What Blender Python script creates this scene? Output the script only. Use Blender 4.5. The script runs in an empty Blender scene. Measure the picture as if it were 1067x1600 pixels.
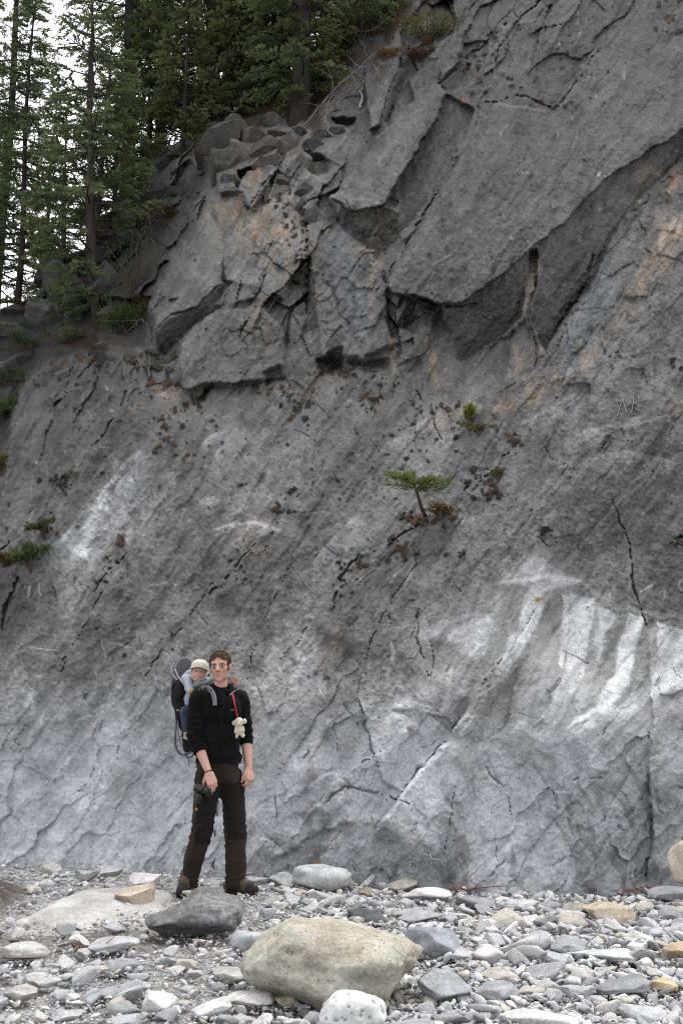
import bpy, bmesh, math, random
import numpy as np
from mathutils import Vector, Matrix

SC = bpy.context.scene
COL = SC.collection
R = math.radians

# ------------------------------------------------------------------ camera
FPX = 1600.0                       # focal length in photo pixels (36 mm on a 36 mm tall frame)
PITCH = R(10.34)
EYE = 1.5
cam_d = bpy.data.cameras.new('camera')
cam = bpy.data.objects.new('camera', cam_d)
COL.objects.link(cam)
cam_d.sensor_fit = 'AUTO'
cam_d.sensor_width = 36.0
cam_d.lens = 36.0
cam_d.clip_start = 0.1
cam_d.clip_end = 600.0
cam.location = (0, 0, EYE)
cam.rotation_euler = (math.pi / 2 + PITCH, 0, 0)
SC.camera = cam

# ------------------------------------------------------------------ overcast sky and soft sun
SUN_EL, SUN_AZ = R(66), R(28)     # azimuth clockwise from +Y (the way the camera looks)
world = bpy.data.worlds.new('World')
SC.world = world
world.use_nodes = True
wn, wl = world.node_tree.nodes, world.node_tree.links
wn.clear()
wo = wn.new('ShaderNodeOutputWorld')
bg = wn.new('ShaderNodeBackground')
hs = wn.new('ShaderNodeHueSaturation')
sky = wn.new('ShaderNodeTexSky')
sky.sky_type = 'NISHITA'
sky.sun_disc = False
sky.sun_elevation = SUN_EL
sky.sun_rotation = SUN_AZ
sky.air_density = 1.0
sky.dust_density = 3.0
sky.ozone_density = 1.0
hs.inputs['Saturation'].default_value = 0.12   # thin white overcast
bg.inputs['Strength'].default_value = 0.15
wl.new(sky.outputs[0], hs.inputs['Color'])
wl.new(hs.outputs[0], bg.inputs['Color'])
wl.new(bg.outputs[0], wo.inputs['Surface'])

sun_d = bpy.data.lights.new('sun', 'SUN')
sun_d.energy = 0.5
sun_d.angle = R(40)
sun_d.color = (1.0, 0.97, 0.93)
sun = bpy.data.objects.new('sun', sun_d)
COL.objects.link(sun)
to_sun = Vector((math.sin(SUN_AZ) * math.cos(SUN_EL), math.cos(SUN_AZ) * math.cos(SUN_EL), math.sin(SUN_EL)))
sun.rotation_euler = to_sun.to_track_quat('Z', 'Y').to_euler()
sun.location = (-10, -10, 30)

SC.view_settings.view_transform = 'Standard'
SC.view_settings.look = 'None'
SC.view_settings.gamma = 1.0
SC.view_settings.use_curve_mapping = False
SC.view_settings.exposure = 1.5
SC.cycles.use_denoising = False
SC.cycles.filter_width = 1.15
SC.cycles.max_bounces = 6

# ------------------------------------------------------------------ helpers: rays, noise
_cp, _sp = math.cos(PITCH), math.sin(PITCH)


def at(px, py, Y):
    """world point seen at photo pixel (px, py) at ground distance Y (works on arrays)"""
    u = (px - 533.5) / FPX
    w = (800.0 - py) / FPX
    dy = _cp - w * _sp
    t = Y / dy
    return u * t, Y + 0 * t, EYE + (_sp + w * _cp) * t


def P(px, py, Y):
    x, y, z = at(px, py, Y)
    return np.array([x, y, z], dtype=float)


def to_px(X, Y, Z):
    """photo pixel of a world point (arrays)"""
    zc = Y * _cp + (Z - EYE) * _sp
    yc = -Y * _sp + (Z - EYE) * _cp
    return 533.5 + FPX * X / zc, 800 - FPX * yc / zc


def _h(ix, iy, iz, s):
    v = (ix.astype(np.int64) * 374761393 + iy.astype(np.int64) * 668265263 + iz.astype(np.int64) * 2147483647 + s * 974634323) & 0xFFFFFFFF
    v = ((v ^ (v >> 13)) * 1274126177) & 0xFFFFFFFF
    v = ((v ^ (v >> 16)) * 2246822519) & 0xFFFFFFFF
    return ((v ^ (v >> 15)) & 0xFFFFFF) / float(0xFFFFFF)


def noise2(x, y, s=0):
    ix, iy = np.floor(x), np.floor(y)
    fx, fy = x - ix, y - iy
    fx = fx * fx * fx * (fx * (fx * 6 - 15) + 10)
    fy = fy * fy * fy * (fy * (fy * 6 - 15) + 10)
    z = np.zeros_like(ix)
    a, b = _h(ix, iy, z, s), _h(ix + 1, iy, z, s)
    c, d = _h(ix, iy + 1, z, s), _h(ix + 1, iy + 1, z, s)
    return ((a + (b - a) * fx) * (1 - fy) + (c + (d - c) * fx) * fy) * 2 - 1


def fbm2(x, y, s=0, o=4, g=0.5):
    t, a, n = 0.0, 1.0, 0.0
    for k in range(o):
        ca, sa = math.cos(k * 0.9), math.sin(k * 0.9)
        t = t + a * noise2((x * ca - y * sa) * 2 ** k + k * 7.3, (x * sa + y * ca) * 2 ** k + k * 3.1, s + k * 17)
        n += a
        a *= g
    return t / n * 1.6


def noise3(p, s=0):
    i = np.floor(p)
    f = p - i
    f = f * f * f * (f * (f * 6 - 15) + 10)
    r = 0
    for dx in (0, 1):
        wx = f[:, 0] if dx else 1 - f[:, 0]
        for dy in (0, 1):
            wy = f[:, 1] if dy else 1 - f[:, 1]
            for dz in (0, 1):
                wz = f[:, 2] if dz else 1 - f[:, 2]
                r = r + wx * wy * wz * _h(i[:, 0] + dx, i[:, 1] + dy, i[:, 2] + dz, s)
    return r * 2 - 1


def fbm3(p, s=0, o=3, g=0.5):
    t, a, n = 0.0, 1.0, 0.0
    for k in range(o):
        t = t + a * noise3(p * 2 ** k + k * 5.7, s + k * 13)
        n += a
        a *= g
    return t / n * 1.5


def cells2(x, y, s=0, jit=0.95):
    """worley cells: returns (f1, f2, random id 0..1, second random, dx, dy to the cell's centre)"""
    ix, iy = np.floor(x), np.floor(y)
    z = np.zeros_like(ix)
    f1 = np.full(x.shape, 9.0)
    f2 = np.full(x.shape, 9.0)
    idr = np.zeros(x.shape)
    id2 = np.zeros(x.shape)
    bx = np.zeros(x.shape)
    by = np.zeros(x.shape)
    for dx in (-1, 0, 1):
        for dy in (-1, 0, 1):
            cx, cy = ix + dx, iy + dy
            qx = cx + 0.5 + (_h(cx, cy, z, s) - 0.5) * jit
            qy = cy + 0.5 + (_h(cx, cy, z, s + 5) - 0.5) * jit
            d = np.sqrt((x - qx) ** 2 + (y - qy) ** 2)
            near = d < f1
            f2 = np.where(near, f1, np.minimum(f2, d))
            idr = np.where(near, _h(cx, cy, z, s + 9), idr)
            id2 = np.where(near, _h(cx, cy, z, s + 11), id2)
            bx = np.where(near, x - qx, bx)
            by = np.where(near, y - qy, by)
            f1 = np.where(near, d, f1)
    return f1, f2, idr, id2, bx, by


def sstep(a, b, x):
    t = np.clip((x - a) / (b - a), 0, 1)
    return t * t * (3 - 2 * t)


def tps(pts):
    p = np.array(pts, float)
    xy, v = p[:, :2] / 1000.0, p[:, 2]
    n = len(p)
    d = np.linalg.norm(xy[:, None] - xy[None], axis=2)
    K = np.where(d > 0, d * d * np.log(d + 1e-12), 0) + np.eye(n) * 1e-4
    A = np.zeros((n + 3, n + 3))
    A[:n, :n] = K
    A[:n, n], A[:n, n + 1:] = 1, xy
    A[n, :n], A[n + 1:, :n] = 1, xy.T
    w = np.linalg.solve(A, np.concatenate([v, [0, 0, 0]]))

    def f(x, y):
        x, y = np.asarray(x, float) / 1000.0, np.asarray(y, float) / 1000.0
        r = w[n] + w[n + 1] * x + w[n + 2] * y
        for k in range(n):
            q = (x - xy[k, 0]) ** 2 + (y - xy[k, 1]) ** 2
            r = r + w[k] * 0.5 * q * np.log(q + 1e-12)
        return r
    return f


def seg_d(X, Y, pts):
    """distance to a polyline, and the parameter (0..1) along it"""
    best = np.full(X.shape, 1e9)
    par = np.zeros(X.shape)
    n = len(pts) - 1
    for k in range(n):
        (ax, ay), (bx, by) = pts[k][:2], pts[k + 1][:2]
        vx, vy = bx - ax, by - ay
        t = np.clip(((X - ax) * vx + (Y - ay) * vy) / (vx * vx + vy * vy + 1e-9), 0, 1)
        d = np.hypot(X - ax - t * vx, Y - ay - t * vy)
        m = d < best
        best = np.where(m, d, best)
        par = np.where(m, (k + t) / n, par)
    return best, par


def sd_poly(X, Y, pts):
    """signed distance to polygon, positive inside"""
    d, _ = seg_d(X, Y, list(pts) + [pts[0]])
    ins = np.zeros(X.shape, bool)
    n = len(pts)
    for k in range(n):
        (ax, ay), (bx, by) = pts[k][:2], pts[(k + 1) % n][:2]
        if ay == by:
            continue
        c = ((ay > Y) != (by > Y)) & (X < (bx - ax) * (Y - ay) / (by - ay) + ax)
        ins ^= c
    return np.where(ins, d, -d)


# ------------------------------------------------------------------ helpers: objects, materials
def link(o, parent=None):
    COL.objects.link(o)
    if parent is not None:
        o.parent = parent
    return o


def tag(o, label=None, cat=None, group=None, kind=None):
    if label:
        o['label'] = label
    if cat:
        o['category'] = cat
    if group:
        o['group'] = group
    if kind:
        o['kind'] = kind
    return o


def empty(name, loc=(0, 0, 0), rz=0.0, label=None, cat=None, group=None):
    o = bpy.data.objects.new(name, None)
    o.empty_display_size = 0.1
    o.location = loc
    o.rotation_euler = (0, 0, rz)
    link(o)
    return tag(o, label, cat, group)


def mesh_np(name, V, F, mat=None, col=None, smooth=True):
    """mesh data from arrays: V (n,3); F (m,3) or (m,4) or a list of such; col (n,3) linear"""
    V = np.asarray(V, np.float32)
    Fs = F if isinstance(F, list) else [F]
    Fs = [np.asarray(f, np.int32) for f in Fs if len(f)]
    me = bpy.data.meshes.new(name)
    me.vertices.add(len(V))
    me.vertices.foreach_set('co', V.ravel())
    loops = np.concatenate([f.ravel() for f in Fs])
    tot = np.concatenate([np.full(len(f), f.shape[1], np.int32) for f in Fs])
    start = np.concatenate([[0], np.cumsum(tot)[:-1]]).astype(np.int32)
    me.loops.add(len(loops))
    me.loops.foreach_set('vertex_index', loops)
    me.polygons.add(len(tot))
    me.polygons.foreach_set('loop_start', start)
    me.polygons.foreach_set('loop_total', tot)
    me.polygons.foreach_set('use_smooth', np.full(len(tot), bool(smooth)))
    me.update(calc_edges=True)
    if col is not None:
        a = me.color_attributes.new('Col', 'FLOAT_COLOR', 'POINT')
        c = np.ones((len(V), 4), np.float32)
        c[:, :3] = col
        a.data.foreach_set('color', c.ravel())
    if mat is not None:
        me.materials.append(mat)
    return me


def obj(name, me, parent=None, loc=None):
    o = bpy.data.objects.new(name, me)
    if loc is not None:
        o.location = loc
    return link(o, parent)


class MB:
    """collects vertices and faces for one mesh"""
    def __init__(s):
        s.V, s.F, s.C, s.n = [], {3: [], 4: []}, [], 0

    def add(s, V, F, c=None):
        V = np.asarray(V, float)
        for f in (F if isinstance(F, list) and len(F) and isinstance(F[0], np.ndarray) else [F]):
            f = np.asarray(f)
            if len(f):
                s.F[f.shape[1]].append(f + s.n)
        s.V.append(V)
        s.C.append(np.broadcast_to(np.array(c if c is not None else (1, 1, 1), float), (len(V), 3)))
        s.n += len(V)

    def data(s, name, mat=None, smooth=True):
        F = [np.concatenate(s.F[k]) for k in (3, 4) if s.F[k]]
        return mesh_np(name, np.concatenate(s.V), F, mat, np.concatenate(s.C), smooth)

    def build(s, name, mat, parent=None, smooth=True, loc=None):
        return obj(name, s.data(name, mat, smooth), parent, loc)


def tube(pts, rad, seg=8, caps=True, flat=None):
    """swept tube; rad scalar or per point; returns V, [quads, tris]"""
    pts = np.asarray(pts, float)
    n = len(pts)
    rad = np.broadcast_to(np.asarray(rad, float), (n,))
    tan = np.gradient(pts, axis=0)
    tan /= np.linalg.norm(tan, axis=1)[:, None] + 1e-12
    up = np.array([0, 0, 1.0]) if abs(tan[0][2]) < 0.9 else np.array([0, 1.0, 0])
    V = []
    a = np.linspace(0, 2 * np.pi, seg, endpoint=False)
    nrm = np.cross(tan[0], up)
    for k in range(n):
        nrm = nrm - tan[k] * nrm.dot(tan[k])
        nrm /= np.linalg.norm(nrm) + 1e-12
        b = np.cross(tan[k], nrm)
        s1, s2 = (1, 1) if flat is None else flat
        V.append(pts[k] + rad[k] * (s1 * np.cos(a)[:, None] * nrm + s2 * np.sin(a)[:, None] * b))
    V = np.concatenate(V)
    i = np.arange(seg)
    j = (i + 1) % seg
    Q = np.concatenate([np.stack([k * seg + i, k * seg + j, (k + 1) * seg + j, (k + 1) * seg + i], 1) for k in range(n - 1)])
    T = np.zeros((0, 3), int)
    if caps:
        V = np.concatenate([V, pts[:1], pts[-1:]])
        T = np.concatenate([np.stack([j, i, np.full(seg, n * seg)], 1), np.stack([(n - 1) * seg + i, (n - 1) * seg + j, np.full(seg, n * seg + 1)], 1)])
    return V, [Q, T]


def spline(pts, n=24):
    """smooth curve through points (Catmull-Rom)"""
    p = np.asarray(pts, float)
    q = np.concatenate([[2 * p[0] - p[1]], p, [2 * p[-1] - p[-2]]])
    out = []
    m = len(p) - 1
    for t in np.linspace(0, m, n):
        k = min(int(t), m - 1)
        f = t - k
        a, b, c, d = q[k], q[k + 1], q[k + 2], q[k + 3]
        out.append(0.5 * ((2 * b) + (c - a) * f + (2 * a - 5 * b + 4 * c - d) * f * f + (3 * b - a - 3 * c + d) * f ** 3))
    return np.array(out)


_ico = {}


def ico(sub):
    if sub not in _ico:
        bm = bmesh.new()
        bmesh.ops.create_icosphere(bm, subdivisions=sub, radius=1.0)
        bm.verts.ensure_lookup_table()
        V = np.array([v.co[:] for v in bm.verts])
        F = np.array([[v.index for v in f.verts] for f in bm.faces])
        bm.free()
        _ico[sub] = (V, F)
    return _ico[sub]


def N(nt, kind, **inp):
    n = nt.nodes.new(kind)
    for k, v in inp.items():
        if k.startswith('_'):
            setattr(n, k[1:], v)
        else:
            k2 = int(k[1:]) if k[0] == 'i' and k[1:].isdigit() else k.replace('__', ' ')
            n.inputs[k2].default_value = v
    return n


def rock_mat(name, tint=(1, 1, 1), scale=1.0, var=0.35, bump=0.5, rough=0.9, fine=40.0, stretch=(1, 1, 1), rot=(0, 0, 0), pits=0.0, dist=0.02, fleck=0.0, attr_bump=False):
    """vertex colour times multi-scale noise, with bump"""
    m = bpy.data.materials.new(name)
    m.use_nodes = True
    nt = m.node_tree
    L = nt.links.new
    b = nt.nodes['Principled BSDF']
    b.inputs['Roughness'].default_value = rough
    b.inputs['Specular IOR Level'].default_value = 0.25
    tc = N(nt, 'ShaderNodeTexCoord')
    mp = N(nt, 'ShaderNodeMapping')
    mp.inputs['Scale'].default_value = stretch
    mp.inputs['Rotation'].default_value = rot
    L(tc.outputs['Object'], mp.inputs['Vector'])
    at_ = N(nt, 'ShaderNodeAttribute', _attribute_name='Col')
    n1 = N(nt, 'ShaderNodeTexNoise', Scale=4.0 * scale, Detail=6.0, Roughness=0.65)
    n2 = N(nt, 'ShaderNodeTexNoise', Scale=fine * scale, Detail=5.0, Roughness=0.7)
    n3 = N(nt, 'ShaderNodeTexVoronoi', Scale=fine * 0.35 * scale)
    for n in (n1, n2, n3):
        L(mp.outputs[0], n.inputs['Vector'])
    r1 = N(nt, 'ShaderNodeMapRange', i1=0.3, i2=0.7, i3=1 - var, i4=1 + var)
    L(n1.outputs['Fac'], r1.inputs[0])
    r2 = N(nt, 'ShaderNodeMapRange', i1=0.3, i2=0.7, i3=1 - var * 1.1, i4=1 + var * 1.1)
    L(n2.outputs['Fac'], r2.inputs[0])
    mu = N(nt, 'ShaderNodeMath', _operation='MULTIPLY')
    L(r1.outputs[0], mu.inputs[0])
    L(r2.outputs[0], mu.inputs[1])
    if fleck:
        vf = N(nt, 'ShaderNodeTexVoronoi', Scale=fine * 0.75 * scale)
        L(mp.outputs[0], vf.inputs['Vector'])
        sp_ = N(nt, 'ShaderNodeSeparateColor')
        L(vf.outputs['Color'], sp_.inputs[0])
        rf = N(nt, 'ShaderNodeMapRange', i1=0.0, i2=1.0, i3=1 - fleck, i4=1 + fleck)
        L(sp_.outputs[0], rf.inputs[0])
        pf = N(nt, 'ShaderNodeMath', _operation='MULTIPLY')
        L(mu.outputs[0], pf.inputs[0])
        L(rf.outputs[0], pf.inputs[1])
        # dark pinholes where a few cells say so
        dk = N(nt, 'ShaderNodeMath', _operation='GREATER_THAN', i1=0.86)
        L(sp_.outputs[1], dk.inputs[0])
        dd = N(nt, 'ShaderNodeMapRange', i1=0.15, i2=0.4, i3=0.5, i4=0.0)
        L(vf.outputs['Distance'], dd.inputs[0])
        dm = N(nt, 'ShaderNodeMath', _operation='MULTIPLY')
        L(dk.outputs[0], dm.inputs[0])
        L(dd.outputs[0], dm.inputs[1])
        on = N(nt, 'ShaderNodeMath', _operation='SUBTRACT', i0=1.0)
        L(dm.outputs[0], on.inputs[1])
        mu = N(nt, 'ShaderNodeMath', _operation='MULTIPLY')
        L(pf.outputs[0], mu.inputs[0])
        L(on.outputs[0], mu.inputs[1])
    v1 = N(nt, 'ShaderNodeVectorMath', _operation='SCALE')
    L(at_.outputs['Color'], v1.inputs[0])
    L(mu.outputs[0], v1.inputs['Scale'])
    v2 = N(nt, 'ShaderNodeVectorMath', _operation='MULTIPLY')
    L(v1.outputs[0], v2.inputs[0])
    v2.inputs[1].default_value = tint
    L(v2.outputs[0], b.inputs['Base Color'])
    ad = N(nt, 'ShaderNodeMath', _operation='MULTIPLY_ADD')
    L(n2.outputs['Fac'], ad.inputs[0])
    ad.inputs[1].default_value = 0.55
    L(n1.outputs['Fac'], ad.inputs[2])
    h = ad.outputs[0]
    if pits:
        rp = N(nt, 'ShaderNodeMapRange', i1=0.0, i2=0.35, i3=-pits, i4=0.0)
        L(n3.outputs['Distance'], rp.inputs[0])
        a2 = N(nt, 'ShaderNodeMath', _operation='ADD')
        L(h, a2.inputs[0])
        L(rp.outputs[0], a2.inputs[1])
        h = a2.outputs[0]
    bp = N(nt, 'ShaderNodeBump', Strength=bump, Distance=dist)
    L(h, bp.inputs['Height'])
    if attr_bump:
        ab = N(nt, 'ShaderNodeAttribute', _attribute_name='Coarse')
        am = N(nt, 'ShaderNodeMath', _operation='MULTIPLY', i1=bump)
        L(ab.outputs['Fac'], am.inputs[0])
        L(am.outputs[0], bp.inputs['Strength'])
    L(bp.outputs[0], b.inputs['Normal'])
    return m


def simple_mat(name, col=None, rough=0.7, spec=0.3, metal=0.0, noise=0.0, nscale=60.0, bump=0.0, attr=False, sheen=0.0, trans=0.0):
    m = bpy.data.materials.new(name)
    m.use_nodes = True
    nt = m.node_tree
    L = nt.links.new
    b = nt.nodes['Principled BSDF']
    b.inputs['Roughness'].default_value = rough
    b.inputs['Specular IOR Level'].default_value = spec
    b.inputs['Metallic'].default_value = metal
    if sheen:
        b.inputs['Sheen Weight'].default_value = sheen
        b.inputs['Sheen Roughness'].default_value = 0.5
    if col is not None:
        b.inputs['Base Color'].default_value = (*col, 1)
    src = None
    if attr:
        a = N(nt, 'ShaderNodeAttribute', _attribute_name='Col')
        src = a.outputs['Color']
        L(src, b.inputs['Base Color'])
    if noise or bump:
        tc = N(nt, 'ShaderNodeTexCoord')
        n1 = N(nt, 'ShaderNodeTexNoise', Scale=nscale, Detail=5.0, Roughness=0.65)
        L(tc.outputs['Object'], n1.inputs['Vector'])
        if noise:
            r1 = N(nt, 'ShaderNodeMapRange', i1=0.3, i2=0.7, i3=1 - noise, i4=1 + noise)
            L(n1.outputs['Fac'], r1.inputs[0])
            v1 = N(nt, 'ShaderNodeVectorMath', _operation='SCALE')
            if src is not None:
                L(src, v1.inputs[0])
            else:
                v1.inputs[0].default_value = col
            L(r1.outputs[0], v1.inputs['Scale'])
            L(v1.outputs[0], b.inputs['Base Color'])
        if bump:
            bp = N(nt, 'ShaderNodeBump', Strength=bump, Distance=0.01)
            L(n1.outputs['Fac'], bp.inputs['Height'])
            L(bp.outputs[0], b.inputs['Normal'])
    if trans:
        out = nt.nodes['Material Output']
        tr = N(nt, 'ShaderNodeBsdfTranslucent')
        mx = N(nt, 'ShaderNodeMixShader', i0=trans)
        if src is not None:
            L(src, tr.inputs['Color'])
        else:
            tr.inputs['Color'].default_value = (*col, 1)
        L(b.outputs[0], mx.inputs[1])
        L(tr.outputs[0], mx.inputs[2])
        L(mx.outputs[0], out.inputs['Surface'])
    return m


# ------------------------------------------------------------------ ground level
_gpts = [(-250, 1343, 10.9), (0, 1349, 10.6), (250, 1362, 10.1), (450, 1377, 9.7), (700, 1402, 9.3), (900, 1404, 9.2), (1067, 1396, 9.1), (1300, 1390, 9.0),
         (335, 1391, 8.5), (150, 1400, 8.2), (560, 1400, 8.6), (800, 1425, 8.2), (1000, 1425, 8.2),
         (100, 1450, 7.1), (350, 1460, 6.9), (620, 1460, 7.0), (900, 1470, 6.9),
         (0, 1600, 5.1), (280, 1600, 5.1), (533, 1600, 5.1), (800, 1600, 5.15), (1067, 1600, 5.1), (250, 1520, 6.0), (800, 1520, 6.05)]
_gx, _gy, _gz = [np.array(v) for v in zip(*[P(*g) for g in _gpts])]


def gz(X, Y):
    X, Y = np.asarray(X, float), np.asarray(Y, float)
    w = np.exp(-((X[..., None] - _gx) ** 2 + (Y[..., None] - _gy) ** 2) / (2 * 0.9 ** 2))
    base = 1e-4
    z = (w * _gz).sum(-1) / (w.sum(-1) + base)
    # earth bank at the edge of the bed
    d = np.hypot((X + 3.12) / 0.72, (Y - 7.9) / 1.5)
    z = z + 0.42 * sstep(1.0, 0.1, d)
    z = z + 0.025 * fbm2(X * 1.3, Y * 1.3, 3, 3)
    return z


def on_ground(px, py, lo=3.5, hi=14.0):
    """point of the ground seen at a photo pixel"""
    ys = np.linspace(lo, hi, 400)
    X, Y, Z = at(px, py, ys)
    below = Z < gz(X, Y)
    k = int(np.argmax(below)) if below.any() else 399
    k = max(k, 1)
    Yk = ys[k]
    x, y, z = at(px, py, Yk)
    return np.array([x, Yk, float(gz(np.array([x]), np.array([Yk]))[0])])


# ------------------------------------------------------------------ the cliff
_depth = tps([
    (-250, 1480, 10.9), (0, 1480, 10.4), (300, 1480, 9.8), (550, 1480, 9.4), (800, 1480, 9.0), (1050, 1480, 8.9), (1320, 1480, 8.8),
    (-250, 1340, 11.2), (0, 1345, 10.6), (250, 1362, 10.1), (450, 1376, 9.75), (700, 1402, 9.3), (900, 1404, 9.2), (1067, 1396, 9.1), (1320, 1390, 9.0),
    (-250, 1100, 11.5), (0, 1100, 11.0), (300, 1100, 10.5), (600, 1100, 10.15), (900, 1100, 9.85), (1320, 1100, 9.5),
    (-250, 900, 12.8), (0, 900, 12.0), (300, 900, 11.5), (600, 900, 11.1), (850, 890, 10.8), (1320, 900, 10.4),
    (-250, 700, 14.4), (50, 700, 13.4), (300, 700, 12.6), (600, 700, 12.1), (850, 700, 11.7), (1320, 700, 11.3),
    (-250, 560, 16.0), (100, 560, 14.9), (280, 560, 13.9), (450, 570, 13.4), (650, 570, 13.0),
    (250, 450, 15.2), (400, 420, 14.6), (600, 420, 13.9), (800, 420, 13.5), (1000, 420, 13.1), (1320, 420, 12.8),
    (60, 470, 17.2), (180, 400, 17.6), (220, 300, 18.6), (330, 220, 17.6), (-250, 470, 18.0),
    (500, 220, 16.3), (700, 200, 15.7), (900, 200, 15.2), (1320, 200, 14.6),
    (600, 50, 18.2), (800, 0, 17.7), (1000, 0, 17.2), (1320, -150, 17.6), (500, 40, 19.6), (400, 120, 19.4), (700, -120, 20.0),
])

_xs = np.concatenate([np.arange(-230, -12, 11.0), np.arange(-12, 1082, 1.75), np.arange(1082, 1310, 11.0)])
_ys = np.concatenate([np.arange(-190, -12, 9.0), np.arange(-12, 1422, 1.75), np.arange(1422, 1475, 9.0)])
PX, PY = np.meshgrid(_xs, _ys)
U, V_ = PX / 150.0, PY / 150.0                 # about metres
A55 = R(55)
BA = U * math.cos(A55) - V_ * math.sin(A55)    # along the bedding (up to the right)
BB = U * math.sin(A55) + V_ * math.cos(A55)    # across it
W1 = fbm2(U * 1.6, V_ * 1.6, 31, 4)
W2 = fbm2(U * 1.6, V_ * 1.6, 57, 4)
W3 = fbm2(U * 9, V_ * 9, 61, 3)
WX = PX + 5 * W1 + 2.6 * W3
WY = PY + 5 * W2 + 2.6 * fbm2(U * 9, V_ * 9, 67, 3)
D0 = _depth(PX, PY)
OFF = np.zeros(PX.shape)


def win(pts, pad):
    p = np.array([q[:2] for q in pts], float)
    x0, y0 = p.min(0) - pad
    x1, y1 = p.max(0) + pad
    i0, i1 = np.searchsorted(_ys, [y0, y1])
    j0, j1 = np.searchsorted(_xs, [x0, x1])
    return (slice(i0, max(i1, i0 + 1)), slice(j0, max(j1, j0 + 1)))


def facet(pts, soft=5.0, k=1.0):
    """a planar face of rock: polygon of (px, py, offset in metres); offsets are fitted by a plane"""
    global OFF
    s = win(pts, 20)
    p = np.array(pts, float)
    A = np.c_[p[:, 0], p[:, 1], np.ones(len(p))]
    c, *_ = np.linalg.lstsq(A, p[:, 2], rcond=None)
    m = sstep(-soft / 2, soft / 2, sd_poly(WX[s], WY[s], pts)) * k
    pl = c[0] * PX[s] + c[1] * PY[s] + c[2]
    OFF[s] = OFF[s] * (1 - m) + pl * m


def bump_poly(pts, amp, soft):
    s = win(pts, soft)
    OFF[s] += amp * sstep(-soft / 2, soft / 2, sd_poly(WX[s], WY[s], pts))


def step_line(pts, amp, fall, side=1, soft=3.0):
    """a fault: rock on one side of the line stands proud (amp<0) and falls off with distance"""
    amp = amp * 0.62
    s = win(pts, fall * 5)
    x, y = WX[s], WY[s]
    d, par = seg_d(x, y, pts)
    # signed side of the nearest segment
    sg = np.zeros(x.shape)
    best = np.full(x.shape, 1e9)
    for k in range(len(pts) - 1):
        (ax, ay), (bx, by) = pts[k][:2], pts[k + 1][:2]
        dk, _ = seg_d(x, y, [pts[k], pts[k + 1]])
        cr = (bx - ax) * (y - ay) - (by - ay) * (x - ax)
        m = dk < best
        sg = np.where(m, cr / (math.hypot(bx - ax, by - ay) + 1e-9), sg)
        best = np.where(m, dk, best)
    ends = sstep(0.0, 0.12, par) * sstep(1.0, 0.88, par)
    OFF[s] += amp * sstep(-soft / 2, soft / 2, sg * side) * np.exp(-d / fall) * ends


CRACK = np.zeros(PX.shape)


def crack(pts, w=3.0, depth=0.10, dark=0.6):
    s = win(pts, w * 4 + 8)
    d, par = seg_d(WX[s], WY[s], pts)
    wv = 0.8 * w * (0.05 + 1.3 * np.clip(0.45 + 0.9 * W3[s] + 0.35 * W1[s], 0, 1.3)) * (0.3 + 0.7 * np.sin(np.clip(par, 0.04, 0.96) * np.pi) ** 0.5)
    m = sstep(wv, wv * 0.25, d)
    OFF[s] += 0.75 * depth * m
    CRACK[s] = np.maximum(CRACK[s], m * dark * 0.72)


# --- large relief -------------------------------------------------------
OFF += 0.16 * fbm2(BA * 0.35, BB * 0.8, 5, 3)
rough = 0.25 + 0.9 * sstep(0, 60, sd_poly(PX, PY, [(330, 220), (480, 190), (560, 260), (620, 400), (700, 470), (700, 600), (560, 560), (400, 600), (280, 600), (330, 480)])) \
    + 0.9 * sstep(0, 60, sd_poly(PX, PY, [(560, -190), (620, 50), (560, 160), (640, 160), (760, 150), (900, 90), (1000, -60), (1000, -190)])) \
    + 1.1 * sstep(0, 40, sd_poly(PX, PY, [(-230, 480), (60, 430), (240, 230), (330, 210), (330, 330), (240, 470), (220, 560), (80, 560), (-230, 700)]))
lower = sstep(560, 660, PY + 0.0 * PX)
rough = rough * (1 - 0.8 * lower)
c1 = cells2(BA * 1.1 + 0.25 * W1, BB * 2.4 + 0.25 * W2, 3)
OFF += rough * (0.42 * (c1[2] - 0.5) + 0.25 * (c1[3] - 0.5) * c1[4] + 0.25 * (c1[2] - 0.5) * c1[5])
c2 = cells2(BA * 3.2 + 0.3 * W1, BB * 5.2 + 0.3 * W2, 8)
OFF += rough * (0.20 * (c2[2] - 0.5) + 0.22 * (c2[3] - 0.5) * c2[4] + 0.2 * (c2[2] - 0.5) * c2[5])
EDGE = np.maximum(sstep(0.10, 0.01, c2[1] - c2[0]) * 0.6 * sstep(0.35, 0.75, c2[3]), sstep(0.07, 0.01, c1[1] - c1[0]) * 0.75 * sstep(0.2, 0.6, c1[3])) * np.clip(rough - 0.2, 0, 1) * sstep(-0.3, 0.3, W2 + W3)
OFF += 0.10 * EDGE

# block of jointed rock behind the pines on the far ledge
facet([(60, 470, 0.3), (60, 560, 0.1), (235, 545, 0.0), (235, 470, 0.2)], 12, 0.7)

facet([(-230, 455, 1.2), (60, 470, 0.9), (236, 462, 0.7), (234, 542, 0.5), (168, 538, 0.6), (110, 552, 0.6), (62, 572, 0.7), (34, 612, 0.8), (18, 650, 0.9), (6, 720, 0.9), (-230, 800, 1.1)], 7)
facet([(-230, 560, 0.9), (-10, 590, 0.7), (22, 600, 0.6), (12, 645, 0.4), (-230, 700, 0.6)], 10, 0.7)
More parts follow.
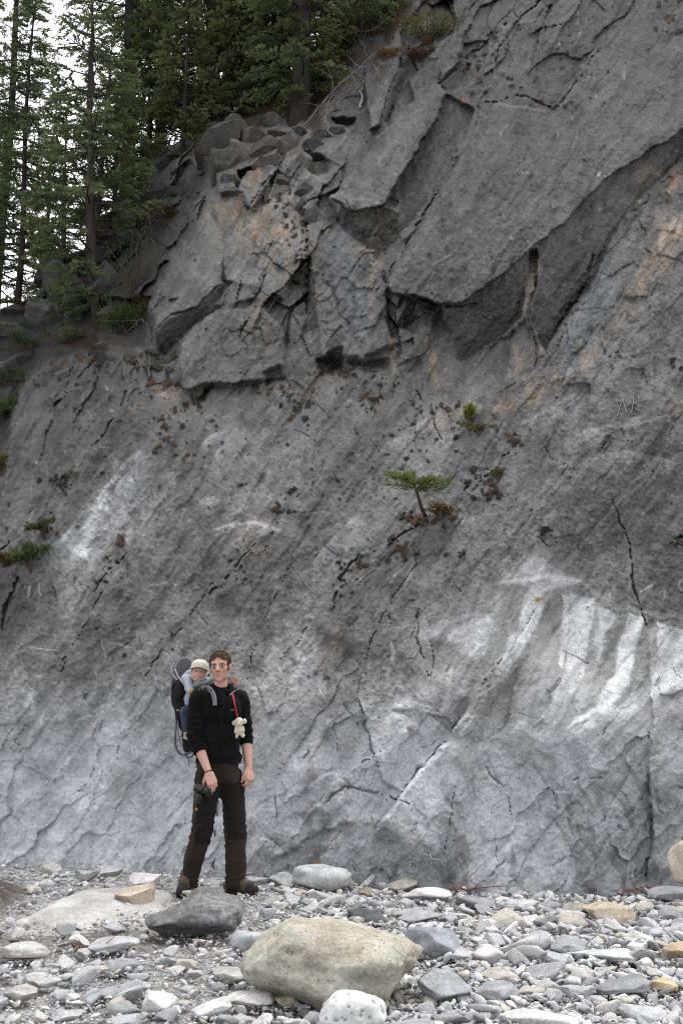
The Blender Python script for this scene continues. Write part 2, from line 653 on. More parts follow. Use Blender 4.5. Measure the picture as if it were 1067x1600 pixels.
# slab high under the trees, and the small caves there
facet([(567, 112, -0.55), (620, 56, -0.5), (632, 45, -0.5), (622, 112, -0.45), (590, 198, -0.45), (575, 205, -0.5)], 4)
facet([(622, 112, -0.35), (634, 118, 0.25), (604, 196, 0.3), (590, 200, -0.35)], 4)
facet([(640, 130, -0.3), (690, 70, -0.3), (735, 40, -0.3), (720, 90, -0.3), (690, 130, -0.3), (650, 180, -0.3)], 5)
facet([(690, 132, -0.2), (722, 92, -0.2), (735, 100, 0.3), (706, 150, 0.3)], 5)
# second slab
facet([(519, 308, -0.55), (590, 217, -0.5), (636, 168, -0.5), (690, 130, -0.45), (700, 150, -0.45), (676, 203, -0.45), (622, 276, -0.45), (598, 318, -0.45), (552, 330, -0.5)], 4)
facet([(519, 308, -0.5), (552, 328, -0.45), (598, 318, -0.4), (622, 330, 0.1), (620, 368, 0.45), (596, 388, 0.6), (560, 390, 0.6), (534, 358, 0.35)], 6)
facet([(622, 277, 0.3), (676, 203, 0.3), (700, 150, 0.2), (742, 175, 0.2), (690, 290, 0.3), (622, 365, 0.4)], 5, 0.85)
# big tilted slab
BIG = [(604, 441), (640, 375), (690, 296), (735, 215), (775, 163), (862, 172), (905, 110), (960, 50), (1010, -10), (1120, -190), (1310, -190), (1310, 90), (1067, 200),
       (1010, 238), (945, 282), (895, 335), (830, 388), (790, 424), (720, 474), (690, 478), (650, 466), (618, 458)]
facet([(700, 462, -0.60), (718, 458, -0.60), (790, 408, -0.60), (824, 372, -0.60), (838, 384, -0.5), (838, 440, 0.15), (824, 488, 0.5), (762, 536, 0.75), (716, 564, 0.75), (686, 522, 0.3), (688, 470, -0.4)], 4)
facet([(830, 372, -0.58), (890, 318, -0.58), (940, 268, -0.58), (1005, 224, -0.58), (1067, 186, -0.55), (1078, 225, 0.1), (1002, 302, 0.55), (964, 352, 0.6), (932, 427, 0.6), (882, 502, 0.7), (846, 550, 0.7), (826, 482, 0.25), (840, 440, -0.1)], 4)
facet([(x, y, -0.66 + 0.0002 * (x - 800)) for x, y in BIG], 3)
# pillar of pale rock between the two hollows, the pocket below it
facet([(826, 392, -0.1), (836, 392, -0.1), (834, 470, 0.1), (826, 520, 0.2), (818, 500, 0.15)], 5)
facet([(822, 500, 0.2), (838, 540, 0.25), (832, 580, 0.1), (800, 598, 0.0), (782, 570, 0.1), (800, 520, 0.25)], 7)
facet([(690, 480, 0.1), (716, 562, 0.45), (762, 540, 0.5), (800, 520, 0.4), (780, 600, 0.1), (760, 640, 0.0), (690, 630, 0.0), (660, 560, 0.1)], 8, 0.7)
# left block with its dark underside
facet([(238, 470, -0.6), (262, 412, -0.6), (300, 352, -0.6), (330, 332, -0.55), (350, 380, -0.45), (345, 445, -0.45), (305, 480, -0.5), (272, 492, -0.55), (246, 514, -0.6)], 5)
facet([(246, 512, -0.58), (272, 492, -0.55), (305, 480, -0.5), (345, 445, -0.45), (336, 470, 0.0), (322, 490, 0.2), (286, 528, 0.35), (262, 556, 0.4), (246, 540, -0.1)], 5)
facet([(286, 530, -0.3), (322, 492, -0.35), (400, 478, -0.35), (445, 520, -0.35), (446, 590, -0.3), (330, 598, -0.3), (306, 628, -0.3), (286, 600, -0.3)], 6, 0.8)
facet([(490, 330, -0.1), (520, 345, -0.2), (600, 420, -0.25), (610, 540, -0.25), (560, 562, -0.25), (500, 556, -0.2), (482, 430, -0.15)], 8, 0.75)
# pale buttress below the lip
facet([(345, 275, -0.35), (378, 300, -0.3), (385, 330, -0.3), (470, 300, -0.25), (480, 380, -0.3), (440, 470, -0.35), (350, 440, -0.4), (335, 330, -0.35)], 8, 0.7)
facet([(372, 300, -0.55), (388, 268, -0.55), (420, 250, -0.5), (436, 262, -0.5), (412, 300, -0.5), (390, 330, -0.55)], 5)
facet([(330, 250, -0.6), (345, 215, -0.6), (400, 205, -0.6), (440, 215, -0.55), (430, 245, -0.5), (372, 270, -0.6), (372, 296, -0.65), (345, 300, -0.65)], 6, 0.8)
facet([(345, 300, -0.55), (372, 296, -0.55), (378, 304, 0.15), (350, 312, 0.15)], 4)
# notches under the overhang above the ledge
for q in ([(500, 562), (560, 566), (545, 580), (505, 584)], [(510, 555), (530, 548), (530, 575), (512, 580)], [(560, 568), (602, 562), (596, 578), (566, 580)],
          [(412, 582), (440, 570), (446, 592), (418, 598)], [(300, 612), (330, 600), (322, 626), (304, 630)]):
    bump_poly(q, 0.30, 12)
for q in ([(478, 240), (514, 252), (512, 270), (498, 280), (482, 268)], [(516, 190), (552, 186), (548, 198), (522, 200)]):
    bump_poly(q, 0.55, 8)

# --- lower wall: sheets, steps, faults ---------------------------------
step_line([(-100, 930), (60, 862), (100, 815), (130, 770), (185, 705), (235, 630), (262, 600)], -0.22, 80, 1, 4)
step_line([(60, 835), (110, 790), (128, 742), (180, 650), (236, 590)], -0.16, 60, 1, 5)
step_line([(575, 1318), (610, 1265), (640, 1225), (700, 1150), (737, 1090), (775, 1045), (835, 960)], -0.50, 170, 1, 1.8)
step_line([(590, 1300), (640, 1228), (700, 1153), (740, 1092)], 0.22, 60, -1, 5)
step_line([(640, 860), (560, 960), (530, 1080), (500, 1160)], -0.12, 120, -1, 6)
step_line([(555, 1095), (572, 1140), (592, 1220), (640, 1250)], -0.10, 60, -1, 5)
step_line([(330, 940), (270, 1030), (200, 1130), (150, 1220)], -0.14, 120, -1, 6)
step_line([(440, 800), (380, 870), (330, 940)], -0.10, 80, -1, 5)
step_line([(160, 930), (80, 1050), (20, 1130)], -0.14, 90, -1, 6)
step_line([(1012, 975), (1016, 1100), (1014, 1180), (1020, 1300), (1010, 1380)], -0.18, 80, -1, 4)
step_line([(640, 800), (720, 790), (790, 700), (850, 640), (930, 520)], -0.22, 150, 1, 5)
step_line([(760, 655), (845, 560), (930, 440), (1000, 330), (1067, 262), (1200, 180)], -0.30, 130, 1, 4)
step_line([(600, 690), (540, 760), (470, 850), (400, 920)], -0.10, 90, -1, 6)
step_line([(300, 680), (370, 640), (430, 600)], 0.10, 60, -1, 8)
step_line([(300, 790), (390, 770), (480, 790)], -0.06, 40, 1, 6)
step_line([(310, 830), (400, 812), (440, 830)], -0.07, 40, 1, 6)
step_line([(760, 915), (835, 905), (905, 905), (960, 945), (1067, 960), (1200, 955)], -0.14, 70, 1, 8)
step_line([(480, 1230), (520, 1210), (560, 1250)], -0.10, 50, 1, 6)
step_line([(560, 1280), (480, 1310), (420, 1350)], -0.16, 60, 1, 8)
step_line([(800, 990), (770, 1060), (730, 1130), (690, 1190)], -0.12, 70, -1, 6)
step_line([(905, 1100), (880, 1040), (890, 960)], -0.06, 40, -1, 6)
step_line([(1000, 960), (975, 1030), (930, 1110), (870, 1150)], -0.10, 60, -1, 8)
for pts, am, fl_ in [
    ([(40, 790), (70, 745), (112, 690), (150, 612), (172, 546)], -0.34, 60), ([(10, 720), (50, 660), (92, 600), (112, 560)], -0.25, 40), ([(120, 745), (160, 680), (200, 620), (232, 560)], -0.22, 40),
    ([(110, 965), (150, 925), (200, 860), (250, 800), (305, 738), (372, 648)], -0.20, 70), ([(180, 1120), (232, 1062), (290, 980), (340, 905), (400, 846), (445, 796), (500, 730)], -0.20, 80),
    ([(370, 1050), (396, 1000), (430, 940), (472, 880), (540, 792), (602, 690)], -0.18, 70), ([(500, 1010), (516, 970), (560, 870), (600, 850), (650, 806), (702, 786), (790, 702)], -0.24, 80),
    ([(540, 1130), (560, 1090), (625, 1000), (690, 930), (726, 880), (800, 830)], -0.18, 80), ([(-20, 900), (20, 840), (62, 768), (112, 690), (165, 610)], -0.16, 50),
    ([(300, 1180), (350, 1110), (420, 1030)], -0.14, 60), ([(60, 1250), (120, 1170), (190, 1090)], -0.12, 60), ([(640, 760), (700, 700), (760, 655)], -0.16, 50), ([(800, 800), (870, 730), (960, 670), (1067, 640)], -0.10, 60),
    ([(900, 860), (960, 790), (1067, 700)], -0.10, 60), ([(760, 1330), (820, 1250), (900, 1190)], -0.10, 60), ([(440, 1330), (500, 1250), (560, 1190), (600, 1170)], -0.14, 60), ([(900, 1390), (960, 1300), (1012, 1240)], -0.12, 60),
    ([(700, 620), (770, 540), (840, 470)], -0.10, 40), ([(640, 440), (720, 330), (800, 220)], -0.06, 60), ([(760, 420), (860, 290), (960, 180)], -0.05, 60), ([(860, 300), (960, 160), (1067, 60)], -0.05, 60)]:
    step_line(pts, am, fl_, 1, 2.6)
# little roof at the fault
facet([(612, 1112, -0.12), (660, 1110, -0.12), (712, 1152, -0.10), (690, 1168, 0.08), (655, 1134, 0.08), (632, 1124, 0.04)], 8, 0.8)
facet([(636, 1140, 0.02), (655, 1150, 0.02), (686, 1176, 0.04), (676, 1184, 0.12), (642, 1160, 0.10)], 8, 0.7)
# scour hollows of the water-worn wall
h = sstep(900, 1100, PY)
OFF += h * 0.036 * fbm2(U * 1.1 + 0.3 * W1, V_ * 1.9, 71, 4)
OFF += h * 0.030 * fbm2(BA * 1.2, BB * 5.0, 73, 4)
c3 = cells2(BA * 1.1 + 0.4 * W1, BB * 2.9 + 0.5 * W2, 21)
OFF += h * (0.035 * (c3[2] - 0.5) + 0.08 * (c3[3] - 0.5) * c3[4] + 0.08 * (c3[2] - 0.5) * c3[5])
# fluted streaks right of the fault
fl = sstep(0, 50, sd_poly(PX, PY, [(780, 900), (930, 910), (1100, 960), (1100, 1080), (900, 1160), (700, 1160)]))
OFF += fl * 0.05 * fbm2((U + 0.55 * V_) * 4.0, (V_) * 0.6, 79, 3)

# --- cracks --------------------------------------------------------------
for pts, w, d, dk in [
    ([(985, 855), (990, 905), (1000, 940), (1010, 978)], 3, 0.12, 0.7), ([(960, 780), (975, 830), (985, 860)], 2, 0.08, 0.5),
    ([(560, 868), (535, 905), (515, 972)], 3, 0.1, 0.6), ([(50, 792), (20, 842), (-20, 880)], 3, 0.1, 0.6),
    ([(800, 692), (760, 742), (728, 760), (700, 788)], 5, 0.16, 0.85), ([(700, 786), (660, 812), (600, 850)], 3, 0.1, 0.5),
    ([(340, 905), (290, 980), (232, 1062)], 3, 0.08, 0.45), ([(400, 848), (365, 890), (330, 930)], 3, 0.1, 0.6), ([(165, 925), (130, 980), (75, 1062)], 3, 0.08, 0.55),
    ([(455, 870), (430, 940), (395, 1000), (385, 1060)], 2, 0.06, 0.4), ([(1012, 1130), (1016, 1200), (1018, 1290), (1010, 1370)], 3, 0.08, 0.5),
    ([(557, 1092), (574, 1140), (592, 1216)], 3, 0.09, 0.6), ([(650, 958), (656, 1010), (668, 1056)], 2.5, 0.07, 0.55), ([(672, 1000), (678, 1030), (670, 1060)], 2, 0.06, 0.5),
    ([(640, 850), (650, 880), (600, 960), (575, 1010), (556, 1090)], 2, 0.06, 0.45), ([(3, 985), (12, 940), (30, 900)], 5, 0.15, 0.75),
    ([(610, 1265), (650, 1210), (700, 1148), (740, 1088)], 2.5, 0.08, 0.35), ([(735, 1090), (800, 1010), (835, 958)], 2, 0.05, 0.4),
    ([(604, 442), (640, 376), (690, 297), (736, 216)], 5, 0.2, 0.7), ([(836, 390), (838, 440), (828, 500), (838, 545), (832, 575)], 3, 0.12, 0.6),
    ([(655, 470), (690, 482), (745, 478)], 3, 0.14, 0.6), ([(470, 300), (478, 360), (484, 430), (478, 500)], 6, 0.15, 0.55), ([(380, 330), (415, 285), (440, 262)], 4, 0.14, 0.7),
    ([(370, 525), (395, 480), (420, 420)], 3, 0.1, 0.5), ([(600, 560), (640, 500), (655, 470)], 4, 0.12, 0.5), ([(690, 300), (700, 400), (660, 470)], 1.5, 0.03, 0.15),
    ([(260, 415), (252, 470), (240, 520)], 3, 0.06, 0.3), ([(560, 1195), (600, 1170), (640, 1160)], 2, 0.06, 0.4), ([(760, 1200), (790, 1240), (800, 1290)], 2, 0.05, 0.35),
    ([(870, 1230), (900, 1210), (940, 1215)], 2, 0.05, 0.4), ([(500, 1260), (540, 1230), (590, 1240), (640, 1260)], 2.5, 0.08, 0.4),
    ([(710, 1230), (700, 1290), (690, 1340)], 2, 0.05, 0.45), ([(440, 1190), (430, 1230), (436, 1280)], 2, 0.04, 0.3), ([(340, 1240), (336, 1290), (334, 1360)], 3, 0.08, 0.5),
    ([(690, 130), (740, 80), (800, 30)], 4, 0.14, 0.6), ([(880, 160), (920, 100), (960, 50)], 3, 0.1, 0.5), ([(760, 160), (820, 150), (870, 170)], 4, 0.1, 0.5),
    ([(840, 840), (856, 860), (870, 850)], 2, 0.05, 0.6), ([(1045, 850), (1067, 842)], 4, 0.1, 0.7), ([(930, 400), (900, 470), (850, 545)], 4, 0.12, 0.7),
    ([(168, 546), (150, 600), (120, 664)], 3, 0.1, 0.5), ([(112, 562), (92, 640), (62, 722)], 2.5, 0.09, 0.5), ([(218, 562), (192, 622), (152, 692)], 3, 0.1, 0.55),
    ([(200, 860), (170, 890), (150, 925)], 2.5, 0.08, 0.5), ([(640, 600), (670, 650), (690, 690)], 2.5, 0.08, 0.5), ([(90, 640), (110, 600), (150, 560)], 3, 0.1, 0.5),
]:
    crack(pts, w, d, dk)
rnd = random.Random(12)
for k in range(160):
    x, y = rnd.uniform(-20, 1080), rnd.uniform(40, 1390)
    a = R(rnd.gauss(55, 12)) if rnd.random() < 0.55 else R(rnd.gauss(112, 14))
    ln = rnd.uniform(10, 44)
    kx = rnd.uniform(-5, 5)
    crack([(x, y), (x + ln * 0.35 * math.cos(a) + kx, y - ln * 0.35 * math.sin(a)), (x + ln * 0.7 * math.cos(a) - kx * .5, y - ln * 0.7 * math.sin(a)), (x + ln * math.cos(a), y - ln * math.sin(a))], rnd.uniform(1.1, 1.7), rnd.uniform(0.02, 0.04), rnd.uniform(0.4, 0.8))
for k in range(70):
    x, y = rnd.uniform(-20, 1080), rnd.uniform(330, 1380)
    a = R(rnd.gauss(55, 14)) if rnd.random() < 0.75 else R(rnd.uniform(80, 160))
    ln = rnd.uniform(14, 60)
    crack([(x, y), (x + ln * 0.5 * math.cos(a) + rnd.uniform(-4, 4), y - ln * 0.5 * math.sin(a)), (x + ln * math.cos(a), y - ln * math.sin(a))], rnd.uniform(1.2, 2.2), rnd.uniform(0.02, 0.05), rnd.uniform(0.15, 0.45))

APR = sstep(-30, 40, sd_poly(PX + 30 * W1, PY + 24 * W2, [(640, 985), (700, 960), (765, 915), (838, 882), (905, 912), (960, 945), (1100, 965), (1100, 1075), (1000, 1120), (900, 1165), (820, 1140), (760, 1050), (690, 1100), (650, 1060)]))
QUIET = np.clip(1 - 0.55 * sstep(1040, 1170, PY) - 0.75 * APR, 0.2, 1)
# --- fine relief ----------------------------------------------------------
wear = 1 - 0.55 * sstep(1000, 1200, PY)
OFF += wear * 0.026 * fbm2(BA * 3.0, BB * 8.0, 41, 4, 0.55)
LINES = fbm2(BA * 1.6 + 0.5 * W1, BB * 22.0 + 0.6 * W2, 45, 3, 0.6)
LOWM = 1 - 0.82 * sstep(820, 1060, PY + 40 * W2)
OFF += LOWM * 0.010 * LINES
FINEL = sstep(0.5, 0.85, fbm2(BA * 1.1, BB * 16.0 + 1.0 * W1, 46, 3, 0.6) + 0.35 * W3) * (0.25 + 0.75 * LOWM)
OFF += 0.016 * FINEL
OFF += 0.017 * QUIET * fbm2(U * 7, V_ * 7, 43, 4, 0.6)
OFF += rough * 0.035 * np.abs(fbm2(BA * 5, BB * 8, 44, 4, 0.6))
c4 = cells2(BA * 7 + 0.4 * W1, BB * 12 + 0.4 * W2, 25)
OFF += (0.22 * QUIET + rough) * 0.030 * (c4[2] - 0.5)
OFF += 0.010 * QUIET * noise2(U * 38, V_ * 38, 47)

# --- colour of the stone, with shade painted into the crag -------------------------------------------
_alb = tps([
    (0, 1340, .56), (250, 1330, .60), (450, 1330, .52), (600, 1340, .43), (750, 1370, .46), (950, 1370, .46), (1067, 1340, .37),
    (0, 1200, .50), (200, 1200, .48), (450, 1200, .56), (600, 1200, .54), (750, 1250, .54), (880, 1220, .36), (1000, 1200, .45), (1200, 1200, .46),
    (0, 1100, .29), (200, 1100, .27), (400, 1090, .31), (550, 1080, .40), (700, 1060, .31), (880, 1050, .31), (1067, 1040, .38),
    (0, 1000, .19), (200, 1000, .19), (400, 980, .19), (550, 970, .195), (680, 960, .24), (850, 940, .28), (960, 920, .2), (1067, 920, .17),
    (0, 850, .18), (150, 830, .25), (300, 850, .19), (500, 850, .2), (700, 850, .17), (900, 850, .17), (1067, 850, .16),
    (50, 650, .135), (150, 700, .15), (350, 700, .2), (550, 700, .18), (700, 700, .2), (900, 680, .17), (1067, 700, .15),
    (300, 550, .17), (450, 560, .17), (600, 550, .16), (800, 560, .15), (950, 520, .17), (1067, 500, .17),
    (300, 400, .16), (400, 350, .24), (450, 450, .2), (550, 400, .16), (700, 350, .13), (850, 300, .13), (1000, 150, .13), (900, 50, .13), (650, 200, .13), (700, 50, .14),
    (100, 500, .085), (200, 400, .075), (-200, 500, .09), (-200, 1340, .5), (1250, 1340, .4), (-200, -150, .14), (1250, -150, .13)])  # low crag values paint in the shade of the trees and recess
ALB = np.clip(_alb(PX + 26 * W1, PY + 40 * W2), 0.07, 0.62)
TINT = np.ones(PX.shape + (3,))
cool = sstep(1040, 1190, PY + 40 * W2)
warm = 1 - cool
TINT[..., 0] = 1.0 + 0.02 * warm - 0.030 * cool
TINT[..., 1] = 1.0 - 0.0 * warm - 0.005 * cool
TINT[..., 2] = 1.0 - 0.02 * warm + 0.030 * cool


def stroke(pts, w, w2=None, rag=1.0):
    """mask of a ragged stripe along a line, window and values"""
    w2 = w if w2 is None else w2
    s = win(pts, max(w, w2) * 2.4 + 14)
    d, par = seg_d(PX[s] + 7 * W1[s] + 3 * W3[s], PY[s] + 7 * W2[s], pts)
    wv = w + (w2 - w) * par
    d = d + rag * wv * 0.8 * fbm2(U[s] * 12, V_[s] * 5, 91, 4, 0.62)
    brk = 1.0 if rag <= 1.0 else sstep(-0.55, 0.25, fbm2(U[s] * 16 + 0.5 * V_[s] * 16, V_[s] * 5, 93, 3, 0.6))
    return s, brk * sstep(wv * (1.15 if rag > 0.5 else 1.05), wv * (0.2 if rag > 0.5 else 0.5), d) * sstep(-0.01, 0.05, par) * sstep(1.01, 0.93, par)


def paint(s, m, col, k=1.0):
    g = ALB[s][..., None] * TINT[s]
    g = g * (1 - (m * k)[..., None]) + np.array(col) * (m * k)[..., None]
    a = g.mean(-1)
    ALB[s] = a
    TINT[s] = g / (a[..., None] + 1e-6)


# ochre stained rock
OCH = (0.36, 0.29, 0.22)
for pts, w, w2, k in [
    ([(345, 310), (400, 350), (440, 400)], 40, 40, .5), ([(390, 290), (420, 262)], 22, 18, .6), ([(350, 320), (350, 350)], 22, 12, .55), ([(410, 330), (440, 380), (450, 440)], 30, 24, .35),
    ([(1075, 322), (1040, 370), (1010, 420), (985, 470)], 20, 13, .85), ([(985, 470), (940, 540), (900, 580)], 12, 8, .4), ([(870, 590), (830, 618), (770, 652)], 14, 9, .75), ([(820, 540), (812, 575), (800, 598)], 17, 11, .55),
    ([(830, 400), (832, 450), (826, 500)], 7, 7, .55), ([(584, 400), (578, 450), (575, 500)], 8, 6, .5), ([(670, 520), (673, 570), (680, 610)], 6, 6, .6), ([(610, 520), (606, 560), (616, 590)], 9, 6, .5),
    ([(540, 385), (560, 395), (600, 400)], 9, 9, .4), ([(590, 340), (588, 365)], 10, 16, .35), ([(622, 290), (618, 340)], 5, 4, .45), ([(990, 250), (1010, 280), (1035, 260)], 13, 10, .45), ([(1067, 270), (1040, 300)], 11, 10, .4),
    ([(520, 975), (524, 1010), (522, 1040)], 6, 10, .5), ([(500, 1040), (530, 1040)], 16, 14, .35), ([(280, 600), (250, 610), (300, 634), (330, 626)], 10, 10, .5), ([(640, 780), (690, 800)], 12, 14, .25),
    ([(660, 660), (720, 650), (790, 640)], 10, 10, .35), ([(380, 820), (400, 845), (420, 850)], 22, 16, .3), ([(420, 470), (380, 530)], 20, 20, .25), ([(200, 640), (230, 625)], 8, 8, .4), ([(1040, 620), (1067, 640)], 8, 8, .3)]:
    s, m = stroke(pts, w, w2, 1.3)
    paint(s, m, OCH, min(1, k * 1.15))
    s, m = stroke(pts, w * 2.0, w2 * 2.0, 0.9)
    paint(s, m, OCH, k * 0.25)
# rust coloured lichen
for pts, w, k in [([(396, 270), (408, 262)], 6, .9), ([(382, 282), (388, 278)], 4, .8), ([(373, 320), (372, 340)], 5, .9), ([(340, 335), (338, 345)], 4, .8), ([(428, 352), (436, 345)], 4, .6), ([(478, 360), (484, 372)], 4, .6), ([(400, 370), (396, 380)], 4, .5),
                  ([(724, 150), (730, 156)], 4, .7), ([(768, 100), (772, 96)], 3, .5), ([(405, 300), (412, 296)], 4, .5), ([(1050, 288), (1060, 262)], 4, .5)]:
    s, m = stroke(pts, w, None, 1.8)
    paint(s, m, (0.36, 0.14, 0.05), k)
# grey blue clean faces
for pts, w, k in [([(520, 360), (530, 420), (520, 470)], 26, .35), ([(950, 430), (925, 500), (905, 540)], 26, .5), ([(970, 400), (990, 440)], 18, .4), ([(560, 440), (540, 520)], 26, .25), ([(915, 470), (890, 540), (862, 590)], 16, .6), ([(940, 410), (930, 450)], 14, .5), ([(870, 1215), (900, 1250)], 50, .4)]:
    s, m = stroke(pts, w)
    paint(s, m, (0.215, 0.23, 0.25), k)
# the broad bleached apron under the old water line
ap = sstep(-30, 40, sd_poly(PX + 30 * W1, PY + 24 * W2, [(640, 985), (700, 960), (765, 915), (838, 882), (905, 912), (960, 945), (1100, 965), (1100, 1075), (1000, 1120), (900, 1165), (820, 1140), (760, 1050), (690, 1100), (650, 1060)]))
stk = fbm2((U + 0.42 * V_) * 6.5, V_ * 0.8, 95, 4, 0.6)
ALB *= 1 + ap * (0.02 + 0.12 * sstep(-0.05, 0.25, stk) - 0.12 * sstep(0.05, -0.2, stk))
# white calcite streaks and scoured edges, plus a lit edge painted along the fault
WHITE = (0.72, 0.725, 0.74)
for pts, w, w2, k in [
    ([(838, 880), (832, 920), (822, 960), (803, 1000), (782, 1044)], 11, 15, .9), ([(768, 916), (790, 912), (812, 916)], 5, 6, .55), ([(862, 903), (884, 900), (906, 911)], 5, 6, .55), ([(838, 880), (858, 872), (850, 855)], 6, 4, .5), ([(800, 900), (835, 890), (870, 892)], 14, 12, .5),
    ([(893, 938), (884, 990), (876, 1042)], 4, 4, .85), ([(908, 930), (905, 970), (898, 1010)], 10, 8, .6), ([(900, 1010), (893, 1060), (872, 1110), (858, 1150)], 12, 9, .65), ([(930, 950), (960, 948), (1000, 955)], 14, 14, .4),
    ([(996, 955), (978, 1010), (966, 1060), (932, 1110), (893, 1152)], 8, 12, .9), ([(1075, 1055), (1015, 1082), (965, 1118), (915, 1140)], 9, 11, .85), ([(955, 965), (938, 1000), (932, 1034)], 5, 4, .6), ([(990, 1040), (1000, 1080), (960, 1110)], 16, 14, .5),
    ([(1035, 965), (1062, 1000), (1052, 1055)], 18, 12, .5), ([(1067, 985), (1090, 1040)], 30, 30, .5), ([(652, 978), (700, 968), (765, 972)], 7, 6, .55), ([(722, 985), (742, 1010), (735, 1040)], 13, 9, .6), ([(768, 975), (750, 1030)], 5, 5, .6), ([(660, 980), (668, 1040)], 8, 6, .5),
    ([(703, 1040), (698, 1092)], 5, 4, .55), ([(512, 1036), (507, 1075), (504, 1112)], 7, 3, .75), ([(482, 1020), (472, 1050)], 11, 8, .55), ([(470, 1045), (462, 1080)], 6, 4, .4), ([(560, 1060), (575, 1035)], 4, 4, .5), ([(612, 1000), (606, 1060)], 4, 3, .5),
([(165, 790), (140, 830), (120, 870)], 15, 12, .55), ([(200, 730), (160, 800)], 12, 10, .4), 
    ([(150, 860), (190, 835)], 14, 10, .35), ([(60, 1050), (40, 1090), (60, 1120)], 7, 5, .4), ([(100, 1050), (90, 1090)], 4, 3, .35), ([(190, 1060), (170, 1110)], 4, 4, .35),
    ([(320, 1080), (300, 1120)], 4, 4, .3), ([(738, 1089), (700, 1148), (640, 1223), (600, 1278)], 2.4, 3, .75), ([(880, 870), (830, 880)], 4, 3, .4), ([(850, 600), (890, 580)], 5, 4, .4), 
    ([(450, 1190), (490, 1170), (500, 1200)], 10, 8, .4), ([(800, 1130), (860, 1160), (920, 1140)], 9, 8, .35), ([(700, 800), (740, 810)], 12, 10, .35), ([(940, 280), (948, 276)], 4, 4, .8)]:
    if pts[0][0] > 640 and 850 < pts[0][1] < 1100:
        continue
    s, m = stroke(pts, w * 1.15, w2 * 1.15, 0.28 if (pts[0][0] > 600 and pts[0][1] > 850) or (max(w, w2) < 4 and k > .6) else 1.2)
    paint(s, m, WHITE, min(1, k * 1.05))
# sheets of scoured, bleached rock between greyer flutes
for pts, k in [([(822, 952), (852, 948), (836, 985), (814, 1014), (790, 1050), (766, 1044), (782, 1018), (802, 985)], .85),
               ([(893, 928), (928, 930), (922, 1000), (908, 1060), (884, 1118), (858, 1158), (843, 1150), (866, 1092), (884, 1020)], .55), ([(880, 935), (890, 935), (884, 1000), (874, 1046), (868, 1040), (877, 990)], .7),
               ([(984, 953), (1010, 958), (992, 1020), (984, 1068), (950, 1110), (892, 1160), (874, 1152), (926, 1106), (956, 1056), (968, 1008)], .85),
               ([(1022, 963), (1090, 985), (1090, 1062), (1012, 1086), (952, 1122), (908, 1146), (958, 1106), (1000, 1072), (1032, 1016)], .62), ([(1090, 1046), (1090, 1066), (1014, 1090), (960, 1124), (905, 1146), (960, 1112), (1010, 1078)], .5),
               ([(698, 988), (760, 968), (776, 982), (748, 1016), (740, 1040), (716, 1022)], .5), ([(650, 985), (700, 968), (740, 968), (700, 982), (662, 1000)], .35), ([(745, 978), (768, 974), (752, 1030), (738, 1040)], .4),
               ([(778, 912), (838, 876), (866, 892), (908, 906), (880, 922), (850, 930), (842, 962), (816, 962), (826, 924), (800, 918)], .3), ([(930, 946), (966, 950), (950, 985), (938, 1030), (928, 1020), (934, 980)], .45), ([(700, 1040), (708, 1042), (702, 1095), (694, 1092)], .4)]:
    s = win(pts, 22)
    x, y = PX[s] + 6 * W1[s] + 3 * W3[s], PY[s] + 7 * W2[s]
    sd = sd_poly(x, y, pts)
    m = sstep(-2.0, 2.5, sd + 2.5 * W3[s]) * 0.82 + 0.18 * sstep(-14, 6, sd)
    fl_ = fbm2((U[s] + 0.42 * V_[s]) * 11, V_[s] * 1.1, 98, 3, 0.6)
    brk = np.clip(0.86 + 0.30 * fl_ + 0.28 * fbm2(U[s] * 9, V_[s] * 9, 99, 4, 0.62), 0.2, 1.1)
    paint(s, np.clip(m * brk, 0, 1), WHITE, min(1, k * 1.2))


def wash(pts, fall, k, side=1, col=WHITE, edge=2.0):
    """painted lit edge or bleached rock: brightest at an edge, fades away on one side of it"""
    s = win(pts, fall * 3)
    x, y = PX[s] + 3 * W3[s], PY[s] + 4 * W2[s]
    d, par = seg_d(x, y, pts)
    sg = np.zeros(x.shape)
    best = np.full(x.shape, 1e9)
    for q in range(len(pts) - 1):
        (ax, ay), (bx, by) = pts[q], pts[q + 1]
        dk, _ = seg_d(x, y, [pts[q], pts[q + 1]])
        cr = (bx - ax) * (y - ay) - (by - ay) * (x - ax)
        sg = np.where(dk < best, cr / (math.hypot(bx - ax, by - ay) + 1e-9), sg)
        best = np.minimum(dk, best)
    nz = np.clip(0.75 + 0.7 * fbm2(U[s] * 7, V_[s] * 7, 97, 4, 0.62), 0, 1.2)
    m = np.exp(-d / fall) * sstep(-edge, edge, sg * side) * nz * sstep(0.0, 0.15, par) * sstep(1.0, 0.85, par)
    paint(s, np.clip(m, 0, 1), col, k)


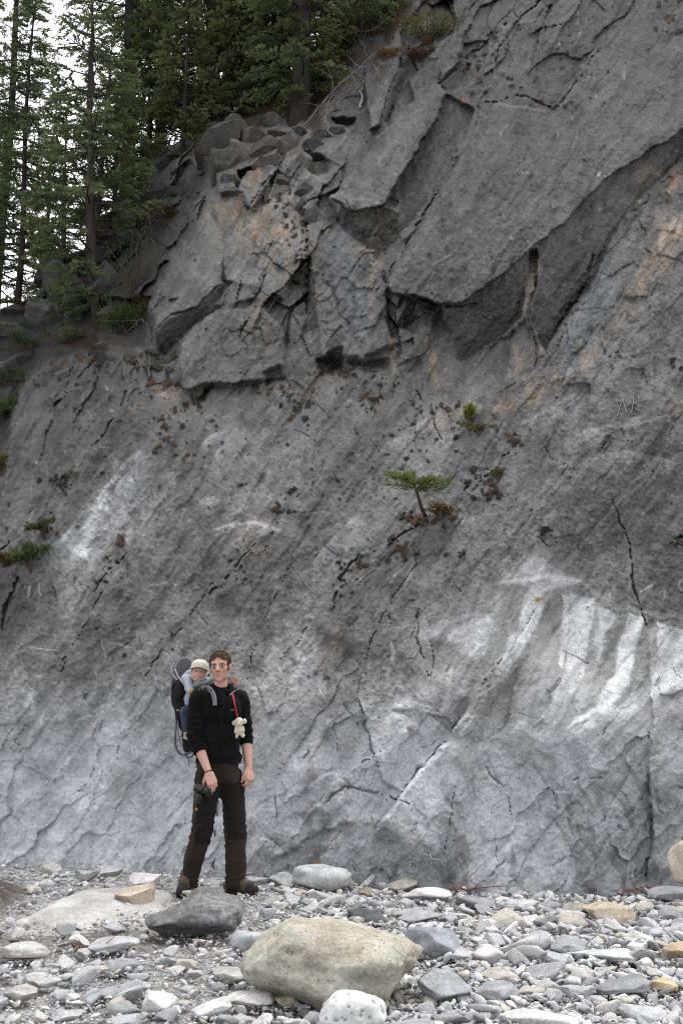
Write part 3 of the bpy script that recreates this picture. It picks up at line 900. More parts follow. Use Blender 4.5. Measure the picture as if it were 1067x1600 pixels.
for pts, fall, k, sd in [([(70, 868), (140, 790), (182, 742), (224, 696)], 22, .75, 1), ([(100, 880), (165, 800), (215, 735)], 40, .35, 1), ([(312, 694), (345, 668), (372, 645)], 14, .6, 1), ([(300, 782), (352, 772), (396, 778)], 12, .35, 1),
                         ([(325, 828), (362, 818), (410, 811), (450, 830)], 14, .45, 1), ([(470, 900), (510, 850), (560, 800)], 14, .35, 1), ([(560, 1300), (640, 1224), (700, 1149), (740, 1088)], 26, .45, 1), ([(600, 700), (650, 660), (700, 640)], 26, .25, 1),
                         ([(870, 692), (940, 668), (1000, 648)], 10, .3, 1), ([(800, 668), (850, 642), (905, 612)], 14, .35, 1), ([(900, 722), (980, 702), (1067, 728)], 12, .25, 1), ([(625, 925), (640, 895), (636, 870)], 18, .4, 1), ([(470, 1060), (482, 1030), (490, 1010)], 18, .5, 1)]:
    wash(pts, fall, k, sd)  # pale colour also paints the lit edges of the left ridge and fault
# mottling that runs down the face
st = fbm2(U * 4.5 + 0.6 * W1, V_ * 0.9, 101, 4, 0.6)
SMO = QUIET
ALB *= 1 + 0.16 * st * sstep(700, 900, PY)
blot = fbm2(BA * 1.4, BB * 3.0, 103, 4, 0.55)
ALB *= 1 + 0.20 * blot * (0.5 + 0.5 * sstep(500, 800, PY)) * SMO
ALB *= 1 + 0.13 * QUIET * fbm2(BA * 3, BB * 12, 105, 4, 0.6)
pat = sstep(0.10, 0.45, fbm2(U * 5.5, V_ * 5.5, 107, 5, 0.65))
ALB *= 1 + 0.09 * pat * SMO
band_ = fbm2(BA * 0.40 + 0.2 * W1, BB * 1.9 + 0.3 * W2, 104, 3, 0.5)
ALB *= 1 + 0.22 * band_ * (0.5 + 0.5 * sstep(500, 700, PY))
dkp = sstep(0.18, 0.5, fbm2(BA * 6, BB * 10, 109, 4, 0.65))
ALB *= 1 - 0.28 * dkp * SMO
ALB *= 1 - 0.13 * LINES * LOWM
ALB *= 1 - 0.30 * FINEL
spk = sstep(0.62, 0.8, noise2(U * 26, V_ * 26, 111))
ALB *= 1 + 0.26 * QUIET * spk * (1 - 0.5 * sstep(1000, 1200, PY))
ALB *= 1 + 0.08 * QUIET * noise2(U * 42, V_ * 42, 113)
DIA = sstep(0.05, 0.5, fbm2((U * 0.5 + V_ * 0.86) * 1.6, (U * 0.86 - V_ * 0.5) * 8 + W1, 115, 4, 0.62))
lr = sstep(-40, 60, sd_poly(PX, PY, [(640, 1250), (760, 1180), (860, 1170), (1090, 1180), (1090, 1420), (640, 1420)]))
ALB *= 1 - 0.38 * DIA * lr
ll = sstep(-30, 40, sd_poly(PX, PY, [(400, 1300), (470, 1230), (560, 1270), (570, 1330), (620, 1300), (680, 1400), (420, 1400)]))
ALB *= 1 - 0.38 * ll * sstep(-0.1, 0.35, fbm2(U * 8, V_ * 8, 117, 4, 0.65))
sl = sstep(-8, 14, sd_poly(WX, WY, [(75, 855), (128, 742), (180, 650), (236, 596), (262, 606), (222, 690), (140, 785)]))
ALB *= 1 - 0.28 * sl
# darker colour in cracks and along cell edges
s = (slice(None), slice(None))
CRACK = np.maximum(CRACK, EDGE)
paint(s, CRACK * 0.85, (0.062, 0.057, 0.052))
# moss and black lichen: many small ragged spots in loose clusters
MOSS = np.zeros(PX.shape)
rm = random.Random(41)
BLK, BRO, YEL = (0.022, 0.018, 0.015), (0.070, 0.040, 0.020), (0.20, 0.14, 0.03)


def spot(x, y, r, asp, ang, col, k=0.95):
    s = win([(x - r * asp, y - r * asp), (x + r * asp, y + r * asp)], 5)
    dx, dy = PX[s] - x + 1.2 * W3[s], PY[s] - y
    ca, sa = math.cos(ang), math.sin(ang)
    u, v = (dx * ca - dy * sa) / asp, dx * sa + dy * ca
    d = np.hypot(u, v) / r + 0.45 * noise2(PX[s] / (r * 0.9) + x, PY[s] / (r * 0.9) + y, 77)
    m = sstep(1.05, 0.7, d)
    paint(s, m, col, k)
    MOSS[s] = np.maximum(MOSS[s], m * min(1, r / 4))


for x, y, rx, ry, n, br, rmax in [
    (95, 750, 18, 12, 30, .1, 6), (150, 560, 80, 10, 60, .7, 6), (240, 596, 26, 20, 40, .6, 6), (70, 590, 30, 24, 40, .5, 5), (194, 845, 8, 7, 9, .7, 7), (275, 645, 36, 18, 45, .3, 5), (258, 688, 16, 18, 30, .5, 5), (575, 625, 10, 22, 34, .3, 6), (622, 858, 20, 12, 20, .3, 10), (768, 765, 14, 18, 22, .3, 7), (560, 878, 8, 14, 14, .6, 6),
    (610, 600, 20, 8, 12, .3, 5), (800, 690, 9, 18, 22, .6, 6), (470, 770, 18, 8, 9, .1, 6), (432, 796, 16, 5, 10, .1, 8), (430, 606, 70, 7, 40, .6, 5), (472, 636, 20, 16, 34, .2, 6), (690, 636, 20, 8, 14, .6, 6), (740, 672, 44, 8, 22, .6, 5),
    (662, 812, 28, 7, 34, .75, 8), (78, 818, 8, 14, 18, .5, 6), (180, 880, 10, 9, 10, .3, 5), (150, 905, 12, 9, 10, .4, 5), (1055, 850, 10, 4, 8, .4, 6), (852, 836, 9, 7, 8, .1, 6), (715, 868, 14, 6, 10, .2, 5), (535, 905, 8, 26, 26, .3, 5), (1040, 570, 14, 9, 8, .1, 5),
    (450, 310, 32, 40, 70, .3, 5), (472, 420, 13, 45, 60, .2, 5), (760, 90, 50, 40, 80, .2, 5), (900, 90, 50, 45, 70, .2, 4), (860, 160, 30, 12, 24, .2, 5), (842, 936, 4, 2, 4, 2, 5), (345, 700, 60, 40, 26, .1, 4), (620, 710, 70, 40, 24, .1, 4),
    (520, 586, 34, 5, 24, .5, 5), (1050, 30, 22, 30, 30, .2, 6), (120, 600, 60, 30, 40, .2, 4), (748, 752, 16, 16, 26, .2, 7), (655, 660, 10, 32, 22, .3, 5), (380, 880, 24, 40, 24, .6, 4), (500, 760, 150, 70, 40, .1, 4), (250, 1010, 50, 50, 26, .1, 3.5), (533, 500, 500, 180, 150, .1, 3.0), (533, 780, 520, 150, 170, .1, 3.2), (800, 250, 260, 180, 130, .1, 2.6)]:
    for k in range(int(n * 0.75)):
        c = YEL if br > 1 else (BRO if rm.random() < br else BLK)
        spot(rm.gauss(x, rx * 0.7), rm.gauss(y, ry * 0.7), rmax * 0.85 * (0.3 + 0.7 * rm.random() ** 2), rm.uniform(1, 1.8), R(rm.gauss(50, 30)), c)
# pale hairline veins and flakes
for k in range(260):
    x, y = rm.uniform(-10, 1075), rm.uniform(20, 1330)
    a = R(rm.gauss(30, 22)) if rm.random() < 0.6 else R(rm.gauss(75, 15))
    ln = rm.uniform(8, 46)
    ss, m = stroke([(x, y), (x + ln * .5 * math.cos(a), y - ln * .5 * math.sin(a) + rm.uniform(-2, 2)), (x + ln * math.cos(a), y - ln * math.sin(a))], rm.uniform(0.9, 1.7), None, 0.6)
    g_ = 0.30 if y < 900 else 0.62
    paint(ss, m, (g_, g_, g_), rm.uniform(0.25, 0.7))
for k in range(330):
    x, y = rm.uniform(-10, 1075), rm.uniform(0, 1150)
    spot(x, y, rm.uniform(1.1, 2.6), rm.uniform(1, 2), R(rm.uniform(0, 180)), rm.choice([(0.30, 0.29, 0.28), (0.36, 0.35, 0.34), (0.33, 0.29, 0.25)]), 0.8)
MOSS *= (ALB < 0.1)
OFF -= 0.035 * MOSS
# earth and needles above the rim
soil = sstep(-6, 10, sd_poly(WX, WY, [(-230, 500), (0, 486), (60, 470), (90, 420), (140, 380), (200, 310), (240, 225), (300, 212), (360, 194), (440, 186), (478, 200), (500, 172), (560, 112), (622, 54), (700, 18), (770, -40), (900, -190), (-230, -190)]))
sp = [(70, 520), (160, 500), (215, 530), (225, 560), (150, 545), (100, 545)]
soil = np.maximum(soil, 0.8 * sstep(-6, 8, sd_poly(WX, WY, sp)))
sp = [(478, 190), (500, 165), (505, 220), (480, 240)]
soil = np.maximum(soil, 0.8 * sstep(-6, 8, sd_poly(WX, WY, sp)))
g = sstep(-0.2, 0.4, fbm2(U * 5, V_ * 5, 131, 4))
s = (slice(None), slice(None))
SO = 0.6 * np.stack([0.075 + 0.05 * g, 0.045 + 0.03 * g, 0.030 + 0.012 * g], -1)
grey = sstep(0.1, 0.3, fbm2(U * 1.8, V_ * 1.8, 133, 3))[..., None]
SO = SO * (1 - grey * 0.6) + 0.12 * grey * 0.6
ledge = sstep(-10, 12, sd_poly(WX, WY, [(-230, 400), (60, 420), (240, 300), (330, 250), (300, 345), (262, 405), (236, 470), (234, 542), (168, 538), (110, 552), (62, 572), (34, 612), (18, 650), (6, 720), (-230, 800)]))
ALB *= 1 - 0.45 * ledge  # painted shade: darkens the recessed crag and ledge under the trees
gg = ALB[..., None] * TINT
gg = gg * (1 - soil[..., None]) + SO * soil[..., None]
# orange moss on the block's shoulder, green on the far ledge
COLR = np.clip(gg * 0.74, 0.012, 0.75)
OFF += soil * 0.10 * fbm2(U * 3, V_ * 3, 135, 4, 0.6)

DEP = D0 + OFF
CX, CY, CZ = at(PX, PY, DEP)

# skyline: the rim beyond which the rock turns away from view
_rim = np.array([(-300, 478), (-60, 478), (0, 484), (30, 474), (62, 462), (70, 420), (95, 405), (130, 392), (150, 350), (185, 318), (205, 290), (232, 236), (270, 222), (300, 206), (360, 180), (440, 150), (500, 60), (560, -20), (620, -90), (700, -170), (1400, -400)], float)


def rim_py(px):
    return np.interp(px, _rim[:, 0], _rim[:, 1])


keep = PY >= rim_py(PX) + 5 * W1
ny, nx = PX.shape
idx = np.arange(ny * nx).reshape(ny, nx)
q = np.stack([idx[:-1, :-1], idx[1:, :-1], idx[1:, 1:], idx[:-1, 1:]], -1)
km = keep[:-1, :-1] & keep[1:, :-1] & keep[1:, 1:] & keep[:-1, 1:]
q = q[km]
used = np.unique(q)
remap = np.full(ny * nx, -1)
remap[used] = np.arange(len(used))
Vc = np.stack([CX.ravel()[used], CY.ravel()[used], CZ.ravel()[used]], 1)
M_cliff = rock_mat('limestone', scale=1.0, var=0.13, bump=0.95, fleck=0.14, attr_bump=True, fine=52.0, dist=0.03, rough=0.92, pits=0.25)
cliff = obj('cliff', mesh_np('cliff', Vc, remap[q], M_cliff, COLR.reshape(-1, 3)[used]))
a_ = cliff.data.attributes.new('Coarse', 'FLOAT', 'POINT')
a_.data.foreach_set('value', np.clip(1 - 0.6 * sstep(1040, 1200, PY + 40 * W2) - 0.6 * APR, 0.25, 1).ravel()[used].astype(np.float32))
tag(cliff, kind='structure')


def cliff_depth(px, py):
    i = int(np.clip(np.searchsorted(_ys, py), 0, ny - 1))
    j = int(np.clip(np.searchsorted(_xs, px), 0, nx - 1))
    return float(DEP[i, j])


def on_cliff(px, py, out=0.0):
    return P(px, py, cliff_depth(px, py) - out)


# the wooded slope that carries on behind the rim
HS = 0.22


def rim_point(px):
    py = float(rim_py(px)) + 8
    return P(px, py, cliff_depth(px, py))


_hp = np.arange(-230, 1300, 20.0)
_rp = np.array([rim_point(p) for p in _hp])
_bk = np.concatenate([[-0.05, 0.15, 0.5], np.linspace(1, 26, 30)])
hv = []
for b in _bk:
    w = _rp.copy()
    sc = (w[:, 1] + b) / w[:, 1]
    w[:, 0] *= sc
    w[:, 1] += b
    w[:, 2] += HS * b - 0.12
    hv.append(w)
hv = np.array(hv)
hn = fbm2(hv[..., 0] * 0.9, hv[..., 1] * 0.9, 201, 4)
hv[2:, :, 2] += 0.14 * hn[2:]
a, b = hv.shape[:2]
ii = np.arange(a * b).reshape(a, b)
hq = np.stack([ii[:-1, :-1], ii[:-1, 1:], ii[1:, 1:], ii[1:, :-1]], -1).reshape(-1, 4)
gq = (0.5 + 0.5 * hn).reshape(-1, 1)
hc = np.array([0.055, 0.035, 0.022]) * (0.7 + gq) + np.array([0.0, 0.015, 0.0]) * gq
M_soil = rock_mat('forest_soil', var=0.4, bump=0.9, fine=30, scale=1.5, dist=0.04)
hill = obj('hillside', mesh_np('hillside', hv.reshape(-1, 3), hq, M_soil, hc))
tag(hill, kind='structure')


def hill_z(X, Y):
    px = 533.5 + FPX * X / (Y * 1.12)
    for _ in range(4):
        r = rim_point(px)
        z = r[2] + HS * max(Y - r[1], 0) - 0.12
        px = float(to_px(np.array(X), np.array(Y), np.array(z))[0])
    return z


# ------------------------------------------------------------------ stream bed ground sheet
gxs = np.concatenate([np.linspace(-40, -5, 22), np.linspace(-4.6, 4.6, 150), np.linspace(5, 40, 22)])
gys = np.concatenate([np.linspace(-40, 2.5, 26), np.linspace(2.8, 11.5, 150), np.linspace(12, 30, 10)])
GX, GY = np.meshgrid(gxs, gys)
GZ = gz(GX, GY) - 0.03
a, b = GX.shape
ii = np.arange(a * b).reshape(a, b)
gqd = np.stack([ii[:-1, :-1], ii[:-1, 1:], ii[1:, 1:], ii[1:, :-1]], -1).reshape(-1, 4)


def earthy(X, Y):
    """0 pale gravel .. 1 brown earth and fine grit (the bank and the worn path)"""
    bank = sstep(1.12, 0.8, np.hypot((X + 3.12) / 0.72, (Y - 7.9) / 1.5))
    path = 0.55 * sstep(0.0, 0.5, 1 - np.hypot((X + 1.7) / 1.3, (Y - 6.75) / 0.5))
    return np.clip(np.maximum(bank, path) + 0.25 * fbm2(X * 3, Y * 3, 7, 3) * np.maximum(bank, path), 0, 1)


e = earthy(GX, GY).reshape(-1, 1)
gn = fbm2(GX * 2, GY * 2, 9, 4).reshape(-1, 1)
gc = (np.array([0.34, 0.335, 0.33]) * (1 + 0.25 * gn)) * (1 - e) + np.array([0.10, 0.085, 0.072]) * e
M_ground = rock_mat('gravelly_ground', var=0.45, bump=1.0, fine=45, scale=2.0, dist=0.03)
ground = obj('ground', mesh_np('ground', np.stack([GX, GY, GZ], -1).reshape(-1, 3), gqd, M_ground, gc))
tag(ground, kind='structure')


# ------------------------------------------------------------------ conifers, shrubs, dead wood
M_bark = rock_mat('bark', var=0.35, bump=0.9, fine=30, scale=3.0, stretch=(1, 1, 0.25), dist=0.02)
M_needles = simple_mat('needles', attr=True, rough=0.55, spec=0.25, trans=0.40)
M_twig = simple_mat('dead_twig', attr=True, rough=0.85, spec=0.1)

BARK = (0.036, 0.030, 0.026)


def blades(B, D, L, Wd, rng, col, spread=0.6):
    """pointed leaf blades: base points B, directions D, lengths L; returns V, F, C (two triangles each)"""
    n = len(B)
    r = rng.normal(size=(n, 3))
    D = D + spread * r / np.linalg.norm(r, axis=1)[:, None]
    D /= np.linalg.norm(D, axis=1)[:, None] + 1e-9
    S = np.cross(D, rng.normal(size=(n, 3)))
    S /= np.linalg.norm(S, axis=1)[:, None] + 1e-9
    L = np.broadcast_to(L, (n,)) * rng.uniform(0.65, 1.25, n)
    Wd = np.broadcast_to(Wd, (n,))
    tip = B + D * L[:, None]
    mid = B + D * (L * 0.45)[:, None]
    V = np.stack([B, mid + S * Wd[:, None] / 2, tip, mid - S * Wd[:, None] / 2], 1).reshape(-1, 3)
    F = np.arange(4 * n).reshape(n, 4)
    return V, F, np.repeat(col, 4, axis=0)


def conifer_data(name, seed, H, Rc, z0, trunk_r, dens=1.0, shape=0.75, droop=0.25, green=(0.050, 0.072, 0.026), bare=0.25, lean=0.0, step=0.24):
    """returns (trunk mesh, limbs mesh, crown mesh)"""
    rng = np.random.default_rng(seed)
    zz = np.linspace(-0.6, H, 16)
    wob = 0.05 * np.stack([np.sin(zz * 0.9 + seed), np.cos(zz * 0.7 + seed * 2), 0 * zz], 1)
    tp = np.stack([lean * zz, 0 * zz, zz], 1) + wob
    tr = trunk_r * np.clip(1 - zz / (H * 1.04), 0.03, 1) ** 0.8
    tr[:2] *= np.array([1.5, 1.15])
    T = MB()
    v, f = tube(tp, tr, 9)
    v = v + 0.02 * fbm3(v * np.array([14, 14, 3.0]), seed, 3)[:, None] * (v - np.array([0, 0, 1]) * v[:, 2:])  / (trunk_r)
    T.add(v, f, BARK)
    Lm = T
    BB_, DD_, CC_, LL_ = [], [], [], []
    z = z0 * 0.45
    while z < H - 0.15:
        t = (z - z0) / (H - z0)
        nb = rng.integers(2, 5) if t > 0 else rng.integers(1, 3)
        a0 = rng.uniform(0, 6.28)
        for k in range(nb):
            a = a0 + k * 6.28 / nb + rng.normal(0, 0.3)
            dead = t < 0 or (t < 0.35 and rng.random() < bare)
            tt = max(t, 0.0)
            Lb = Rc * (min(1.0, 0.55 + 1.8 * tt) * (1 - tt) ** shape + 0.05) * rng.uniform(0.6, 1.12)
            if dead:
                Lb *= rng.uniform(0.35, 0.8)
            el = R(-9 + 34 * tt) + rng.normal(0, 0.12)
            s = np.linspace(0, 1, 8)
            rad = Lb * s * math.cos(el)
            hz = Lb * (s * math.sin(el) - droop * s * s + 0.18 * droop * s ** 3 * 3)
            aa = a + 0.25 * rng.normal() * s
            base = np.array([np.interp(z, tp[:, 2], tp[:, 0]), np.interp(z, tp[:, 2], tp[:, 1]), z])
            pts = base + np.stack([rad * np.cos(aa), rad * np.sin(aa), hz], 1)
            v, f = tube(pts, np.linspace(0.010 + 0.011 * Lb, 0.003, 8), 4, caps=False)
            Lm.add(v, f[:1], BARK if not dead else (0.075, 0.068, 0.062))
            if dead:
                for q in range(3):
                    i = rng.integers(2, 7)
                    d = pts[i] - pts[i - 1]
                    d /= np.linalg.norm(d)
                    sd = np.cross(d, [0, 0, 1]) * rng.choice([-1, 1])
                    e = pts[i] + (d * 0.7 + sd * 0.6 + np.array([0, 0, -0.2])) * rng.uniform(0.15, 0.4)
                    v, f = tube(np.array([pts[i], (pts[i] + e) / 2 + 0.02 * rng.normal(size=3), e]), [0.006, 0.004, 0.002], 3, caps=False)
                    Lm.add(v, f[:1], (0.08, 0.072, 0.066))
                continue
            tone = rng.uniform(0.72, 1.3)
            ntw = int((6 + 14 * Lb) * dens)
            for q in range(ntw):
                u = rng.uniform(0.16, 1.0) ** 0.8
                i = min(int(u * 7), 6)
                o = pts[i] + (pts[i + 1] - pts[i]) * (u * 7 - i)
                d = pts[i + 1] - pts[i]
                d /= np.linalg.norm(d) + 1e-9
                sd = np.cross(d, [0, 0, 1.0]) * (1 if q % 2 else -1)
                dv = d * 0.62 + sd * 0.75 + np.array([0, 0, rng.normal(-0.08, 0.09)])
                dv /= np.linalg.norm(dv)
                lt = (0.10 + 0.42 * Lb * (1 - u)) * rng.uniform(0.6, 1.15) + 0.05
                lt = min(lt, 0.6)
                m = max(3, int(lt / 0.024))
                w = np.linspace(0.05, 1, m)
                B = o + dv * (lt * w)[:, None] + np.array([0, 0, -1.0]) * (0.12 * lt * w * w)[:, None]
                BB_.append(np.repeat(B, 3, axis=0))
                DD_.append(np.repeat(dv[None], 3 * m, axis=0) * 0.8)
                g = np.array(green) * tone * rng.uniform(0.85, 1.15)
                tipc = (0.85 + 0.45 * np.repeat(w, 3))[:, None]
                CC_.append(g * tipc * rng.uniform(0.8, 1.2, (3 * m, 1)))
                LL_.append(np.full(3 * m, 0.062))
        z += step * rng.uniform(0.6, 1.3)
    B, D, C, Lg = (np.concatenate(q) for q in (BB_, DD_, CC_, LL_))
    V, F, Cc = blades(B, D, Lg, 0.022, rng, C, 0.6)
    return T.data(name + '_trunk', M_bark), mesh_np(name + '_crown', V, F, M_needles, Cc, smooth=False)


PINE_G = (0.108, 0.138, 0.062)
SPRUCE_G = (0.098, 0.134, 0.062)
OLIVE_G = (0.122, 0.140, 0.058)
_kinds = {
    'a': conifer_data('open_pine', 3, 5.6, 1.35, 0.35, 0.082, dens=0.72, green=PINE_G, droop=0.15, bare=0.22, lean=-0.065, shape=0.55, step=0.34),
    'b': conifer_data('tall_spruce', 7, 11.0, 2.0, 0.4, 0.14, dens=1.1, green=SPRUCE_G, droop=0.28, bare=0.15, step=0.29),
    'c': conifer_data('big_fir', 11, 12.0, 2.5, 0.5, 0.19, dens=1.1, green=OLIVE_G, droop=0.32, bare=0.2, step=0.30),
    'd': conifer_data('slim_spruce', 19, 8.5, 1.2, 0.3, 0.075, dens=1.0, green=SPRUCE_G, droop=0.3, bare=0.2, step=0.30),
    'e': conifer_data('small_fir', 23, 3.4, 0.95, 0.25, 0.055, dens=1.1, green=OLIVE_G, droop=0.12, bare=0.1, step=0.19),
    'f': conifer_data('thick_fir', 29, 10.0, 2.1, 0.7, 0.185, dens=1.1, green=(0.102, 0.136, 0.060), droop=0.36, bare=0.3, step=0.30),
}


def tree(kind, x, y, z, rz, sc, label, group=None, name='conifer'):
    t = empty(name, (x, y, z), rz, label, 'tree', group)
    t.scale = (sc, sc, sc)
    for nm, me in zip(('trunk', 'crown'), _kinds[kind]):
        obj(nm, me, t)
    return t


def tree_px(kind, px, dy, rz, sc, label, group=None, name='conifer', py=None):
    """stand a tree dy metres behind the rim at photo column px (or on the rock seen at px, py)"""
    if py is not None:
        p = on_cliff(px, py)
        return tree(kind, p[0], p[1], p[2] - 0.1, rz, sc, label, group, name)
    r = rim_point(px)
    Y = r[1] + dy
    for _ in range(3):
        X = (px - 533.5) / FPX * Y * 1.13
        z = hill_z(X, Y)
        X *= 1 + (px - float(to_px(np.array(X), np.array(Y), np.array(z))[0])) / (px - 533.5)
    return tree(kind, X, Y, hill_z(X, Y) - 0.1, rz, sc, label, group, name)


tree_px('a', 152, 0, 0.2, 1.12, 'open twin stemmed pine leaning out from the ledge at the foot of the dark crag', py=508)
tree_px('a', 137, 0, 2.6, 0.95, 'slimmer dark stem beside the leaning pine on the ledge', py=470)
tree_px('b', 190, 1.6, 1.0, 1.12, 'tall straight spruce with bark hidden by foliage just behind the rubble slope')
tree_px('c', 326, 1.4, 0.4, 1.05, 'large dark fir on the brow above the cracked grey boulders')
tree_px('f', 466, 0.0, 2.2, 1.0, 'thick trunked fir rooted at the rim beside the tangle of dead branches', py=182)
tree_px('c', 405, 1.2, 4.4, 0.85, 'bushy bright green fir whose boughs droop over the rim')
tree_px('e', 285, 0.1, 1.2, 1.0, 'small spreading fir hanging over the dark jointed rocks', py=236)
tree_px('e', 225, 0.3, 3.3, 1.1, 'young fir on the rubble below the tall spruces')
tree_px('d', 20, 2.0, 0.7, 1.0, 'slim spruce against the white sky at the end of the ledge')
tree_px('b', 250, 3.4, 4.0, 1.05, 'spruce standing back between the straight spruce and the large dark fir')
tree_px('f', 385, 3.4, 1.0, 1.1, 'tall fir in shade behind the bright green drooping boughs')
tree_px('e', 500, 0, 1.0, 1.0, 'dark young fir rising out of the tangle of dead branches', py=120)
tree_px('e', 560, 0, 2.0, 1.0, 'dark young fir on the brown earth beside the upper slab', py=60)
tree_px('e', 610, 0, 3.0, 0.8, 'young fir at the very top above the olive juniper bush', py=20)
tree_px('e', 470, 0, 2.6, 1.0, 'small bright fir standing right against the thick trunk', py=176)
tree_px('e', 432, 0, 5.0, 1.2, 'fresh green fir spray crossing the thick trunk at the rim', py=150)
tree_px('e', 372, 0, 2.4, 0.9, 'leafy young fir in front of the bushy fir on the rim', py=178)
tree_px('e', 182, 0, 0.4, 1.0, 'young olive fir at the foot of the straight spruce', py=345)
tree_px('e', 95, 0, 3.9, 1.0, 'young fir half hidden by the leaning pine on the dark crag', py=430)
tree_px('d', 545, 1.5, 3.0, 0.8, 'dark slender spruce at the top of the brown earth slope')
tree_px('e', 352, 0.0, 4.0, 0.85, 'low fir bough spreading along the rim above the rounded blocks', py=186)
rb = random.Random(5)
BACKLAB = ['conifer well outside the end of the ledge, nearer the rim', 'spruce standing beyond the end of the ledge', 'backlit fir at the very edge of the picture behind the slim spruce',
           'distant backlit spruce seen between the slim spruce and the leaning pine', 'distant fir seen under the boughs of the large dark fir', 'shaded slim spruce behind the bushy bright green fir', 'shaded spruce behind the tangle of dead branches',
           'slim spruce at the top of the brown earth slope, set back', 'fir farthest out beyond the end of the ledge', 'dark conifer above the olive juniper bush']
for k, (px, dy) in enumerate([(-120, 2), (-60, 4), (-12, 6), (62, 9), (350, 9), (430, 7), (505, 5), (560, 5), (-170, 5), (620, 5)]):
    tree_px('bdbdcdbd'[k % 8], px, dy, rb.uniform(0, 6), rb.uniform(0.8, 1.2), BACKLAB[k], 'conifers in the stand behind the rim')


def shrub(name, c, rx, ry, rz, n, col, seed, label, cat='shrub', L=0.07, W=0.02, stems=9, stemcol=(0.07, 0.055, 0.045), up=0.5, group=None):
    rng = np.random.default_rng(seed)
    t = empty(name, c, 0, label, cat, group)
    S = MB()
    tips = []
    for k in range(stems):
        a, e = rng.uniform(0, 6.28), rng.uniform(0.1, 1.0)
        end = np.array([rx * e * math.cos(a), ry * e * math.sin(a), rz * rng.uniform(0.4, 1.0)])
        p = np.array([[0, 0, -0.08], end * 0.4 + rng.normal(0, 0.02, 3), end * 0.8 + rng.normal(0, 0.03, 3), end])
        v, f = tube(spline(p, 8), np.linspace(0.012, 0.003, 8), 4, caps=False)
        S.add(v, f[:1], stemcol)
        tips.append(p)
    S.build('stems', M_twig, t)
    cl = rng.normal(size=(max(6, n // 60), 3)) * np.array([rx, ry, rz]) * 0.48
    cl[:, 2] = np.abs(cl[:, 2]) + rz * 0.2
    i = rng.integers(0, len(cl), n)
    B = cl[i] + rng.normal(size=(n, 3)) * np.array([rx, ry, rz]) * 0.17
    tone = rng.uniform(0.7, 1.35, len(cl))[i][:, None]
    C = np.array(col) * tone * rng.uniform(0.75, 1.25, (n, 1))
    D = B / np.array([rx, ry, rz]) + np.array([0, 0, up])
    V, F, Cc = blades(B, D, L, W, rng, C, 0.9)
    obj('foliage', mesh_np('foliage', V, F, M_needles, Cc, False), t)
    return t


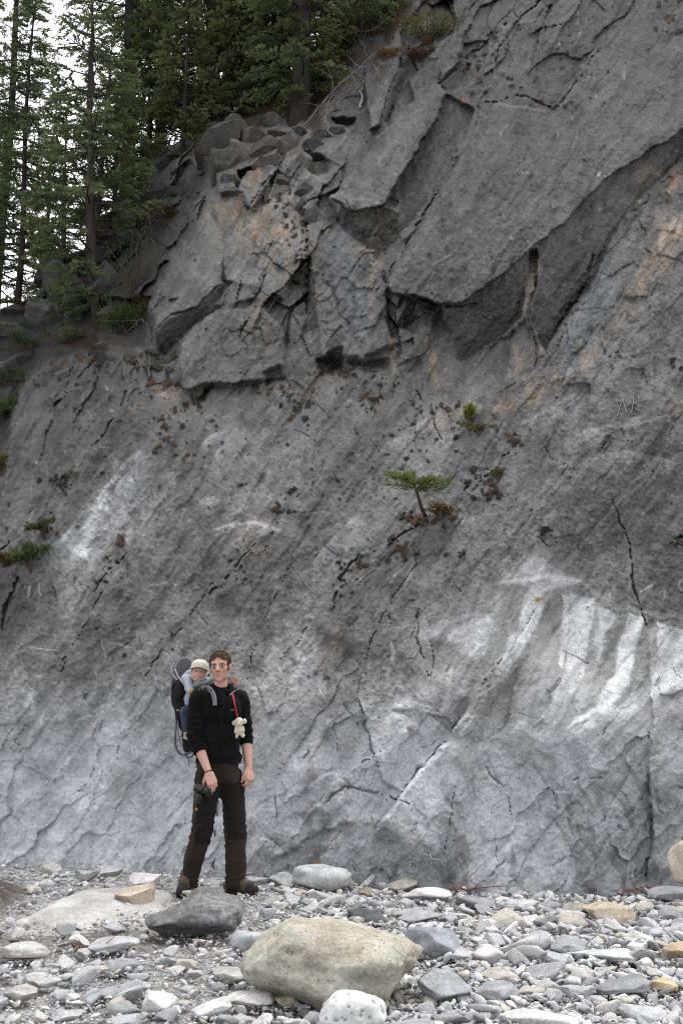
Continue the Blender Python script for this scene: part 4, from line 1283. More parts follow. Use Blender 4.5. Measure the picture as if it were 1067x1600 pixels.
GREEN_J = (0.085, 0.105, 0.035)
for nm, px, py, rx, ry, rz, n, col, lab, kw in [
    ('juniper_bush', 668, 62, 0.55, 0.35, 0.34, 2600, (0.085, 0.088, 0.034), 'olive juniper bush on the edge of the topmost slab', {}),
    ('juniper_bush', 652, 92, 0.42, 0.2, 0.16, 900, (0.085, 0.045, 0.028), 'rust brown dead juniper sprays below the olive bush', {}),
    ('juniper_bush', 195, 520, 0.42, 0.3, 0.36, 1800, (0.055, 0.080, 0.026), 'green juniper clump on the ledge between the pine and the hanging block', {}),
    ('leafless_bush', 208, 452, 0.55, 0.4, 0.75, 900, (0.075, 0.085, 0.045), 'sparse grey green bush against the dark crag', dict(L=0.035, W=0.018, stems=26)),
    ('juniper_bush', 118, 532, 0.36, 0.25, 0.12, 800, (0.095, 0.105, 0.045), 'low pale green tuft spilling over the ledge by the pine', {}),
    ('juniper_bush', 10, 882, 0.16, 0.2, 0.12, 500, (0.10, 0.085, 0.03), 'yellowish cushion plant on the wall, nearer the frame edge of two', {}),
    ('juniper_bush', 46, 878, 0.17, 0.15, 0.12, 800, (0.068, 0.085, 0.034), 'bright green cushion plant on the wall above the black crack', {}),
    ('juniper_bush', 70, 832, 0.10, 0.1, 0.10, 300, (0.068, 0.078, 0.032), 'small mossy green tuft in the sloping crack above the cushion plants', {}),
    ('juniper_bush', 4, 735, 0.14, 0.15, 0.12, 400, (0.085, 0.075, 0.03), 'brownish tuft at the edge of the smooth dark block', {}),
    ('fir_seedling', 736, 655, 0.11, 0.1, 0.14, 420, (0.15, 0.165, 0.03), 'yellow green fir seedling at the foot of the ochre ramp', dict(L=0.05)),
    ('fir_seedling', 748, 672, 0.2, 0.1, 0.07, 260, (0.085, 0.085, 0.03), 'dull olive mat of plants just below the yellow green seedling', dict(L=0.04)),
    ('fir_seedling', 778, 742, 0.07, 0.06, 0.07, 140, (0.09, 0.12, 0.035), 'tiny green sprig in the crack beside the lone crooked pine', dict(L=0.04)),
    ('juniper_bush', 205, 300, 0.7, 0.4, 0.35, 1600, (0.060, 0.062, 0.026), 'olive undergrowth on the rubble slope under the tall spruce', {}),
    ('juniper_bush', 262, 345, 0.5, 0.3, 0.3, 1100, (0.060, 0.040, 0.022), 'russet brown shrub in the cleft below the jointed rocks', {}),
    ('juniper_bush', 228, 492, 0.35, 0.25, 0.22, 700, (0.070, 0.045, 0.026), 'reddish dead needles banked against the hanging block', {}),
    ('juniper_bush', 15, 520, 0.5, 0.35, 0.16, 900, (0.045, 0.065, 0.026), 'dark green low plants on the far ledge rocks', {}),
    ('juniper_bush', 14, 600, 0.30, 0.25, 0.18, 700, (0.050, 0.070, 0.026), 'dark fir sprays hanging below the far ledge', {}),
    ('juniper_bush', 8, 652, 0.35, 0.3, 0.25, 900, (0.055, 0.078, 0.03), 'dark fir sprays at the cliff edge just above the smooth block', {}),
    ('juniper_bush', 40, 548, 0.4, 0.3, 0.2, 700, (0.05, 0.06, 0.026), 'shaded low bush in the recess behind the smooth block', {}),
    ('juniper_bush', 540, 70, 0.8, 0.4, 0.4, 1700, (0.070, 0.052, 0.028), 'brown and olive thicket on the earth slope by the upper slab', {}),
    ('juniper_bush', 480, 110, 0.6, 0.4, 0.4, 1500, (0.060, 0.062, 0.028), 'dark olive thicket at the foot of the thick fir', {}),
    ('juniper_bush', 590, 30, 0.7, 0.4, 0.35, 1500, (0.065, 0.066, 0.03), 'olive scrub along the top of the earth slope', {}),
    ('juniper_bush', 395, 155, 0.9, 0.4, 0.45, 2600, (0.055, 0.066, 0.024), 'broad olive bush under the drooping fir on the rim', {}),
    ('juniper_bush', 520, 120, 0.6, 0.4, 0.35, 1000, (0.060, 0.032, 0.022), 'rusty undergrowth behind the tangle of dead branches', {}),
    ('juniper_bush', 600, 90, 0.30, 0.2, 0.12, 500, (0.13, 0.075, 0.02), 'orange moss cushion on the shoulder of the upper slab', {}),
    ('juniper_bush', 688, 802, 0.22, 0.1, 0.07, 260, (0.10, 0.075, 0.032), 'tan grass tuft at the root of the lone crooked pine', dict(L=0.05)),
]:
    p = on_cliff(px, py, 0.05)
    shrub(nm, p, rx, ry, rz, n, col, int(px * 7 + py), lab, **kw)

# the lone crooked pine on the wall
b0 = on_cliff(664, 806, 0.02)
t = empty('pine_sapling', b0, 0, 'lone crooked little pine growing out of the bare wall', 'tree')
yb = b0[1] - 0.25
path = [np.zeros(3)] + [P(x, y, yb + k) - b0 for x, y, k in [(657, 790, .12), (652, 772, .06), (647, 758, 0)]]
T = MB()
v, f = tube(spline(path, 12), np.linspace(0.024, 0.010, 12), 7)
T.add(v, f, (0.045, 0.035, 0.030))
Lm, BB_, DD_, CC_ = T, [], [], []
rng = np.random.default_rng(4)
for tip, st in [((600, 757), 0), ((612, 742), 1), ((628, 745), 1), ((645, 742), 2), ((662, 748), 2), ((680, 752), 1), ((696, 750), 0), ((690, 762), 0), ((668, 764), 0), ((636, 760), 1)]:
    s0 = path[-1] if st else path[-2] * 0.4 + path[-1] * 0.6
    e = P(tip[0] + rng.uniform(-5, 5), tip[1] + rng.uniform(-5, 6), yb + rng.uniform(-0.15, 0.1)) - b0
    c = spline([s0, (s0 + e) / 2 + np.array([0, 0, 0.02]), e], 8)
    v, f = tube(c, np.linspace(0.008, 0.003, 8), 4, caps=False)
    Lm.add(v, f[:1], (0.05, 0.04, 0.033))
    m = int(rng.uniform(70, 230))
    u = rng.uniform(0.35, 1.03, m)
    B = s0 + (e - s0) * u[:, None] + rng.normal(0, 0.022, (m, 3)) * np.array([1.3, 1.3, 0.7])
    BB_.append(B)
    DD_.append(np.repeat(((e - s0) / np.linalg.norm(e - s0))[None], m, 0) * 0.6 + np.array([0, 0, 0.35]))
    CC_.append(np.array([0.115, 0.145, 0.036]) * rng.uniform(0.6, 1.35, (m, 1)))
T.build('trunk', M_bark, t)
V, F, Cc = blades(np.concatenate(BB_), np.concatenate(DD_), 0.055, 0.013, rng, np.concatenate(CC_), 0.7)
obj('crown', mesh_np('crown', V, F, M_needles, Cc, False), t)


def dead_branch(pts, r0, seed, label, col=(0.16, 0.15, 0.145), nt=7, group=None, name='dead_branch', tl=0.35):
    rng = np.random.default_rng(seed)
    p = np.array(pts)
    o = p[0]
    S = MB()
    c = spline(p - o, 16)
    c += 0.012 * rng.normal(size=c.shape)
    v, f = tube(c, np.linspace(r0, r0 * 0.25, 16), 6)
    S.add(v, f, col)
    for k in range(nt):
        i = rng.integers(3, 15)
        d = c[i] - c[i - 1]
        d /= np.linalg.norm(d) + 1e-9
        e = d * 0.6 + rng.normal(size=3) * 0.6
        e *= tl * rng.uniform(0.5, 1.2)
        q = np.array([c[i], c[i] + e * 0.5 + 0.03 * rng.normal(size=3), c[i] + e])
        v, f = tube(spline(q, 6), np.linspace(r0 * 0.5, r0 * 0.15, 6), 4, caps=False)
        S.add(v, f[:1], np.array(col) * rng.uniform(0.8, 1.15))
    ob = S.build(name, M_twig, None, True, o)
    return tag(ob, label, 'branch', group)


def cp(px, py, out):
    return on_cliff(px, py, out)


dead_branch([cp(563, 168, .1), cp(566, 152, .18), cp(565, 138, .2), cp(572, 120, .25)], 0.028, 1, 'bleached white root hanging over the small overhanging slab', (0.36, 0.34, 0.33), 2, tl=.15)
dead_branch([cp(470, 205, .1), cp(505, 160, .6), cp(545, 120, .9), cp(590, 80, .8)], 0.022, 2, 'long grey dead branch arching up from the thick fir to the upper slab', nt=12)
dead_branch([cp(520, 215, .1), cp(508, 185, .4), cp(520, 150, .6), cp(560, 130, .5)], 0.018, 3, 'forked grey dead branch above the blocky overhang', nt=10)
dead_branch([cp(500, 185, .2), cp(540, 140, .6), cp(580, 110, .7)], 0.016, 4, 'thin dead branch in the tangle above the small overhanging slab', (0.13, 0.115, 0.105), 10)
dead_branch([cp(560, 60, .3), cp(580, 95, .6), cp(600, 130, .5)], 0.016, 5, 'dead branch drooping in front of the brown earth', (0.12, 0.105, 0.095), 9)
dead_branch([cp(530, 20, .4), cp(570, 50, .8), cp(620, 20, .7)], 0.02, 6, 'dark dead branch at the top of the earth slope', (0.10, 0.085, 0.075), 9)
dead_branch([cp(150, 505, .1), cp(165, 470, .4), cp(150, 440, .6)], 0.014, 7, 'curled dry branch at the root of the leaning pine', (0.12, 0.11, 0.1), 6)
dead_branch([cp(240, 530, .1), cp(222, 500, .5), cp(200, 520, .5), cp(175, 525, .4)], 0.012, 8, 'dry branches trailing over the ledge by the hanging block', (0.11, 0.095, 0.085), 8)
dead_branch([cp(232, 590, .05), cp(234, 560, .15), cp(228, 530, .2)], 0.010, 9, 'thin dry stem in the dark gap under the hanging block', (0.15, 0.14, 0.13), 5, tl=.2)
dead_branch([cp(330, 190, .1), cp(290, 165, .9), cp(250, 150, 1.2)], 0.02, 10, 'crooked bare limb reaching out over the brow', (0.11, 0.10, 0.092), 8)

# ------------------------------------------------------------------ stones
def rock_V(seed, sub=3, planes=9, lo=0.55, hi=0.85, rough=0.06, nscale=2.2, round_=0.97, sq=0.75):
    """unit stone: an icosphere cut by planes and roughened, its box scaled to -1..1"""
    rng = np.random.default_rng(seed)
    V, F = ico(sub)
    pw = 2.0 / sq
    V = V / ((np.abs(V) ** pw).sum(1) ** (1 / pw))[:, None]
    V = V * (1 + 0.22 * fbm3(V * 0.9 + seed * 3.1, seed, 2))[:, None]
    for k in range(planes):
        n = rng.normal(size=3)
        n /= np.linalg.norm(n)
        d = rng.uniform(lo, hi)
        V = V - np.outer(np.maximum(V @ n - d, 0) * round_, n)
    r = np.linalg.norm(V, axis=1)[:, None]
    V = V * (1 + rough * fbm3(V * nscale + seed, seed + 4, 4, 0.55)[:, None])
    V = V - (V.max(0) + V.min(0)) / 2
    V = V / np.abs(V).max(0)
    return V, F


M_stone = rock_mat('river_stone', var=0.28, bump=0.55, fine=42, scale=1.6, dist=0.012, rough=0.85)
M_boulder = rock_mat('tan_boulder', var=0.20, bump=0.7, fleck=0.16, fine=42, scale=1.6, dist=0.02, rough=0.88, pits=0.3)
M_dark = rock_mat('dark_boulder', var=0.26, bump=0.8, fleck=0.25, fine=36, scale=1.3, dist=0.02, rough=0.9)
M_pitted = rock_mat('pitted_stone', var=0.10, bump=0.35, fine=30, scale=1.2, dist=0.012)
M_rim = rock_mat('rim_rock', var=0.34, bump=0.8, fine=30, scale=1.2, dist=0.03)

W_, G_, T_, D_, B_ = (0.55, 0.52, 0.515), (0.385, 0.385, 0.387), (0.42, 0.39, 0.345), (0.29, 0.29, 0.295), (0.36, 0.37, 0.39)
P_ = (0.45, 0.442, 0.425)


def stone_col(V, base, seed, amp=0.22, veins=0.0, warm=0.0):
    n = fbm3(V * 2.3 + seed, seed + 77, 4, 0.6)
    c = np.array(base) * (1 + amp * n)[:, None]
    if veins:
        q = np.abs(fbm3(V * np.array([1.2, 1.2, 3.5]) + seed * 2, seed + 5, 3))
        c = c * (1 + veins * sstep(0.10, 0.0, q))[:, None]
    if warm:
        w = sstep(0.0, 0.5, fbm3(V * 1.7 + seed * 5, seed + 15, 3))[:, None] * warm
        c = c * (1 - w) + np.array([0.40, 0.31, 0.20]) * w
    return np.clip(c, 0.02, 0.75)


BOXES = []


def place_stone(name, box, base, seed, label, cat='stone', sub=4, planes=12, lo=.5, hi=.85, rough=.06, mat=None, depth=0.85, yaw=0.0, sink=0.12, amp=.22, veins=0.0, warm=0.0, shape=None, group=None, sy=None, fl=None, Y=None, round_=.97, sq=0.75):
    """a stone filling the photo box (x0, y0, x1, y1), standing on the bed"""
    x0, y0, x1, y1 = box
    BOXES.append(box)
    g = on_ground((x0 + x1) / 2, y1 - 1)
    Yb = g[1] if Y is None else Y
    wx = (x1 - x0) / FPX * Yb * 1.03 / 2
    dp = depth * wx
    Yc = Yb + dp * 0.75
    wx *= Yc / Yb
    top = at((x0 + x1) / 2, y0, Yc + dp * 0.3)[2]
    xc = at((x0 + x1) / 2, (y0 + y1) / 2, Yc)[0]
    zb = float(gz(np.array([xc]), np.array([Yc]))[0]) if Y is None else at(0, y1, Yb)[2]
    hz = max(top - zb, 0.02) / (2 - sink * 2)
    V, F = rock_V(seed, sub, planes, lo, hi, rough, round_=round_, sq=sq)
    if shape is not None:
        V = shape(V)
    C = stone_col(V, base, seed, amp, veins, warm)
    V = V * np.array([wx, dp, hz])
    if fl:
        V[:, 2] += fl * V[:, 0]
    o = obj(name, mesh_np(name, V, F, mat or M_stone, C), None, (xc, Yc, zb + hz * (1 - 2 * sink)))
    return tag(o, label, cat, group)


def big_shape(V):
    V = V.copy()
    # broad loaf: knob at the upper left, undercut at the lower left, flat sloping top to the right
    x, z = V[:, 0], V[:, 2]
    V[:, 2] = np.where(z > 0, z * (1.0 - 0.20 * sstep(-0.1, 0.95, x)), z)
    kn = np.exp(-((x + 0.48) / 0.20) ** 2) * np.clip(z, 0, 1)
    V[:, 2] += 0.10 * kn
    u = sstep(-0.1, -0.85, z) * sstep(0.2, -0.8, x)
    V[:, 0] += 0.42 * u
    V[:, 1] += 0.25 * u
    d = np.exp(-(((x + 0.42) / 0.09) ** 2 + ((z - 0.62) / 0.10) ** 2)) * (V[:, 1] < 0)
    V[:, 1] += 0.10 * d
    return V


place_stone('boulder', (387, 1440, 652, 1592), (0.32, 0.308, 0.265), 5, 'large tan loaf shaped boulder with a knob on its upper corner', 'boulder', sub=5, planes=4, lo=.95, hi=1.1, rough=.08, mat=M_boulder, sq=0.5, depth=0.75, shape=big_shape, sink=.10, amp=.22, warm=.22)
o = place_stone('boulder', (503, 1541, 600, 1622), (0.50, 0.50, 0.49), 9, 'rounded white stone full of small pits in front of the large tan boulder', 'stone', sub=5, planes=5, lo=.85, hi=1.0, rough=.05, mat=M_pitted, depth=0.9, Y=4.72, amp=.10, sq=1.0)
rng = np.random.default_rng(3)
me = o.data
v = np.zeros(len(me.vertices) * 3, np.float32)
me.vertices.foreach_get('co', v)
v = v.reshape(-1, 3)
c = np.ones((len(v), 4), np.float32)
me.color_attributes['Col'].data.foreach_get('color', c.ravel())
cc = np.zeros(len(v) * 4, np.float32)
me.color_attributes['Col'].data.foreach_get('color', cc)
cc = cc.reshape(-1, 4)
sc_ = np.abs(v).max()
for k in range(70):
    i = rng.integers(len(v))
    r = rng.uniform(0.03, 0.11) * sc_
    d = (v - v[i]) * np.array([1, 1, rng.uniform(0.8, 1.6)])
    m = sstep(r, r * 0.3, np.linalg.norm(d, axis=1))
    nrm = v[i] / np.linalg.norm(v[i])
    v -= (m * r * 0.55)[:, None] * nrm
    cc[:, :3] *= (1 - 0.72 * m)[:, None]
    cc[:, :3] += (m * 0.03)[:, None] * np.array([1.2, 0.9, 0.5])
me.vertices.foreach_set('co', v.ravel())
me.color_attributes['Col'].data.foreach_set('color', cc.ravel())
me.update()


def wedge(V):
    V = V.copy()
    x = V[:, 0]
    V[:, 2] = np.where(V[:, 2] > 0, V[:, 2] * np.interp(x, [-1, -0.5, -0.05, 0.35, 0.8, 1], [0.05, 0.5, 1.0, 1.0, 0.72, 0.4]), V[:, 2])
    return V


place_stone('boulder', (236, 1384, 377, 1470), (0.165, 0.164, 0.164), 21, 'dark grey wedge shaped boulder in front of the standing man', 'boulder', sub=5, planes=9, lo=.66, hi=.95, rough=.11, mat=M_dark, depth=0.7, shape=wedge, sink=.08, amp=.35)
place_stone('bedrock_slab', (44, 1392, 262, 1450), (0.37, 0.36, 0.345), 33, 'broad flat pale slab of bedrock showing through the gravel', 'rock slab', sub=4, planes=10, lo=.75, hi=.97, depth=1.75, sink=.72, rough=.09, amp=.2, veins=.2)
for nm, box, base, seed, lab, kw in [
    ('stone', (183, 1383, 238, 1421), (0.42, 0.35, 0.28), 41, 'pinkish tan angular stone lying on the pale bedrock slab', {}),
    ('stone', (203, 1362, 250, 1393), W_, 42, 'rounded white stone behind the pinkish tan one', {}),
    ('boulder', (460, 1349, 547, 1396), (0.37, 0.37, 0.365), 43, 'pale smooth boulder against the foot of the cliff with a leaf on top', dict(sub=4, planes=6, lo=.75, hi=.95)),
    ('stone', (604, 1370, 650, 1393), (0.42, 0.39, 0.34), 44, 'cream rounded stone at the foot of the cliff beside white ones', {}),
    ('stone', (628, 1385, 702, 1410), W_, 45, 'long low white stone with a pointed end near the cliff foot', {}),
    ('boulder', (636, 1447, 716, 1502), (0.22, 0.23, 0.25), 46, 'blue grey stone with sloping bands behind the large tan boulder', dict(veins=.35, sub=4)),
    ('stone', (542, 1412, 606, 1443), (0.19, 0.19, 0.192), 47, 'grey roof shaped stone standing alone behind the large tan boulder', dict(planes=6, lo=.45, hi=.7)),
    ('stone', (916, 1407, 986, 1444), (0.40, 0.345, 0.265), 48, 'sandy orange stone with a humped back on the cobbles', dict(sub=4)),
    ('boulder', (1014, 1385, 1090, 1414), (0.25, 0.25, 0.255), 49, 'flat topped grey block by the tall pinkish boulder', dict(planes=6, lo=.5, hi=.75)),
    ('boulder', (1049, 1311, 1120, 1382), (0.46, 0.40, 0.335), 50, 'tall pinkish boulder against the cliff cut off by the frame', dict(sub=4, warm=.2, Y=8.3)),
    ('stone', (1012, 1529, 1056, 1556), (0.42, 0.34, 0.21), 51, 'ochre yellow stone with flat faces', dict(planes=7, lo=.45, hi=.75)),
    ('stone', (226, 1549, 277, 1585), W_, 52, 'white blunt stone nearest the grit path', {}),
    ('stone', (302, 1561, 361, 1594), (0.47, 0.47, 0.465), 53, 'smooth white stone tilted beside the long white one', dict(fl=.2, lo=.7, hi=.95)),
    ('stone', (358, 1546, 428, 1580), W_, 54, 'long white rounded stone below the undercut of the large tan boulder', dict(lo=.7, hi=.95)),
    ('stone', (145, 1461, 217, 1491), (0.34, 0.34, 0.345), 55, 'pale grey stone with a slanting ridge on the grit path', dict(planes=6, lo=.5, hi=.8)),
    ('stone', (-6, 1468, 79, 1504), (0.38, 0.375, 0.365), 56, 'layered pale flat stone at the edge of the grit path', dict(planes=8)),
    ('stone', (363, 1449, 426, 1492), (0.33, 0.34, 0.355), 57, 'pale stone with a darker blue face between the two big boulders', dict(planes=7, lo=.5, hi=.8)),
    ('stone', (8, 1541, 56, 1569), (0.33, 0.32, 0.305), 58, 'dull cream stone half sunk in fine gravel', {}),
    ('stone', (930, 1525, 1013, 1562), (0.22, 0.222, 0.23), 59, 'long dark grey smooth stone next to the ochre yellow one', dict(fl=.16, lo=.7, hi=.95)),
    ('stone', (888, 1480, 986, 1511), (0.40, 0.405, 0.41), 60, 'broad flat whitish stone among the cobbles', dict(planes=8)),
    ('stone', (857, 1458, 917, 1494), (0.29, 0.292, 0.30), 61, 'triangular grey stone beside the broad flat whitish one', dict(planes=6, lo=.45, hi=.75)),
    ('stone', (1040, 1474, 1090, 1506), (0.36, 0.28, 0.20), 62, 'brown tan stone cut off by the frame edge', {}),
    ('stone', (785, 1570, 900, 1625), (0.46, 0.46, 0.455), 63, 'big white jagged stone at the lower edge', dict(planes=9, lo=.45, hi=.85, sub=4, Y=4.75)),
    ('stone', (751, 1512, 806, 1537), (0.34, 0.315, 0.285), 64, 'oval tan grey stone in front of the blue grey banded one', {}),
    ('stone', (744, 1535, 810, 1570), (0.27, 0.275, 0.28), 65, 'rounded grey stone just nearer than the oval tan grey one', dict(lo=.7, hi=.95)),
    ('stone', (580, 1461, 642, 1486), (0.46, 0.46, 0.455), 66, 'white flat stone showing over the back of the large tan boulder', {}),
    ('stone', (655, 1512, 736, 1572), (0.28, 0.285, 0.295), 67, 'blocky cracked grey stone touching the end of the large tan boulder', dict(planes=8, lo=.45, hi=.8, sub=4)),
    ('stone', (477, 1431, 512, 1452), W_, 68, 'small bright white stone on the gravel above the large tan boulder', {}),
    ('stone', (714, 1397, 776, 1421), (0.24, 0.24, 0.24), 69, 'flat grey stone under the reddish driftwood', {}),
    ('stone', (793, 1405, 842, 1420), (0.43, 0.43, 0.43), 70, 'thin white flat stone near the cliff foot', {}),
    ('stone', (556, 1388, 584, 1403), (0.22, 0.17, 0.13), 71, 'small brown stone between the pale boulder and the cream one', {}),
    ('stone', (978, 1454, 1018, 1476), (0.46, 0.455, 0.44), 72, 'bright white stone with a dark base near the brown tan stone', {}),
    ('stone', (880, 1408, 925, 1430), (0.27, 0.255, 0.235), 73, 'brownish grey stone touching the sandy orange one', {}),
    ('stone', (380, 1368, 420, 1386), (0.26, 0.26, 0.265), 74, 'grey stone on the gravel just past the man\'s boot', {}),
    ('stone', (420, 1362, 466, 1388), (0.32, 0.32, 0.32), 75, 'grey white stone leaning on the pale boulder at the cliff foot', {}),
    ('stone', (150, 1352, 190, 1372), (0.34, 0.34, 0.34), 76, 'pale stone in a row along the foot of the scoured wall', {}),
    ('stone', (118, 1358, 152, 1380), (0.30, 0.30, 0.30), 77, 'greyish stone behind the far corner of the pale bedrock slab', {}),
    ('stone', (428, 1552, 470, 1580), (0.40, 0.34, 0.26), 78, 'small tan stone tucked under the large tan boulder', {}),
    ('stone', (620, 1420, 690, 1446), (0.30, 0.30, 0.305), 79, 'low grey stone behind the blue grey banded one', {}),
    ('stone', (690, 1480, 742, 1502), (0.36, 0.36, 0.365), 80, 'light grey stone in the lap of the blue grey banded one', {}),
    ('stone', (330, 1510, 395, 1537), (0.33, 0.325, 0.31), 81, 'flat pale stone short of the undercut of the large tan boulder', {}),
    ('stone', (60, 1350, 96, 1366), (0.36, 0.345, 0.32), 82, 'cream stone at the foot of the scoured wall by the earth bank', {}),
    ('stone', (965, 1565, 1040, 1600), (0.36, 0.36, 0.365), 83, 'pale grey slab stone below the long dark smooth one', {}),
    ('stone', (600, 1592, 680, 1640), (0.30, 0.30, 0.30), 84, 'grey stone at the lower edge beside the pitted white one', dict(Y=4.7)),
    ('stone', (80, 1575, 130, 1600), (0.33, 0.33, 0.33), 85, 'medium grey stone at the lower edge of the grit', {}),
    ('stone', (880, 1378, 950, 1400), (0.34, 0.34, 0.34), 86, 'pale stone lying against the foot of the cliff under dry twigs', {}),
]:
    place_stone(nm, box, base, seed, lab, 'boulder' if nm == 'boulder' else 'stone', **kw)

# cobbles: a dozen shapes shared by some 240 stones
_cob = []
for k in range(18):
    V, F = rock_V(300 + k, 3, 11 + k % 6, .42, .85, .06)
    tone = [G_, W_, B_, P_, G_, D_, P_, T_, G_, W_, B_, G_][k % 12]
    q = np.array(tone)
    C = stone_col(V, q, 300 + k, .2, .3 if k % 3 == 0 else 0, .12 if k % 4 == 0 else 0)
    _cob.append((mesh_np('cobble', V, F, M_stone, C), 'GWBPGDPTGWBG'[k % 12]))
_tone = dict(G='mid grey', W='whitish', B='bluish grey', P='cream grey', D='dark grey', T='tan')
_MARKS = [(520, 1515, 'the large tan boulder'), (550, 1580, 'the pitted white stone'), (308, 1430, 'the dark wedge boulder'), (150, 1415, 'the pale bedrock slab'), (210, 1402, 'the pinkish tan stone'), (226, 1378, 'the white stone behind the slab'),
          (503, 1372, 'the leaf topped boulder'), (665, 1398, 'the low pointed white stone'), (676, 1475, 'the blue grey banded stone'), (574, 1428, 'the grey roof shaped stone'), (951, 1426, 'the sandy orange stone'), (1045, 1400, 'the flat topped grey block'),
          (1034, 1542, 'the ochre yellow stone'), (251, 1567, 'the blunt white stone'), (331, 1578, 'the tilted smooth white stone'), (181, 1476, 'the ridged stone on the grit'), (37, 1486, 'the layered flat stone'), (394, 1470, 'the two faced pale stone'),
          (971, 1543, 'the long dark smooth stone'), (937, 1495, 'the broad flat whitish stone'), (887, 1476, 'the triangular grey stone'), (840, 1590, 'the jagged white stone'), (778, 1524, 'the oval tan grey stone'), (695, 1542, 'the cracked blocky stone'),
          (998, 1465, 'the white stone with a dark base'), (817, 1412, 'the thin flat white stone'), (745, 1409, 'the flat stone under driftwood'), (32, 1555, 'the half sunk cream stone'), (1000, 1585, 'the pale slab stone'), (105, 1588, 'the grey stone in the grit')]
_ord = ['', 'second ', 'third ', 'fourth ', 'fifth ', 'sixth ', 'seventh ', 'eighth ', 'ninth ', 'tenth ', 'eleventh ', 'twelfth ', 'thirteenth ', 'fourteenth ']
_grp = dict(G='mid grey cobbles', W='whitish cobbles', B='bluish cobbles', P='cream grey cobbles', D='dark cobbles', T='tan cobbles')
rc = random.Random(77)
n_c, tries = 0, 0
_taken = []
_cobs = []
while n_c < 235 and tries < 6000:
    tries += 1
    px, py = rc.uniform(-15, 1080), 1362 + 245 * rc.random() ** 0.9
    if px < 400 and rc.random() < 0.82:
        continue
    if px < 50 and py < 1440:
        continue
    g = on_ground(px, py)
    if px > 420 and py < 1400 + 8:
        continue
    size = rc.choice([0.042, 0.048, 0.055, 0.062, 0.07, 0.085, 0.105]) * (1.0 if px > 420 else 0.75) * rc.uniform(0.85, 1.2)
    pw = size / g[1] * FPX
    if any(b[0] - pw * 0.6 < px < b[2] + pw * 0.6 and b[1] - 2 < py < b[3] + pw * 0.4 for b in BOXES):
        continue
    if 262 < px < 425 and py < 1428:
        continue
    if any((g[0] - t[0]) ** 2 + (g[1] - t[1]) ** 2 < (0.75 * (size + t[2])) ** 2 for t in _taken):
        continue
    _taken.append((g[0], g[1], size))
    me, kd = _cob[rc.randrange(18)]
    o = obj('cobble', me)
    hgt = size * rc.uniform(0.35, 0.65)
    o.location = (g[0], g[1], g[2] + hgt * 0.55)
    o.scale = (size * rc.uniform(0.85, 1.25), size * rc.uniform(0.65, 1.0), hgt)
    o.rotation_euler = (rc.gauss(0, 0.22), rc.gauss(0, 0.22), rc.uniform(0, 6.28))
    _cobs.append((o, kd, px, py))
    n_c += 1


_near = {}
for o, kd, px, py in _cobs:
    dd = [(math.hypot(px - a, (py - b) * 1.8), t) for a, b, t in _MARKS]
    d0, t = min(dd)
    _near.setdefault((kd, t), []).append((d0, o))
for (kd, t), lst in _near.items():
    for r_, (d0, o) in enumerate(sorted(lst, key=lambda q: q[0])):
        tag(o, '%s cobble, %snearest of its colour to %s' % (_tone[kd], _ord[min(r_, 13)], t), 'cobble', _grp[kd])


def scatter(name, n, smin, smax, sub, seed, zoff, ymin=4.4, ymax=10.6, label=None):
    """loose gravel, one mesh"""
    rng = np.random.default_rng(seed)
    protos = [rock_V(500 + seed * 20 + k, sub, 9, .42, .85, .05) for k in range(14)]
    # density even in the picture: more stones per square metre nearby
    Y = 1.0 / rng.uniform(1 / ymax, 1 / ymin, n)
    X = (rng.uniform(-0.40, 0.40, n)) * Y
    e = earthy(X, Y)
    left = sstep(0.1, -0.8, X / Y * 6.0)
    s = smin * (smax / smin) ** (rng.random(n) ** 2.0)
    s = s * (1 - left * (0.25 + 0.4 * rng.random(n))) * (1 - 0.4 * e)
    s = s * np.clip(Y / 7.5, 0.75, 1.15)
    Z = gz(X, Y) + zoff
    VV, FF, CC = [], [], []
    pal = np.array([G_, W_, G_, P_, B_, G_, D_, P_, T_, G_, B_, (0.2, 0.2, 0.2)])
    off = 0
    for k in range(14):
        m = np.where(np.arange(n) % 14 == k)[0]
        V, F = protos[k]
        a = rng.uniform(0, 6.28, len(m))
        tx, ty = rng.normal(0, 0.3, len(m)), rng.normal(0, 0.3, len(m))
        sx, sy, sz = s[m] * rng.uniform(.8, 1.35, len(m)), s[m] * rng.uniform(.6, 1, len(m)), s[m] * rng.uniform(.35, .7, len(m))
        p = V[None] * np.stack([sx, sy, sz], 1)[:, None]
        p[..., 2] += p[..., 0] * tx[:, None] + p[..., 1] * ty[:, None]
        ca, sa = np.cos(a)[:, None], np.sin(a)[:, None]
        q = np.stack([p[..., 0] * ca - p[..., 1] * sa + X[m][:, None], p[..., 0] * sa + p[..., 1] * ca + Y[m][:, None], p[..., 2] + (Z[m] + sz * 0.45)[:, None]], -1)
        VV.append(q.reshape(-1, 3))
        FF.append((F[None] + (off + np.arange(len(m)) * len(V))[:, None, None]).reshape(-1, 3))
        off += len(m) * len(V)
        c = pal[rng.integers(0, len(pal), len(m))] * rng.uniform(0.75, 1.2, (len(m), 1))
        em = e[m][:, None]
        c = c * (1 - 0.72 * em) + np.array([0.13, 0.115, 0.10]) * 0.72 * em
        CC.append(np.repeat(c, len(V), axis=0) * (1 + 0.12 * rng.normal(size=(len(m) * len(V), 1))).clip(0.6, 1.4))
    o = obj(name, mesh_np(name, np.concatenate(VV), np.concatenate(FF), M_stone, np.concatenate(CC), smooth=True))
    return tag(o, label, None, None, 'stuff')


scatter('gravel', 7200, 0.019, 0.052, 2, 1, 0.006)
scatter('fine_gravel', 30000, 0.007, 0.022, 1, 2, 0.0)

